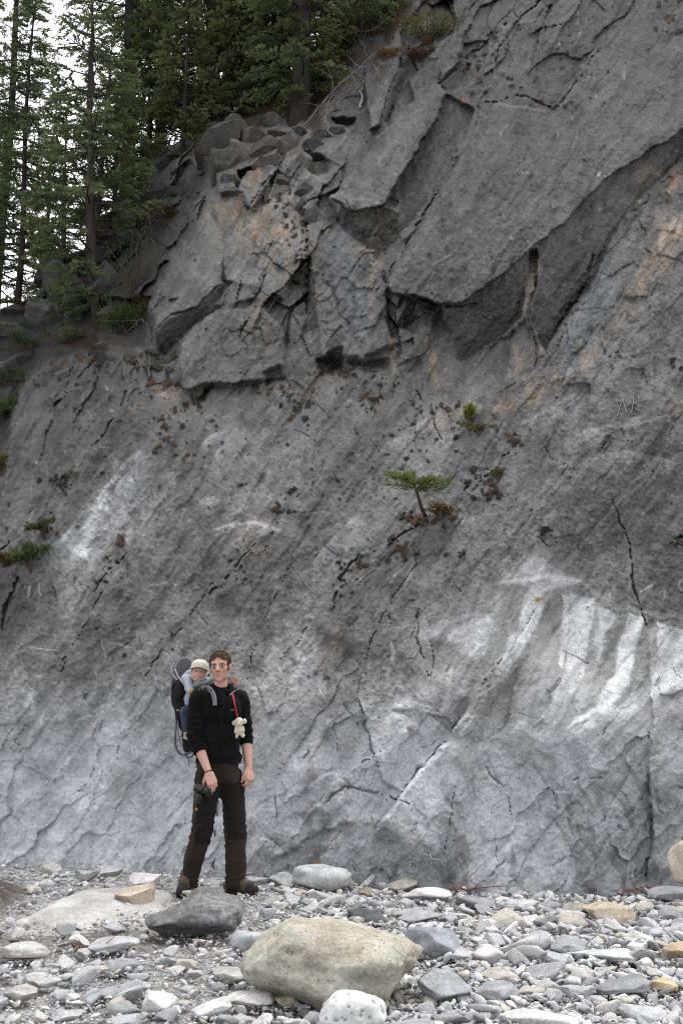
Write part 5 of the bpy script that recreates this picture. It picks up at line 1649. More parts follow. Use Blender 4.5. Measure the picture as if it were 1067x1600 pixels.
# rocks at the rim and on the ledges: pieces of the cliff
rr = random.Random(9)
RIM = [(345, 232, 34, 30), (372, 214, 26, 20), (398, 222, 24, 22), (352, 262, 26, 26), (362, 286, 16, 14), (388, 244, 26, 22), (418, 236, 26, 20), (440, 214, 24, 18), (456, 232, 20, 20), (336, 206, 18, 12), (402, 200, 24, 12), (430, 198, 20, 12),
       (466, 214, 16, 14), (330, 250, 14, 24), (478, 262, 12, 20), (464, 276, 14, 12), (480, 300, 14, 16), (446, 286, 12, 16), (470, 330, 12, 16), (486, 345, 10, 22), (416, 262, 20, 14),
       (495, 240, 26, 12), (534, 184, 24, 8), (505, 215, 14, 12), (528, 212, 14, 14),
       (240, 246, 20, 22), (262, 255, 18, 18), (285, 246, 16, 12), (230, 262, 12, 10), (215, 300, 22, 14), (232, 320, 20, 18), (205, 330, 18, 16), (250, 312, 16, 14), (275, 308, 20, 14), (222, 345, 22, 16), (246, 340, 16, 14), (190, 350, 18, 12), (170, 372, 22, 10), (205, 372, 20, 12),
       (150, 400, 24, 10), (90, 425, 30, 18), (112, 452, 36, 28), (30, 492, 34, 12), (15, 525, 34, 20), (80, 500, 34, 26), (128, 492, 26, 26), (168, 446, 26, 34), (190, 490, 26, 26),
       (36, 566, 22, 18), (5, 590, 24, 26),  (156, 552, 14, 12), (172, 565, 14, 12), (245, 556, 12, 12), (262, 568, 14, 10), (240, 580, 14, 12), (268, 586, 10, 8), (250, 600, 16, 8), (275, 470, 8, 7), (335, 470, 9, 8), (342, 482, 10, 9), (325, 496, 8, 7),
       (590, 395, 18, 14), (568, 378, 12, 12), (612, 380, 10, 10), (1012, 288, 14, 18), (1040, 318, 10, 14), (994, 330, 11, 14),
       (420, 592, 9, 6), (440, 592, 8, 5), (400, 590, 8, 6), (545, 582, 10, 4), (570, 580, 12, 3), (590, 584, 12, 3), (556, 588, 14, 3), (580, 592, 12, 3), (610, 565, 8, 12), (620, 590, 9, 10)]
_rp2 = [rock_V(700 + k, 4, 13, .48, .82, .06, nscale=3.0, round_=1.0, sq=.5) for k in range(10)]
for i, (px, py, rx, ry) in enumerate(RIM):
    Yd = cliff_depth(px, py)
    k = Yd / FPX * 1.05
    V, F = _rp2[i % 10]
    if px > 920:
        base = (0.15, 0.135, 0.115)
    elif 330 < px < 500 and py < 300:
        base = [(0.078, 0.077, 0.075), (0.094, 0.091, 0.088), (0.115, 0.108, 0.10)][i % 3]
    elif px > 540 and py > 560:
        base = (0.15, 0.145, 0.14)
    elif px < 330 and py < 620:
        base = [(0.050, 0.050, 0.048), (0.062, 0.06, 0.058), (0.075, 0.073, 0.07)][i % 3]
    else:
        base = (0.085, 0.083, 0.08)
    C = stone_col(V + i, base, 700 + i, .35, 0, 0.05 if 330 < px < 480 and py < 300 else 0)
    V = V * np.array([rx * k * 1.18, min(rx, ry) * k * 1.1 + 0.12, ry * k * 1.22])
    a = rr.uniform(-0.5, 0.5)
    ca, sa = math.cos(a), math.sin(a)
    V = np.stack([V[:, 0] * ca - V[:, 1] * sa, V[:, 0] * sa + V[:, 1] * ca, V[:, 2] + V[:, 0] * rr.uniform(-0.1, 0.25)], 1)
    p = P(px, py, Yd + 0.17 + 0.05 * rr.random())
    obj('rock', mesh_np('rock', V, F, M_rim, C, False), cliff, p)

# leaf, driftwood, dry twigs
p = on_ground(500, 1392)
lf = MB()
t_ = np.linspace(0, 1, 9)
w_ = 0.030 * np.sin(np.pi * t_) ** 0.7 * (1 + 0.25 * np.sin(t_ * 22))
top = np.stack([t_ * 0.11 - 0.055, -w_, 0.012 * np.sin(3 * t_)], 1)
bot = np.stack([t_ * 0.11 - 0.055, w_, 0.012 * np.sin(3 * t_) + 0.006], 1)
midl = np.stack([t_ * 0.11 - 0.055, 0 * w_, 0.012 * np.sin(3 * t_) - 0.006], 1)
i = np.arange(8)
lf.add(np.concatenate([top, midl, bot]), [np.concatenate([np.stack([i, i + 1, i + 10, i + 9], 1), np.stack([i + 9, i + 10, i + 19, i + 18], 1)])], (0.36, 0.14, 0.05))
lo = P(502, 1350, 9.62)
leaf = lf.build('fallen_leaf', simple_mat('dry_leaf', attr=True, rough=0.6, noise=.25, trans=.2), None, True, lo)
leaf.rotation_euler = (0.5, 0.1, 0.3)
tag(leaf, 'single fallen orange leaf lying on the pale smooth boulder', 'leaf')


def twig_ground(pts, r, seed, label, col, nt=6, lift=0.03, tl=.2):
    w = []
    for q in pts:
        g = on_ground(q[0], q[1])
        w.append(g + np.array([0, 0, lift + (q[2] if len(q) > 2 else 0)]))
    return dead_branch(w, r, seed, label, col, nt, tl=tl, name='driftwood')


RED = (0.17, 0.09, 0.065)
twig_ground([(925, 1402), (955, 1398), (990, 1396), (1035, 1392)], 0.012, 31, 'reddish driftwood stick at the cliff foot near the flat topped grey block', RED, 12, .05)
twig_ground([(960, 1405), (1000, 1400), (1020, 1388)], 0.009, 32, 'thin red brown twigs piled on the reddish stick', RED, 10, .06)
twig_ground([(700, 1400), (728, 1398), (760, 1402)], 0.010, 33, 'short reddish driftwood lying over the flat grey stone', RED, 6, .05)
twig_ground([(112, 1485), (135, 1487), (158, 1489)], 0.008, 34, 'reddish brown twig on the grit path by the ridged stone', RED, 4, .015)
twig_ground([(300, 1476), (322, 1480), (345, 1487)], 0.005, 35, 'little rusty twig below the dark wedge boulder', RED, 3, .015, .08)
dead_branch([cp(664, 1335, .04), cp(680, 1342, .08), cp(697, 1352, .05)], 0.010, 36, 'bleached stick leaning on the cliff above the white stones', (0.34, 0.33, 0.31), 2, tl=.1, name='driftwood')
dead_branch([cp(640, 1352, .04), cp(670, 1342, .08), cp(720, 1325, .05)], 0.006, 37, 'thin grey stick crossing behind the bleached one', (0.2, 0.19, 0.18), 3, tl=.12, name='driftwood')

# letters scratched into the rock
M_scr = simple_mat('scratched_limestone', (0.22, 0.22, 0.22), rough=0.95, noise=.5, nscale=90)
SC_ = MB()


def scr(pts, w=0.006):
    c = np.array([on_cliff(x, y, 0.012) for x, y in pts])
    v, f = tube(spline(c, 10), np.r_[0.4, np.full(8, 1.0), 0.4] * w, 5, flat=(1, 0.6))
    return v, f


for q in ([(963, 652), (967, 638), (972, 623)], [(972, 623), (975, 634), (979, 646)], [(966, 640), (971, 639)], [(985, 647), (988, 634), (989, 620)], [(989, 630), (992, 638), (998, 643)]):
    v, f = scr(q)
    obj('scratched_letter', mesh_np('scratched_letter', v, [x for x in f], M_scr, np.ones((len(v), 3))), cliff)

# ------------------------------------------------------------------ people
from mathutils.bvhtree import BVHTree
DM = 8.5


def M(px, py, dy=0.0):
    return P(px, py, DM + dy)


def cap(p0, r0, p1, r1, sq=None):
    V, F = ico(3)
    p0, p1 = np.asarray(p0, float), np.asarray(p1, float)
    ax = p1 - p0
    ax = ax / (np.linalg.norm(ax) + 1e-9)
    s = V @ ax
    W = V.copy()
    if sq is not None:          # flatten across a direction: (dir, factor)
        d, k = np.asarray(sq[0], float), sq[1]
        d = d / np.linalg.norm(d)
        W = W + np.outer(W @ d * (k - 1), d)
    return np.where((s > 0)[:, None], p1 + W * r1, p0 + W * r0), F


def ell(c, r, rot=None):
    V, F = ico(3)
    V = V * np.asarray(r, float)
    if rot is not None:
        V = V @ np.array(Matrix.Rotation(rot[1], 3, rot[0])).T
    return V + np.asarray(c, float), F


def blob(name, prims, voxel, smooth=4, origin=(0, 0, 0), post=None):
    """one continuous surface grown over overlapping shapes: returns V, quads"""
    mb = MB()
    for V, F in prims:
        mb.add(V - np.asarray(origin), F)
    me = mb.data(name + '_seed')
    o = bpy.data.objects.new(name + '_seed', me)
    COL.objects.link(o)
    m = o.modifiers.new('r', 'REMESH')
    m.mode = 'VOXEL'
    m.voxel_size = voxel
    if smooth:
        s = o.modifiers.new('s', 'SMOOTH')
        s.factor = 0.5
        s.iterations = smooth
    dg = bpy.context.evaluated_depsgraph_get()
    ev = o.evaluated_get(dg)
    em = ev.to_mesh()
    V = np.zeros(len(em.vertices) * 3)
    em.vertices.foreach_get('co', V)
    V = V.reshape(-1, 3)
    nr = np.zeros(len(em.vertices) * 3)
    em.vertices.foreach_get('normal', nr)
    F4 = np.array([list(p.vertices) for p in em.polygons if len(p.vertices) == 4])
    F3 = np.array([list(p.vertices) for p in em.polygons if len(p.vertices) == 3])
    ev.to_mesh_clear()
    bpy.data.objects.remove(o)
    bpy.data.meshes.remove(me)
    F = [F4] + ([F3] if len(F3) else [])
    return V, F, nr.reshape(-1, 3)


def hand(w, d, n, s, curl=(20, 30, 25), sc=1.0, thumb=0.35):
    """palm, four jointed fingers and a thumb; d wrist to knuckles, n the way fingers curl, s towards the thumb"""
    w, d, n, s = (np.asarray(q, float) for q in (w, d, n, s))
    d = d / np.linalg.norm(d)
    n = n - d * n.dot(d)
    n /= np.linalg.norm(n)
    s = s - d * s.dot(d) - n * s.dot(n)
    s /= np.linalg.norm(s)
    out = []
    offs = [0.031, 0.0105, -0.0105, -0.030]
    lens = [(0.043, 0.026, 0.022), (0.048, 0.030, 0.023), (0.044, 0.027, 0.022), (0.034, 0.021, 0.020)]
    pl = [0.090, 0.095, 0.090, 0.082]
    for k in range(4):
        kn = w + (d * pl[k] + s * offs[k]) * sc
        out.append(cap(w + s * offs[k] * 0.6 * sc + d * 0.012 * sc, 0.018 * sc, kn, 0.0125 * sc))
        p, a, r = kn, 0.0, 0.0098 * sc
        for j in range(3):
            a += R(curl[j] * (1 + 0.12 * (k - 1)))
            dv = d * math.cos(a) + n * math.sin(a) + s * (0.05 * (1.5 - k)) * (1 - j * .3)
            dv /= np.linalg.norm(dv)
            e = p + dv * lens[k][j] * sc
            out.append(cap(p, r, e, r * 0.92))
            p, r = e, r * 0.92
    t0 = w + (d * 0.022 + s * 0.026 + n * 0.008) * sc
    t1 = t0 + (d * 0.7 + s * 0.55 + n * thumb) * 0.046 * sc
    t2 = t1 + (d * 0.85 + s * 0.1 + n * (thumb + 0.3)) * 0.034 * sc
    t3 = t2 + (d * 0.85 - s * 0.15 + n * (thumb + 0.4)) * 0.026 * sc
    out += [cap(w + d * 0.01, 0.02 * sc, t0, 0.017 * sc), cap(t0, 0.016 * sc, t1, 0.0125 * sc), cap(t1, 0.0125 * sc, t2, 0.0105 * sc), cap(t2, 0.0105 * sc, t3, 0.0085 * sc)]
    return out


def frame(yaw, roll, pitch):
    return np.array((Matrix.Rotation(yaw, 3, 'Z') @ Matrix.Rotation(roll, 3, 'Y') @ Matrix.Rotation(pitch, 3, 'X')))


M_skin = simple_mat('skin', attr=True, rough=0.5, spec=0.35, noise=.10, nscale=90, bump=0.06)
M_cloth = simple_mat('woven_cloth', attr=True, rough=0.9, spec=0.15, noise=.22, nscale=120, bump=0.25, sheen=0.04)
M_fleece = simple_mat('fleece', attr=True, rough=0.95, spec=0.08, noise=.3, nscale=160, bump=0.4, sheen=0.03)
M_hair = simple_mat('hair', attr=True, rough=0.6, spec=0.3)
M_black = simple_mat('black_plastic', (0.006, 0.006, 0.0065), rough=0.42, spec=0.45)
M_grey_metal = simple_mat('grey_tube_metal', (0.26, 0.27, 0.29), rough=0.4, spec=0.5, metal=0.7)
M_lens = simple_mat('lens_glass', (0.01, 0.012, 0.02), rough=0.08, spec=0.6)
M_eye = simple_mat('eye', attr=True, rough=0.2, spec=0.5)
SKIN = np.array([0.49, 0.285, 0.225])
RUDDY = np.array([0.42, 0.185, 0.145])

g0 = M(335, 1390)
g0[2] = float(gz(np.array([g0[0]]), np.array([g0[1]]))[0])
man = empty('person', g0, 0, 'standing man in black fleece and brown trousers with a child carrier on his back', 'person')

# --- body: one continuous surface ---
HC = M(344, 1043, -0.03)
HR = frame(R(-4), R(-5), R(-5))


def hp(x, y, z):
    return HC + HR @ np.array([x, y, z])


def hell(c, r):
    V, F = ico(3)
    return (V * np.array(r) + np.array(c)) @ HR.T + HC, F


body = [hell((0, .016, .044), (.077, .098, .084)), hell((0, -.032, -.02), (.066, .064, .092)), hell((0, -.040, -.078), (.050, .050, .042)), hell((0, -.072, -.106), (.027, .023, .020)),
        hell((.043, -.066, -.022), (.023, .022, .022)), hell((-.043, -.066, -.022), (.023, .022, .022)), hell((.044, -.015, -.068), (.016, .03, .03)), hell((-.044, -.015, -.068), (.016, .03, .03)),
        cap(hp(-.040, -.080, .026), .015, hp(.040, -.080, .026), .015), cap(hp(0, -.090, .014), .010, hp(0, -.114, -.030), .0145), hell((.014, -.100, -.036), (.010, .011, .009)), hell((-.014, -.100, -.036), (.010, .011, .009)),
        hell((0, -.089, -.068), (.026, .012, .0065)), hell((0, -.087, -.078), (.022, .012, .007)),
        hell((.080, .012, -.006), (.010, .021, .034)), hell((-.080, .012, -.006), (.010, .021, .034)), hell((.086, .022, .008), (.006, .012, .022)), hell((-.086, .022, .008), (.006, .012, .022)),
        cap(hp(0, .022, -.07), .054, M(345, 1086, .02), .060)]
chest = M(343, 1110, .02)
body += [ell(chest, (.15, .095, .17)), ell(M(341, 1160, .02), (.14, .09, .16)), ell(M(340, 1205, .02), (.15, .095, .10)), cap(M(318, 1090, -.02), .05, M(368, 1091, .06), .05)]
# arms: upper arm, forearm, hand
SHl, ELl, WRl = M(310, 1090, -.03), M(304, 1150, -.075), M(326.5, 1207, -.20)
SHr, ELr, WRr = M(375, 1091, .07), M(384, 1150, .10), M(389, 1200, .03)
for S_, E_, W2_ in ((SHl, ELl, WRl), (SHr, ELr, WRr)):
    body += [cap(S_, .052, E_, .042), cap(E_, .043, E_ * .62 + W2_ * .38, .044), cap(E_ * .62 + W2_ * .38, .044, W2_, .027)]
body += [cap(WRl, .027, WRl + (M(329, 1216, -.215) - WRl) * .5, .026)]
body += hand(WRl, M(332.5, 1226, -.235) - WRl, np.array([-0.35, 0.85, 0.0]), np.array([-1, -0.4, 0.2]), (38, 34, 22), 1.06, .5)
body += hand(WRr, M(391, 1218, .0) - WRr, np.array([-0.75, 0.6, 0.0]), np.array([-0.6, -0.75, 0]), (42, 62, 45), 1.06, .12)
# legs inside the trousers
HPl, KNl, ANl = M(325, 1215, -.02), M(315.5, 1300, -.06), M(293.5, 1382, .02)
HPr, KNr, ANr = M(359, 1215, .04), M(368, 1300, .0), M(368, 1382, .05)
for H_, K_, A_ in ((HPl, KNl, ANl), (HPr, KNr, ANr)):
    body += [cap(H_, .075, K_, .052), cap(K_, .052, A_, .04)]
V, F, nr = blob('body', body, 0.0052, 3, g0)
W = V + g0
h = (W - HC) @ HR          # head coordinates


def gau(c, r):
    return np.exp(-(((h - np.array(c)) / np.array(r)) ** 2).sum(1))


# eye hollows, lips, philtrum
for sx in (-1, 1):
    m = gau((sx * .032, -.090, .000), (.017, .03, .011))
    V += (m * 0.012)[:, None] * (HR @ np.array([0, 1.0, 0]))
    m = gau((sx * .022, -.098, -.058), (.006, .03, .012))
    V += (m * 0.002)[:, None] * (HR @ np.array([0, 1.0, 0]))
m = gau((0, -.10, -.0725), (.024, .02, .0028))
V += (m * 0.005)[:, None] * (HR @ np.array([0, 1.0, 0]))
c = np.repeat(SKIN[None], len(V), 0)
inhead = (h[:, 2] > -.16) & (np.abs(h[:, 0]) < .12) & (np.abs(h[:, 1]) < .16)


def tint(m, col, k):
    global c
    m = (m * k)[:, None]
    c = c * (1 - m) + np.array(col) * m


for sx in (-1, 1):
    tint(gau((sx * .042, -.07, -.028), (.022, .04, .022)) * inhead, RUDDY, .55)
    tint(gau((sx * .083, .012, -.006), (.014, .03, .04)) * inhead, (0.46, 0.19, 0.15), .8)
    tint(gau((sx * .032, -.09, .001), (.017, .03, .010)) * inhead, (0.20, 0.115, 0.09), .55)
tint(gau((0, -.112, -.03), (.016, .02, .016)) * inhead, RUDDY, .6)
beard = (sstep(-.035, -.062, h[:, 2] + .55 * np.clip(np.abs(h[:, 0]) - .03, 0, .05) * -1) * sstep(.05, .0, h[:, 1]) * inhead) * sstep(-.125, -.105, h[:, 2])
tint(beard * (0.7 + 0.3 * noise3(h * 160, 3)), (0.24, 0.125, 0.085), .62)
tint(gau((0, -.095, -.058), (.026, .03, .006)) * inhead, (0.22, 0.12, 0.085), .5)
tint(gau((0, -.095, -.0725), (.026, .02, .010)) * inhead, (0.40, 0.17, 0.145), .75)
tint(gau((0, -.1, -.0725), (.024, .03, .0022)) * inhead, (0.14, 0.06, 0.05), .8)
for sx in (-1, 1):
    tint(gau((sx * .034, -.09, .026), (.021, .03, .0050)) * inhead, (0.10, 0.055, 0.035), .8)
for wr in (WRl, WRr):
    hd = sstep(.05, .12, np.linalg.norm(W - wr, axis=1)) * sstep(.26, .22, np.linalg.norm(W - wr, axis=1)) * (W[:, 2] < wr[2])
    tint(hd, (0.46, 0.22, 0.17), .6)
c *= (1 + 0.06 * fbm3(W * 40, 4, 2))[:, None]
me = mesh_np('body', V, F, M_skin, np.clip(c, 0.01, 0.8))
obj('body', me, man)
BV_body = BVHTree.FromPolygons([tuple(v) for v in W], [tuple(f) for f in F[0]])
CAMV = Vector((0, 0, EYE))


def surf(bv, px, py, off=0.01, fallback=0.0):
    d = Vector(P(px, py, 10.0)) - CAMV
    d.normalize()
    loc, nn, i, dist = bv.ray_cast(CAMV, d)
    if loc is None:
        return M(px, py, fallback)
    return np.array(loc - d * off)


def part(mb, name, mat, parent, org, smooth=True):
    mb.V = [v - org for v in mb.V]
    return mb.build(name, mat, parent, smooth)


def tubes(name, lst, mat, parent, org, col=(1, 1, 1)):
    mb = MB()
    for pts, r, seg, flat in lst:
        v, f = tube(pts, r, seg, flat=flat)
        mb.add(v, f, col)
    return part(mb, name, mat, parent, org)


# eyes
for sx in (-1, 1):
    mb = MB()
    Vs, Fs = ico(3)
    e = Vs * .0110
    col_ = np.repeat([[0.10, 0.085, 0.075]], len(Vs), 0)
    ir = -Vs[:, 1]
    col_[ir > .80] = (0.035, 0.035, 0.035)
    col_[ir > .95] = (0.01, 0.01, 0.01)
    mb.add((e + np.array([sx * .032, -.0755, .000])) @ HR.T + HC, Fs, col_)
    part(mb, 'eye', M_eye, man, g0)
# hair: cap and short tufts
Vs, Fs = ico(5)
hv_ = Vs * np.array([.0795, .101, .085]) + np.array([0, .018, .046])
n = fbm3(Vs * 7, 5, 3, .6)
hv_ += Vs * (0.006 * n + 0.003)[:, None]
line = .058 + 0.012 * np.cos(Vs[:, 0] * 5)                       # hairline on the forehead
front = hv_[:, 1] < -.02
side = np.abs(hv_[:, 0]) > .058
keepv = (hv_[:, 2] > np.where(front & ~side, line + 0.004 * n, np.where(hv_[:, 1] < .0, .012 + (hv_[:, 1] < -.035) * .04, -.045 + (np.abs(hv_[:, 0]) > .062) * (hv_[:, 1] < .045) * .06)))
fk = keepv[Fs].all(1)
mb = MB()
mb.add(hv_ @ HR.T + HC, Fs[fk], np.array([0.068, 0.041, 0.026]) * (1 + 0.4 * n)[:, None])
rng = np.random.default_rng(8)
sel = rng.choice(np.where(keepv)[0], 2600)
Bh = hv_[sel] @ HR.T + HC
Dh = (Vs[sel] * 0.8 + np.array([0.25, -0.25, 0.45]) + 0.35 * rng.normal(size=(2600, 3))) @ HR.T
Vb, Fb, Cb = blades(Bh, Dh, 0.012, 0.004, rng, np.array([0.085, 0.052, 0.032]) * rng.uniform(.6, 1.5, (2600, 1)), 0.4)
mb.add(Vb, Fb, Cb)
ho = part(mb, 'hair', M_hair, man, g0)
# glasses
gl = []
for sx in (-1, 1):
    a = np.linspace(0, 2 * np.pi, 25)
    ring = np.stack([sx * .033 + .026 * np.sign(np.cos(a)) * np.abs(np.cos(a)) ** .55, np.full(25, -.1005), -.001 + .0165 * np.sign(np.sin(a)) * np.abs(np.sin(a)) ** .6], 1)
    gl.append((ring @ HR.T + HC, .0021, 6, None))
    gl.append((np.array([hp(sx * .058, -.100, .006), hp(sx * .076, -.07, .006), hp(sx * .082, .0, .006), hp(sx * .082, .02, -.002)]), .0019, 6, None))
gl.append((np.array([hp(-.008, -.1005, .003), hp(0, -.104, .006), hp(.008, -.1005, .003)]), .0016, 6, None))
go = tubes('glasses', gl, M_black, man, g0)
M_glass = bpy.data.materials.new('spectacle_glass')
M_glass.use_nodes = True
nt = M_glass.node_tree
nt.nodes.clear()
o_ = N(nt, 'ShaderNodeOutputMaterial')
tr, gs, mx = N(nt, 'ShaderNodeBsdfTransparent'), N(nt, 'ShaderNodeBsdfGlossy', Roughness=0.03), N(nt, 'ShaderNodeMixShader', i0=0.02)
nt.links.new(tr.outputs[0], mx.inputs[1])
nt.links.new(gs.outputs[0], mx.inputs[2])
nt.links.new(mx.outputs[0], o_.inputs[0])
for sx in (-1, 1):
    a = np.linspace(0, 2 * np.pi, 24, endpoint=False)
    ring = np.stack([sx * .033 + .0255 * np.sign(np.cos(a)) * np.abs(np.cos(a)) ** .55, np.full(24, -.1005), -.001 + .016 * np.sign(np.sin(a)) * np.abs(np.sin(a)) ** .6], 1)
    ring = np.concatenate([ring, [[sx * .033, -.1015, -.001]]])
    i = np.arange(24)
    mb = MB()
    mb.add(ring @ HR.T + HC, np.stack([i, (i + 1) % 24, np.full(24, 24)], 1))
    part(mb, 'lens', M_glass, go, g0)

# --- black fleece jacket ---
JB = (0.0052, 0.0052, 0.0058)
CUFl = ELl * .70 + WRl * .30
CUFr = ELr * .93 + WRr * .07
jk = [ell(M(342, 1108, .0), (.182, .135, .17)), ell(M(341, 1150, .0), (.178, .132, .17)), ell(M(340.5, 1178, .01), (.185, .135, .12)), cap(M(341, 1170, 0), .13, M(341, 1200, 0), .135, ((1, 0, 0), 1.36)),
      cap(M(315, 1092, -.03), .075, M(370, 1093, .06), .075), cap(M(333, 1080, .02), .06, M(356, 1080, .04), .06), cap(M(344, 1078, .03), .082, M(343, 1100, .02), .12),
      cap(SHl, .076, ELl, .064), cap(ELl, .066, CUFl, .060), cap(SHr, .074, ELr, .062), cap(ELr, .063, CUFr, .058)]
V, F, nr = blob('jacket', jk, 0.0085, 4, g0)
W = V + g0
hem = M(341, 1190, 0)[2]
ax_ = [(SHl, ELl), (ELl, CUFl), (SHr, ELr), (ELr, CUFr)]
wr = 0.0075 * fbm3(W * np.array([9, 9, 13]), 11, 3) + 0.004 * np.abs(fbm3(W * np.array([20, 20, 30]), 12, 2))
for (a_, b_), fr, am in zip(ax_, (40, 55, 45, 60), (.004, .0075, .005, .006)):
    ab = b_ - a_
    t = ((W - a_) @ ab) / (ab @ ab)
    d = np.linalg.norm(W - a_ - np.clip(t, 0, 1)[:, None] * ab, axis=1)
    mk = sstep(.11, .075, d) * sstep(-.1, .4, t)
    wr += mk * am * np.sin(t * np.linalg.norm(ab) * fr * 3.2 + 3 * fbm3(W * 7, 14, 2)) * sstep(0, .6, t)
wr += 0.008 * sstep(hem + .16, hem, W[:, 2]) * np.sin(W[:, 2] * 75 + 3 * fbm3(W * 5, 19, 2) + W[:, 0] * 9) * (np.abs(W[:, 0] - M(341, 1190)[0]) < .2)
V += nr * wr[:, None]
V[:, 2] = np.maximum(V[:, 2], np.where(np.abs(V[:, 0] + g0[0] - M(341, 1190)[0]) < .21, hem - g0[2] + 0.012 * np.sin(V[:, 0] * 22), -9))
jme = mesh_np('jacket', V, F, M_fleece, np.array(JB) * (1 + 0.35 * fbm3(W * 30, 8, 2))[:, None])
jacket = obj('jacket', jme, man)
W = V + g0
BV_j = BVHTree.FromPolygons([tuple(v) for v in W], [tuple(f) for f in F[0]])
# stand-up collar, open at the throat
na = 40
ang = np.linspace(R(-52), R(232), na)          # leaves a gap at the front (angle 270 = towards the camera)
ctr0, ctr1 = M(346, 1083, .02), M(346, 1068, .015)
cv, lay = [], []
for k, (cc_, rx, ry) in enumerate([(ctr0, .100, .095), (ctr0 * .5 + ctr1 * .5, .094, .090), (ctr1, .098, .094), (ctr1 + np.array([0, 0, .006]), .092, .088), (ctr0 * .5 + ctr1 * .5, .080, .078), (ctr0, .084, .080)]):
    ring = np.stack([cc_[0] + rx * np.cos(ang), cc_[1] + ry * np.sin(ang), np.full(na, cc_[2])], 1)
    fr = sstep(.55, .98, np.abs(np.linspace(-1, 1, na)))
    if k in (2, 3):
        ring[:, 2] -= 0.045 * fr
    ring[:, 2] -= 0.02 * fr
    ring[:, 1] -= 0.035 * fr
    ring[:, 2] += .006 * np.sin(ang * 3 + k)
    cv.append(ring)
cv = np.concatenate(cv)
i = np.arange(na - 1)
q = np.concatenate([np.stack([a_ * na + i, a_ * na + i + 1, b_ * na + i + 1, b_ * na + i], 1) for a_, b_ in ((0, 1), (1, 2), (2, 3), (3, 4), (4, 5))])
mb = MB()
mb.add(cv, q, JB)
part(mb, 'collar', M_fleece, jacket, g0)
for nm_, C_, E_, r_ in (('cuff', CUFl, WRl, .059), ('cuff', CUFr, WRr, .056)):
    dd_ = (E_ - C_) / np.linalg.norm(E_ - C_)
    tubes(nm_, [(np.array([C_ - dd_ * .015, C_ + dd_ * .012, C_ + dd_ * .038, C_ + dd_ * .052, C_ + dd_ * .050]), np.array([.9, 1.02, 1.0, .93, .72]) * r_, 18, None)], M_fleece, jacket, g0, JB)
# zip, chest tag
tubes('zip', [(np.array([surf(BV_j, x, y, .003) for x, y in [(349, 1090), (349, 1100), (348, 1112), (347, 1126), (346, 1140), (346, 1160), (345, 1185)]]), .0035, 6, None)], simple_mat('zip_black', (0.005, 0.005, 0.005), rough=.7, spec=.2), jacket, g0)
tubes('chest_tag', [(np.array([surf(BV_j, x, 1109.5, .003) for x in (360, 363, 366)]), .0018, 5, None)], simple_mat('tag_thread', (0.30, 0.30, 0.31), rough=.8), jacket, g0)

# --- trousers ---
tr_ = [ell(M(340.5, 1196, .02), (.172, .125, .11)), cap(M(329, 1208, -.01), .108, M(352, 1208, .04), .108),
       cap(HPl, .110, M(321.5, 1252, -.045), .097), cap(M(321.5, 1252, -.045), .097, KNl, .085), cap(KNl, .085, M(303, 1345, -.02), .077), cap(M(303, 1345, -.02), .077, M(293.5, 1384, .02), .071),
       cap(HPr, .108, M(365, 1252, .03), .094), cap(M(365, 1252, .03), .094, KNr, .083), cap(KNr, .085, M(368, 1345, .03), .082), cap(M(368, 1345, .03), .082, M(367.5, 1383, .05), .078)]
V, F, nr = blob('trousers', tr_, 0.0085, 3, g0)
W = V + g0
pxx, pyy = to_px(W[:, 0], W[:, 1], W[:, 2])
n1 = fbm3(W * np.array([7, 7, 12]), 21, 3)
wr = 0.008 * n1 + 0.005 * np.abs(fbm3(W * np.array([16, 16, 26]), 22, 2))
kn = np.exp(-((pyy - 1298) / 26) ** 2)
wr += 0.005 * kn * np.sin(pyy * .42 + 6 * n1 + pxx * .25)
an = sstep(1350, 1380, pyy)
wr += 0.006 * an * np.sin(pyy * .5 + 6 * n1 + pxx * .2)
hp_ = np.exp(-((pyy - 1228) / 22) ** 2)
wr += 0.004 * hp_ * np.sin((pyy + (pxx - 340) * .9) * .5 + 2 * n1)
V += nr * wr[:, None]
V[:, 2] = np.maximum(V[:, 2], np.where(W[:, 0] < M(335, 1384)[0], M(293, 1387.5, .0)[2], M(368, 1387, .05)[2]) - g0[2])
BRN = np.array([0.026, 0.0185, 0.0145])
col = np.repeat(BRN[None], len(V), 0) * (1 + 0.25 * n1)[:, None]
frontn = nr[:, 1] < 0.25
pl_ = sstep(0, 2, pxx - np.interp(pyy, [1225, 1320], [305, 300.5 - 1.5]) - 4) * sstep(1221, 1224, pyy) * sstep(1322, 1319, pyy + (pxx - 310) * .16) * (pxx < 343)
pr_ = sstep(0, 2, pxx - np.interp(pyy, [1222, 1312], [348, 356])) * sstep(1221, 1224, pyy + (365 - pxx) * -.1) * sstep(1313, 1310, pyy) * (pxx > 341)
bk = np.clip(pl_ + pr_, 0, 1) * frontn
col = col * (1 - bk[:, None]) + np.array([0.0105, 0.0088, 0.0080]) * bk[:, None]
tro = obj('trousers', mesh_np('trousers', V, F, M_cloth, col), man)
W = V + g0
BV_t = BVHTree.FromPolygons([tuple(v) for v in W], [tuple(f) for f in F[0]])
p_ = surf(BV_t, 307, 1264.5, .004)
mb = MB()
v_, f_ = ell(p_, (.011, .004, .013))
mb.add(v_, f_)
part(mb, 'leather_tag', simple_mat('tag_leather', (0.33, 0.20, 0.11), rough=.7), tro, g0)
tubes('belt', [(np.array([M(340.5, 1191, 0) + np.array([.178 * math.cos(a), .02 + .128 * math.sin(a), -.004]) for a in np.linspace(0, 2 * np.pi, 40)]), .012, 8, (1, .5))], simple_mat('belt_black', (0.01, 0.01, 0.011), rough=.6), tro, g0)


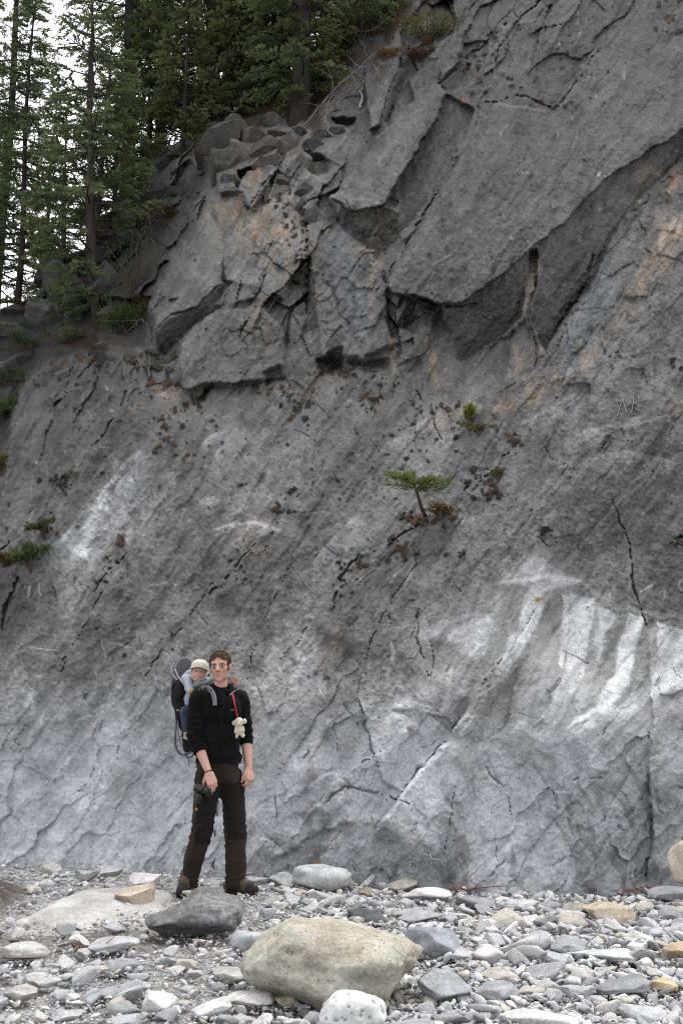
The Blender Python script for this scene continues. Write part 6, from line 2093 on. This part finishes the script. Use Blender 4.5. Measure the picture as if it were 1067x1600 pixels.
# --- boots ---
def boot(an, d, hidden=False):
    """walking boot: ankle point, direction on the ground"""
    d = np.array([d[0], d[1], 0.0])
    d /= np.linalg.norm(d)
    s = np.array([-d[1], d[0], 0])
    base = an.copy()
    base[2] = float(gz(np.array([an[0]]), np.array([an[1]]))[0]) + .012
    q = lambda f, l, z: base + d * f + s * l + np.array([0, 0, z])
    pr = [cap(q(-.05, 0, .05), .045, q(.0, 0, .13), .05), cap(q(-.06, 0, .05), .042, q(.06, 0, .05), .045), cap(q(.05, 0, .055), .045, q(.15, .005, .04), .040), cap(q(.11, 0, .038), .044, q(.185, .008, .033), .034), cap(q(0, 0, .10), .05, q(.08, 0, .07), .042)]
    V, F, nr = blob('boot', pr, .006, 3, g0)
    W = V + g0
    zz = W[:, 2] - base[2]
    V[:, 2] = np.maximum(V[:, 2], base[2] - g0[2] + .012)
    f = (W - base) @ d
    col = np.repeat([[0.085, 0.060, 0.042]], len(V), 0)
    col[f > .12] = (0.028, 0.026, 0.025)
    col[zz < .03] = (0.03, 0.028, 0.026)
    col[(f < -.045)] = (0.14, 0.095, 0.06)
    col *= (1 + .3 * fbm3(W * 40, 31, 2))[:, None]
    b = obj('boot', mesh_np('boot', V, F, M_cloth, col), man)
    so = MB()
    n_ = 30
    a = np.linspace(0, 2 * np.pi, n_, endpoint=False)
    out = np.array([base + d * (.062 + .148 * math.cos(t)) + s * ((.046 + .006 * math.cos(t)) * math.sin(t)) for t in a])
    lo, hi = out + [0, 0, -.012], out + [0, 0, .022]
    i = np.arange(n_)
    so.add(np.concatenate([lo, hi, [lo.mean(0)], [hi.mean(0)]]), [np.stack([i, (i + 1) % n_, n_ + (i + 1) % n_, n_ + i], 1), np.concatenate([np.stack([(i + 1) % n_, i, np.full(n_, 2 * n_)], 1), np.stack([n_ + i, n_ + (i + 1) % n_, np.full(n_, 2 * n_ + 1)], 1)])], (0.016, 0.015, 0.014))
    part(so, 'sole', M_cloth, b, g0)
    tubes('lace', [(np.array([q(.03 + k * .022, -.03, .115 - k * .014), q(.035 + k * .022, 0, .126 - k * .015), q(.03 + k * .022, .03, .115 - k * .014)]), .0035, 5, None) for k in range(4)], simple_mat('lace', (0.10, 0.07, 0.045), rough=.8), b, g0)


boot(M(291, 1388, .0), (-0.12, -1.0))
boot(M(366, 1387, .05), (0.86, -0.40))
# wristband
d_ = (M(329, 1216, -.215) - WRl)
d_ /= np.linalg.norm(d_)
s1 = np.cross(d_, [0, 1, 0]); s1 /= np.linalg.norm(s1); s2 = np.cross(d_, s1)
cw = WRl - d_ * .004
tubes('wristband', [(np.array([cw + .0325 * (math.cos(a) * s1 + math.sin(a) * s2) for a in np.linspace(0, 2 * np.pi, 28)]), .0034, 6, None)], simple_mat('band_brown', (0.03, 0.014, 0.012), rough=.6), man, g0)

# --- camera in his hand ---
cm0 = M(317, 1235, -.225)
camt = empty('photo_camera', cm0, 0, 'black camera hanging in the man\'s hand against his thigh', 'camera')
CR = frame(R(-15), R(14), R(68))


def cbox(c, r, rot=CR, k=.35):
    V, F = ico(3)
    V = np.sign(V) * np.abs(V) ** k
    V = V / np.abs(V).max(0)
    return (V * np.array(r) + np.array(c)) @ rot.T, F


def cpart(name, prims, mat, parent=camt, vox=.003, sm=2):
    V, F, nr = blob(name, prims, vox, sm)
    return obj(name, mesh_np(name, V, F, mat, np.ones((len(V), 3))), parent)


ax_y = np.array([0, 1.0, 0])
cpart('camera_body', [cbox((0, 0, 0), (.066, .030, .050), k=.25)], simple_mat('camera_black', (0.0065, 0.0065, 0.007), rough=.5, spec=.4, noise=.2, nscale=200, bump=.15))
cpart('grip', [cbox((.058, -.018, -.004), (.018, .026, .046), k=.45)], simple_mat('grip_rubber', (0.006, 0.006, 0.006), rough=.8))
cpart('viewfinder', [cbox((-.005, .002, .056), (.026, .024, .017), k=.4)], simple_mat('prism_black', (0.014, 0.014, 0.016), rough=.35, spec=.5))
tb = MB()
v_, f_ = tube(np.array([[0, -.02, 0], [0, -.06, 0], [0, -.065, 0], [0, -.10, 0], [0, -.105, 0]]) + np.array([-.01, 0, -.004]), [.036, .036, .033, .034, .031], 28)
tb.add(v_ @ CR.T, f_)
ln = tb.build('lens_barrel', M_black, camt)
tb = MB()
v_, f_ = tube(np.array([[-.01, -.1052, -.004], [-.01, -.1085, -.004]]), [.026, .022], 24)
tb.add(v_ @ CR.T, f_)
tb.build('front_glass', M_lens, ln)
tb = MB()
for x, r, h_ in ((-.045, .013, .012), (.038, .010, .010)):
    v_, f_ = tube(np.array([[x, 0, .048], [x, 0, .048 + h_ + .004]]), r, 16)
    tb.add(v_ @ CR.T, f_)
    tb.build('dial', simple_mat('dial_grey', (0.06, 0.06, 0.065), rough=.4), camt)
    tb = MB()
tb = MB()
v_, f_ = tube(spline(np.array([[.066, 0, .04], [.085, .01, .06], [.07, -.02, .09], [.04, -.02, .075]]), 16), .004, 6, flat=(1, .4))
tb.add(v_ @ CR.T, f_)
tb.build('hand_strap', simple_mat('strap_black', (0.012, 0.012, 0.013), rough=.8), camt)

# ------------------------------------------------------------------ child carrier
ca0 = M(292, 1110, .28)
car = empty('child_carrier', ca0, 0, 'framed child carrier with grey hood and black sides on the man\'s back', 'child carrier')
M_gfab = simple_mat('grey_fabric', (0.15, 0.147, 0.158), rough=.85, noise=.12, nscale=60, bump=.12)
M_bfab = simple_mat('black_fabric', (0.0056, 0.0056, 0.006), rough=.9, noise=.3, nscale=60, bump=.3)
M_pad = simple_mat('pad_fabric', (0.17, 0.19, 0.21), rough=.85, noise=.15, nscale=70, bump=.15)
# hood: a hollow scoop open towards the child
Vs, Fs = ico(5)


def scoop(c, r, opn, cut, th, wob, seed, zmin=-2):
    o_ = np.array(opn, float)
    o_ /= np.linalg.norm(o_)
    kp = (Vs @ o_ < cut) & (Vs[:, 2] > zmin)
    fk = Fs[kp[Fs].all(1)]
    n = 1 + wob * fbm3(Vs * 2.5, seed, 3)[:, None]
    outer = Vs * np.array(r) * n + c
    inner = Vs * (np.array(r) - th) * n + c
    mb = MB()
    mb.add(outer, fk)
    mb.add(inner, fk[:, ::-1])
    # close the rim
    e = {}
    for t in fk:
        for a_, b_ in ((t[0], t[1]), (t[1], t[2]), (t[2], t[0])):
            e[(a_, b_)] = 1
    rim = [(a_, b_) for a_, b_ in e if (b_, a_) not in e]
    rv = len(Vs)
    mb.F[4].append(np.array([[b_, a_, a_ + rv, b_ + rv] for a_, b_ in rim]))
    return mb


part(scoop(M(293.5, 1074, .27), (.144, .15, .285), (0.55, -0.80, 0.22), -0.22, .012, .03, 4, -0.12), 'hood', M_gfab, car, ca0)
V, F, nr = blob('shell', [ell(M(284.5, 1088, .30), (.090, .13, .165)), ell(M(287, 1108, .28), (.072, .12, .17)), cap(M(285, 1072, .30), .07, M(290, 1135, .26), .055), cap(M(281, 1128, .25), .03, M(296, 1132, .2), .04)], .010, 4, ca0)
V += nr * (.006 * fbm3(V * 12, 5, 3))[:, None]
obj('shell', mesh_np('shell', V, F, M_bfab, np.ones((len(V), 3))), car)
V, F, nr = blob('lower_pack', [cap(M(291, 1135, .24), .045, M(294, 1168, .2), .042), cap(M(294, 1168, .2), .036, M(306, 1170, .16), .03), cap(M(277, 1122, .24), .018, M(286, 1128, .22), .03)], .008, 3, ca0)
V += nr * (.005 * fbm3(V * 16, 6, 3))[:, None]
obj('lower_pack', mesh_np('lower_pack', V, F, M_bfab, np.ones((len(V), 3))), car)
F_ = lambda L, n=24: spline(np.array([M(*q) for q in L]), n)
tubes('frame_tube', [(F_([(272, 1036, .16), (268.5, 1046, .15), (271, 1055, .15), (277, 1063, .15)]), .0085, 8, None)], M_grey_metal, car, ca0)
tubes('frame_tube', [(F_([(274, 1046, .13), (279, 1058, .11), (286, 1067, .10), (292, 1076, .09)]), .007, 8, None)], M_grey_metal, car, ca0)
tubes('frame_tube', [(F_([(275.5, 1124, .2), (275, 1140, .18), (274, 1160, .17), (277, 1172, .16), (284, 1179, .15), (293, 1178, .14), (301, 1173, .13)]), .0085, 8, None)], simple_mat('dark_tube', (0.09, 0.095, 0.10), rough=.4, metal=.6), car, ca0)
tubes('frame_tube', [(F_([(278, 1126, .2), (279, 1145, .19), (281, 1158, .18), (285, 1166, .17)]), .006, 8, None)], M_grey_metal, car, ca0)
tubes('kickstand_loop', [(F_([(289, 1176, .13), (293, 1183, .12), (300, 1182, .12), (303, 1175, .12), (297, 1173, .12)]), .005, 6, None)], M_black, car, ca0)
tubes('loose_strap', [(F_([(294, 1180, .12), (295, 1190, .12), (294.5, 1197, .12)]), .003, 6, None)], M_black, car, ca0)
mb = MB()
v_, f_ = ell(M(278.3, 1110, .125), (.009, .006, .008))
mb.add(v_, f_)
part(mb, 'buckle', simple_mat('buckle_brass', (0.42, 0.32, 0.12), rough=.4, metal=.5), car, ca0)
# padded collar in front of the child, straps over the shoulders
V, F, nr = blob('chest_pad', [cap(M(303, 1072.5, .10), .022, M(311, 1068.5, .06), .024), cap(M(311, 1068.5, .06), .024, M(321, 1067.5, .07), .023), cap(M(321, 1067.5, .07), .023, M(333, 1061, .13), .020)], .006, 3, ca0)
V += nr * (.003 * fbm3(V * 22, 7, 3))[:, None]
obj('chest_pad', mesh_np('chest_pad', V, F, M_pad, np.ones((len(V), 3))), car)


def band(L, w, th, mat, name, off=.012, bv=None, fb=.0, par=None):
    pts = spline(np.array([surf(bv or BV_j, x, y, off, fb) for x, y in L]), 26)
    # keep the band flat to the viewer's side of the body
    mb = MB()
    tan = np.gradient(pts, axis=0)
    tan /= np.linalg.norm(tan, axis=1)[:, None]
    vw = pts - np.array(CAMV)
    vw /= np.linalg.norm(vw, axis=1)[:, None]
    s = np.cross(tan, vw)
    s /= np.linalg.norm(s, axis=1)[:, None]
    A = np.stack([pts + s * w / 2, pts + s * w / 2 - vw * th, pts - s * w / 2 - vw * th, pts - s * w / 2], 1).reshape(-1, 3)
    n = len(pts)
    i = np.arange(n - 1)
    q = np.concatenate([np.stack([i * 4 + k, i * 4 + (k + 1) % 4, (i + 1) * 4 + (k + 1) % 4, (i + 1) * 4 + k], 1) for k in range(4)] + [np.array([[0, 1, 2, 3], [4 * n - 1, 4 * n - 2, 4 * n - 3, 4 * n - 4]])])
    mb.add(A, q)
    return part(mb, name, mat, par or car, ca0)


M_strap = simple_mat('strap_grey', (0.135, 0.135, 0.145), rough=.8, noise=.2, nscale=90, bump=.2)
st_ = band([(315, 1076), (321, 1073.5), (328, 1076), (333, 1084), (335.5, 1094), (336, 1102)], .034, .012, M_strap, 'shoulder_strap')
band([(322, 1072.6), (329, 1074.5), (335, 1082), (338, 1093)], .010, .006, simple_mat('strap_edge', (0.24, 0.24, 0.25), rough=.7), 'strap_edging', .026, par=st_)
band([(311, 1079), (316, 1076), (322, 1076), (327, 1081)], .020, .010, simple_mat('strap_taupe', (0.075, 0.07, 0.072), rough=.85), 'shoulder_strap', .012)
band([(371, 1072), (368.5, 1078), (364, 1082), (359.5, 1086)], .012, .006, M_strap, 'shoulder_strap', .018)
band([(370, 1170), (374, 1176), (378, 1182), (376, 1190)], .010, .005, M_bfab, 'hip_strap', .02)
tubes('hip_strap', [(F_([(380, 1180, .0), (382, 1200, -.03), (381, 1216, -.03)]), .0026, 6, None)], M_black, car, ca0)

# ------------------------------------------------------------------ child in the carrier
b0_ = M(305, 1100, .22)
kid = empty('person', b0_, 0, 'baby in a cream cap riding in the child carrier behind the man\'s shoulder', 'person')
KC = M(311.5, 1049.5, .13)
KR = frame(R(4), R(5), R(-4))


def kell(c, r):
    V, F = ico(3)
    return (V * np.array(r) + np.array(c)) @ KR.T + KC, F


kp_ = lambda x, y, z: KC + KR @ np.array([x, y, z])
kb = [kell((0, .02, .02), (.068, .078, .068)), kell((0, -.02, -.028), (.056, .052, .046)), kell((.030, -.040, -.034), (.024, .022, .022)), kell((-.030, -.040, -.034), (.024, .022, .022)), kell((0, -.05, -.058), (.020, .016, .014)),
      kell((0, -.070, -.020), (.0095, .010, .008)), kell((0, -.064, -.043), (.014, .008, .006)), cap(kp_(0, .01, -.05), .035, M(307, 1078, .2), .04), ell(M(304, 1095, .22), (.075, .07, .11))]
WK = M(300.5, 1081.5, .035)
kb += [cap(M(293, 1066, .16), .03, M(295, 1076, .10), .026), cap(M(295, 1076, .10), .026, WK, .018)]
kb += hand(WK, M(305, 1085, .0) - WK, np.array([0.3, 0.3, -0.8]), np.array([0.5, -0.6, 0.3]), (30, 40, 30), .48, .3)
WK2 = M(370, 1071, .14)
kb += [cap(M(352, 1085, .2), .02, WK2, .016)]
kb += hand(WK2, M(366, 1064.5, .12) - WK2, np.array([0.0, -0.8, 0.2]), np.array([0.9, 0.0, 0.5]), (12, 16, 14), .52, -.1)
kb += [cap(M(352, 1085, .2), .02, M(320, 1085, .24), .035), cap(M(296, 1112, .2), .04, M(288, 1112, .12), .035), cap(M(288, 1112, .12), .035, M(292, 1142, .12), .026)]
V, F, nr = blob('body', kb, .0042, 3, b0_)
W = V + b0_
h = (W - KC) @ KR
c = np.repeat([[0.50, 0.30, 0.235]], len(V), 0)
ik = (np.linalg.norm(h, axis=1) < .13).astype(float)
for sx in (-1, 1):
    m = gau((sx * .024, -.062, -.004), (.013, .03, .008))
    V += (m * .006)[:, None] * (KR @ np.array([0, 1.0, 0]))
    tint(m * ik, (0.26, 0.13, 0.10), .5)
    tint(gau((sx * .032, -.05, -.03), (.02, .03, .018)) * ik, (0.50, 0.22, 0.17), .6)
tint(gau((0, -.07, -.043), (.013, .02, .006)) * ik, (0.42, 0.13, 0.11), .8)
hd2 = (np.linalg.norm(W - WK2, axis=1) < .12).astype(float)
tint(hd2, (0.52, 0.21, 0.17), .7)
obj('body', mesh_np('body', V, F, M_skin, np.clip(c, .01, .8)), kid)
for sx in (-1, 1):
    mb = MB()
    Vi, Fi = ico(2)
    col_ = np.repeat([[0.5, 0.48, 0.46]], len(Vi), 0)
    col_[-Vi[:, 1] > .7] = (0.05, 0.05, 0.06)
    mb.add((Vi * .0085 + np.array([sx * .024, -.054, -.004])) @ KR.T + KC, Fi, col_)
    part(mb, 'eye', M_eye, kid, b0_)
# cap: crown, brim, chin flaps
M_cap = simple_mat('cap_canvas', (0.50, 0.47, 0.40), rough=.9, noise=.12, nscale=80, bump=.2)
kp = Vs[:, 2] > -0.08 - 0.75 * sstep(.0, .7, Vs[:, 1]) - 0.35 * (np.abs(Vs[:, 0]) > .78)
mb = MB()
hvv = Vs * np.array([.0775, .087, .074]) * (1 + .03 * fbm3(Vs * 4, 3, 2))[:, None] + np.array([0, .018, .032])
mb.add(hvv @ KR.T + KC, Fs[kp[Fs].all(1)])
hat = part(mb, 'cap', M_cap, kid, b0_)
a = np.linspace(R(200), R(340), 30)
rows = []
for k in range(5):
    t = k / 4
    rx, ry = .0765 + .010 * t, .086 + .034 * t
    rows.append(np.stack([rx * np.cos(a), .016 + ry * np.sin(a), 0.034 - .002 * t - .020 * t * np.abs(np.cos(a)) ** 1.5 + .000 * a], 1))
rows = np.concatenate(rows + [r_ - np.array([0, 0, .004]) for r_ in rows[::-1]])
i = np.arange(29)
q = np.concatenate([np.stack([k * 30 + i, k * 30 + i + 1, (k + 1) * 30 + i + 1, (k + 1) * 30 + i], 1) for k in range(9)])
mb = MB()
mb.add(rows @ KR.T + KC, q)
part(mb, 'brim', simple_mat('brim_canvas', (0.36, 0.335, 0.28), rough=.9, noise=.1, nscale=80), hat, b0_)
for sx in (-1, 1):
    tubes('chin_strap', [(np.array([kp_(sx * .070, -.01, .0), kp_(sx * .062, -.03, -.035), kp_(sx * .035, -.05, -.066), kp_(0, -.055, -.076)]), .006, 6, (1, .5))], M_cap, hat, b0_)
# sweater with orange cuff, jeans, shoe
M_knit = simple_mat('grey_knit', (0.30, 0.335, 0.385), rough=.95, noise=.15, nscale=140, bump=.3, sheen=.3)
V, F, nr = blob('sweater', [cap(M(293, 1062, .18), .040, M(295.5, 1075, .10), .037), cap(M(295.5, 1075, .10), .037, WK * .85 + M(295.5, 1075, .1) * .15, .027), ell(M(304, 1094, .22), (.09, .085, .12)), cap(M(293, 1061, .19), .036, M(322, 1066, .22), .05), cap(M(288, 1060, .22), .03, M(296, 1052, .24), .03), cap(M(320, 1080, .24), .045, M(352, 1085, .2), .03), cap(M(352, 1085, .2), .03, WK2 * .9 + M(352, 1085, .2) * .1, .022)], .006, 3, b0_)
V += nr * (.004 * fbm3((V + b0_) * 22, 9, 3))[:, None]
sw = obj('sweater', mesh_np('sweater', V, F, M_knit, np.ones((len(V), 3))), kid)
dc = WK - M(295.5, 1075, .10)
dc /= np.linalg.norm(dc)
tubes('cuff', [(np.array([WK - dc * .016, WK - dc * .004, WK + dc * .008]), [.026, .026, .022], 16, None)], simple_mat('orange_knit', (0.40, 0.22, 0.06), rough=.95), sw, b0_)
V, F, nr = blob('jeans', [cap(M(300, 1108, .2), .055, M(289, 1112, .11), .046), cap(M(289, 1112, .11), .045, M(292, 1141, .11), .034)], .006, 3, b0_)
V += nr * (.003 * fbm3((V + b0_) * 25, 10, 3))[:, None]
obj('jeans', mesh_np('jeans', V, F, simple_mat('denim', (0.035, 0.048, 0.085), rough=.85, noise=.3, nscale=90, bump=.25), np.ones((len(V), 3))), kid)
V, F, nr = blob('shoe', [cap(M(291.5, 1147, .10), .026, M(297, 1152, .06), .027), cap(M(292, 1142, .11), .026, M(292, 1150, .10), .027)], .005, 3, b0_)
sh = obj('shoe', mesh_np('shoe', V, F, simple_mat('shoe_suede', (0.30, 0.235, 0.17), rough=.9, noise=.2, nscale=60), np.ones((len(V), 3))), kid)
tubes('sole', [(np.array([M(288, 1152.5, .09), M(294, 1155.5, .06), M(299, 1156, .04)]), .009, 8, (1.6, .7))], simple_mat('shoe_sole', (0.42, 0.36, 0.28), rough=.9), sh, b0_)

# ------------------------------------------------------------------ plush toy on a red ribbon
ty = surf(BV_j, 372, 1126, .05)[1] - DM - .045
t0_ = M(373, 1128, ty)
toy = empty('plush_toy', t0_, 0, 'small cream plush lamb dangling from a red ribbon at the man\'s chest', 'toy')
TM = lambda x, y, d=0.0: M(x, y, ty + d)
k_ = 1 / 188.0
pr = [ell(TM(373.5, 1128), (7.3 * k_, .036, 6.8 * k_)), ell(TM(373, 1131, -.02), (5 * k_, .026, 4.2 * k_)), cap(TM(367.5, 1128), .018, TM(366.5, 1130.5), .020), cap(TM(380, 1128), .017, TM(382, 1127), .020),
      ell(TM(374.5, 1141), (5.8 * k_, .030, 8.0 * k_)), cap(TM(371, 1146), .016, TM(369.8, 1151), .015), cap(TM(378, 1146), .016, TM(379.8, 1149.5), .016), cap(TM(369.5, 1137, -.01), .013, TM(368.5, 1144, -.015), .013), cap(TM(379.5, 1137, -.01), .012, TM(380.5, 1142, -.015), .012)]
V, F, nr = blob('toy', pr, .0035, 2, t0_)
V += nr * (.0035 * fbm3(V * 60, 7, 3))[:, None]
M_plush = simple_mat('cream_plush', (0.52, 0.48, 0.38), rough=.97, noise=.2, nscale=120, bump=.5, sheen=.4)
obj('plush_body', mesh_np('plush_body', V, F, M_plush, np.ones((len(V), 3))), toy)
mb = MB()
for x, y in ((370.8, 1129.6), (376, 1129.4)):
    v_, f_ = ell(TM(x, y, -.040), (.0035, .003, .0035))
    mb.add(v_, f_)
    part(mb, 'eye', M_black, toy, t0_)
    mb = MB()
mb = MB()
v_, f_ = ell(TM(373, 1132.2, -.046), (.005, .004, .0035))
mb.add(v_, f_)
part(mb, 'nose', simple_mat('nose_pink', (0.30, 0.18, 0.14), rough=.8), toy, t0_)
L_ = [(363.5, 1084), (366, 1096), (368.5, 1108)]
pts = np.array([surf(BV_j, x, y, .012) for x, y in L_] + [TM(371.5, 1122, -.005)])
mb = MB()
v_, f_ = tube(spline(pts, 20), .0075, 8, flat=(1, .35))
mb.add(v_, f_)
part(mb, 'ribbon', simple_mat('red_ribbon', (0.34, 0.012, 0.03), rough=.6), toy, t0_)
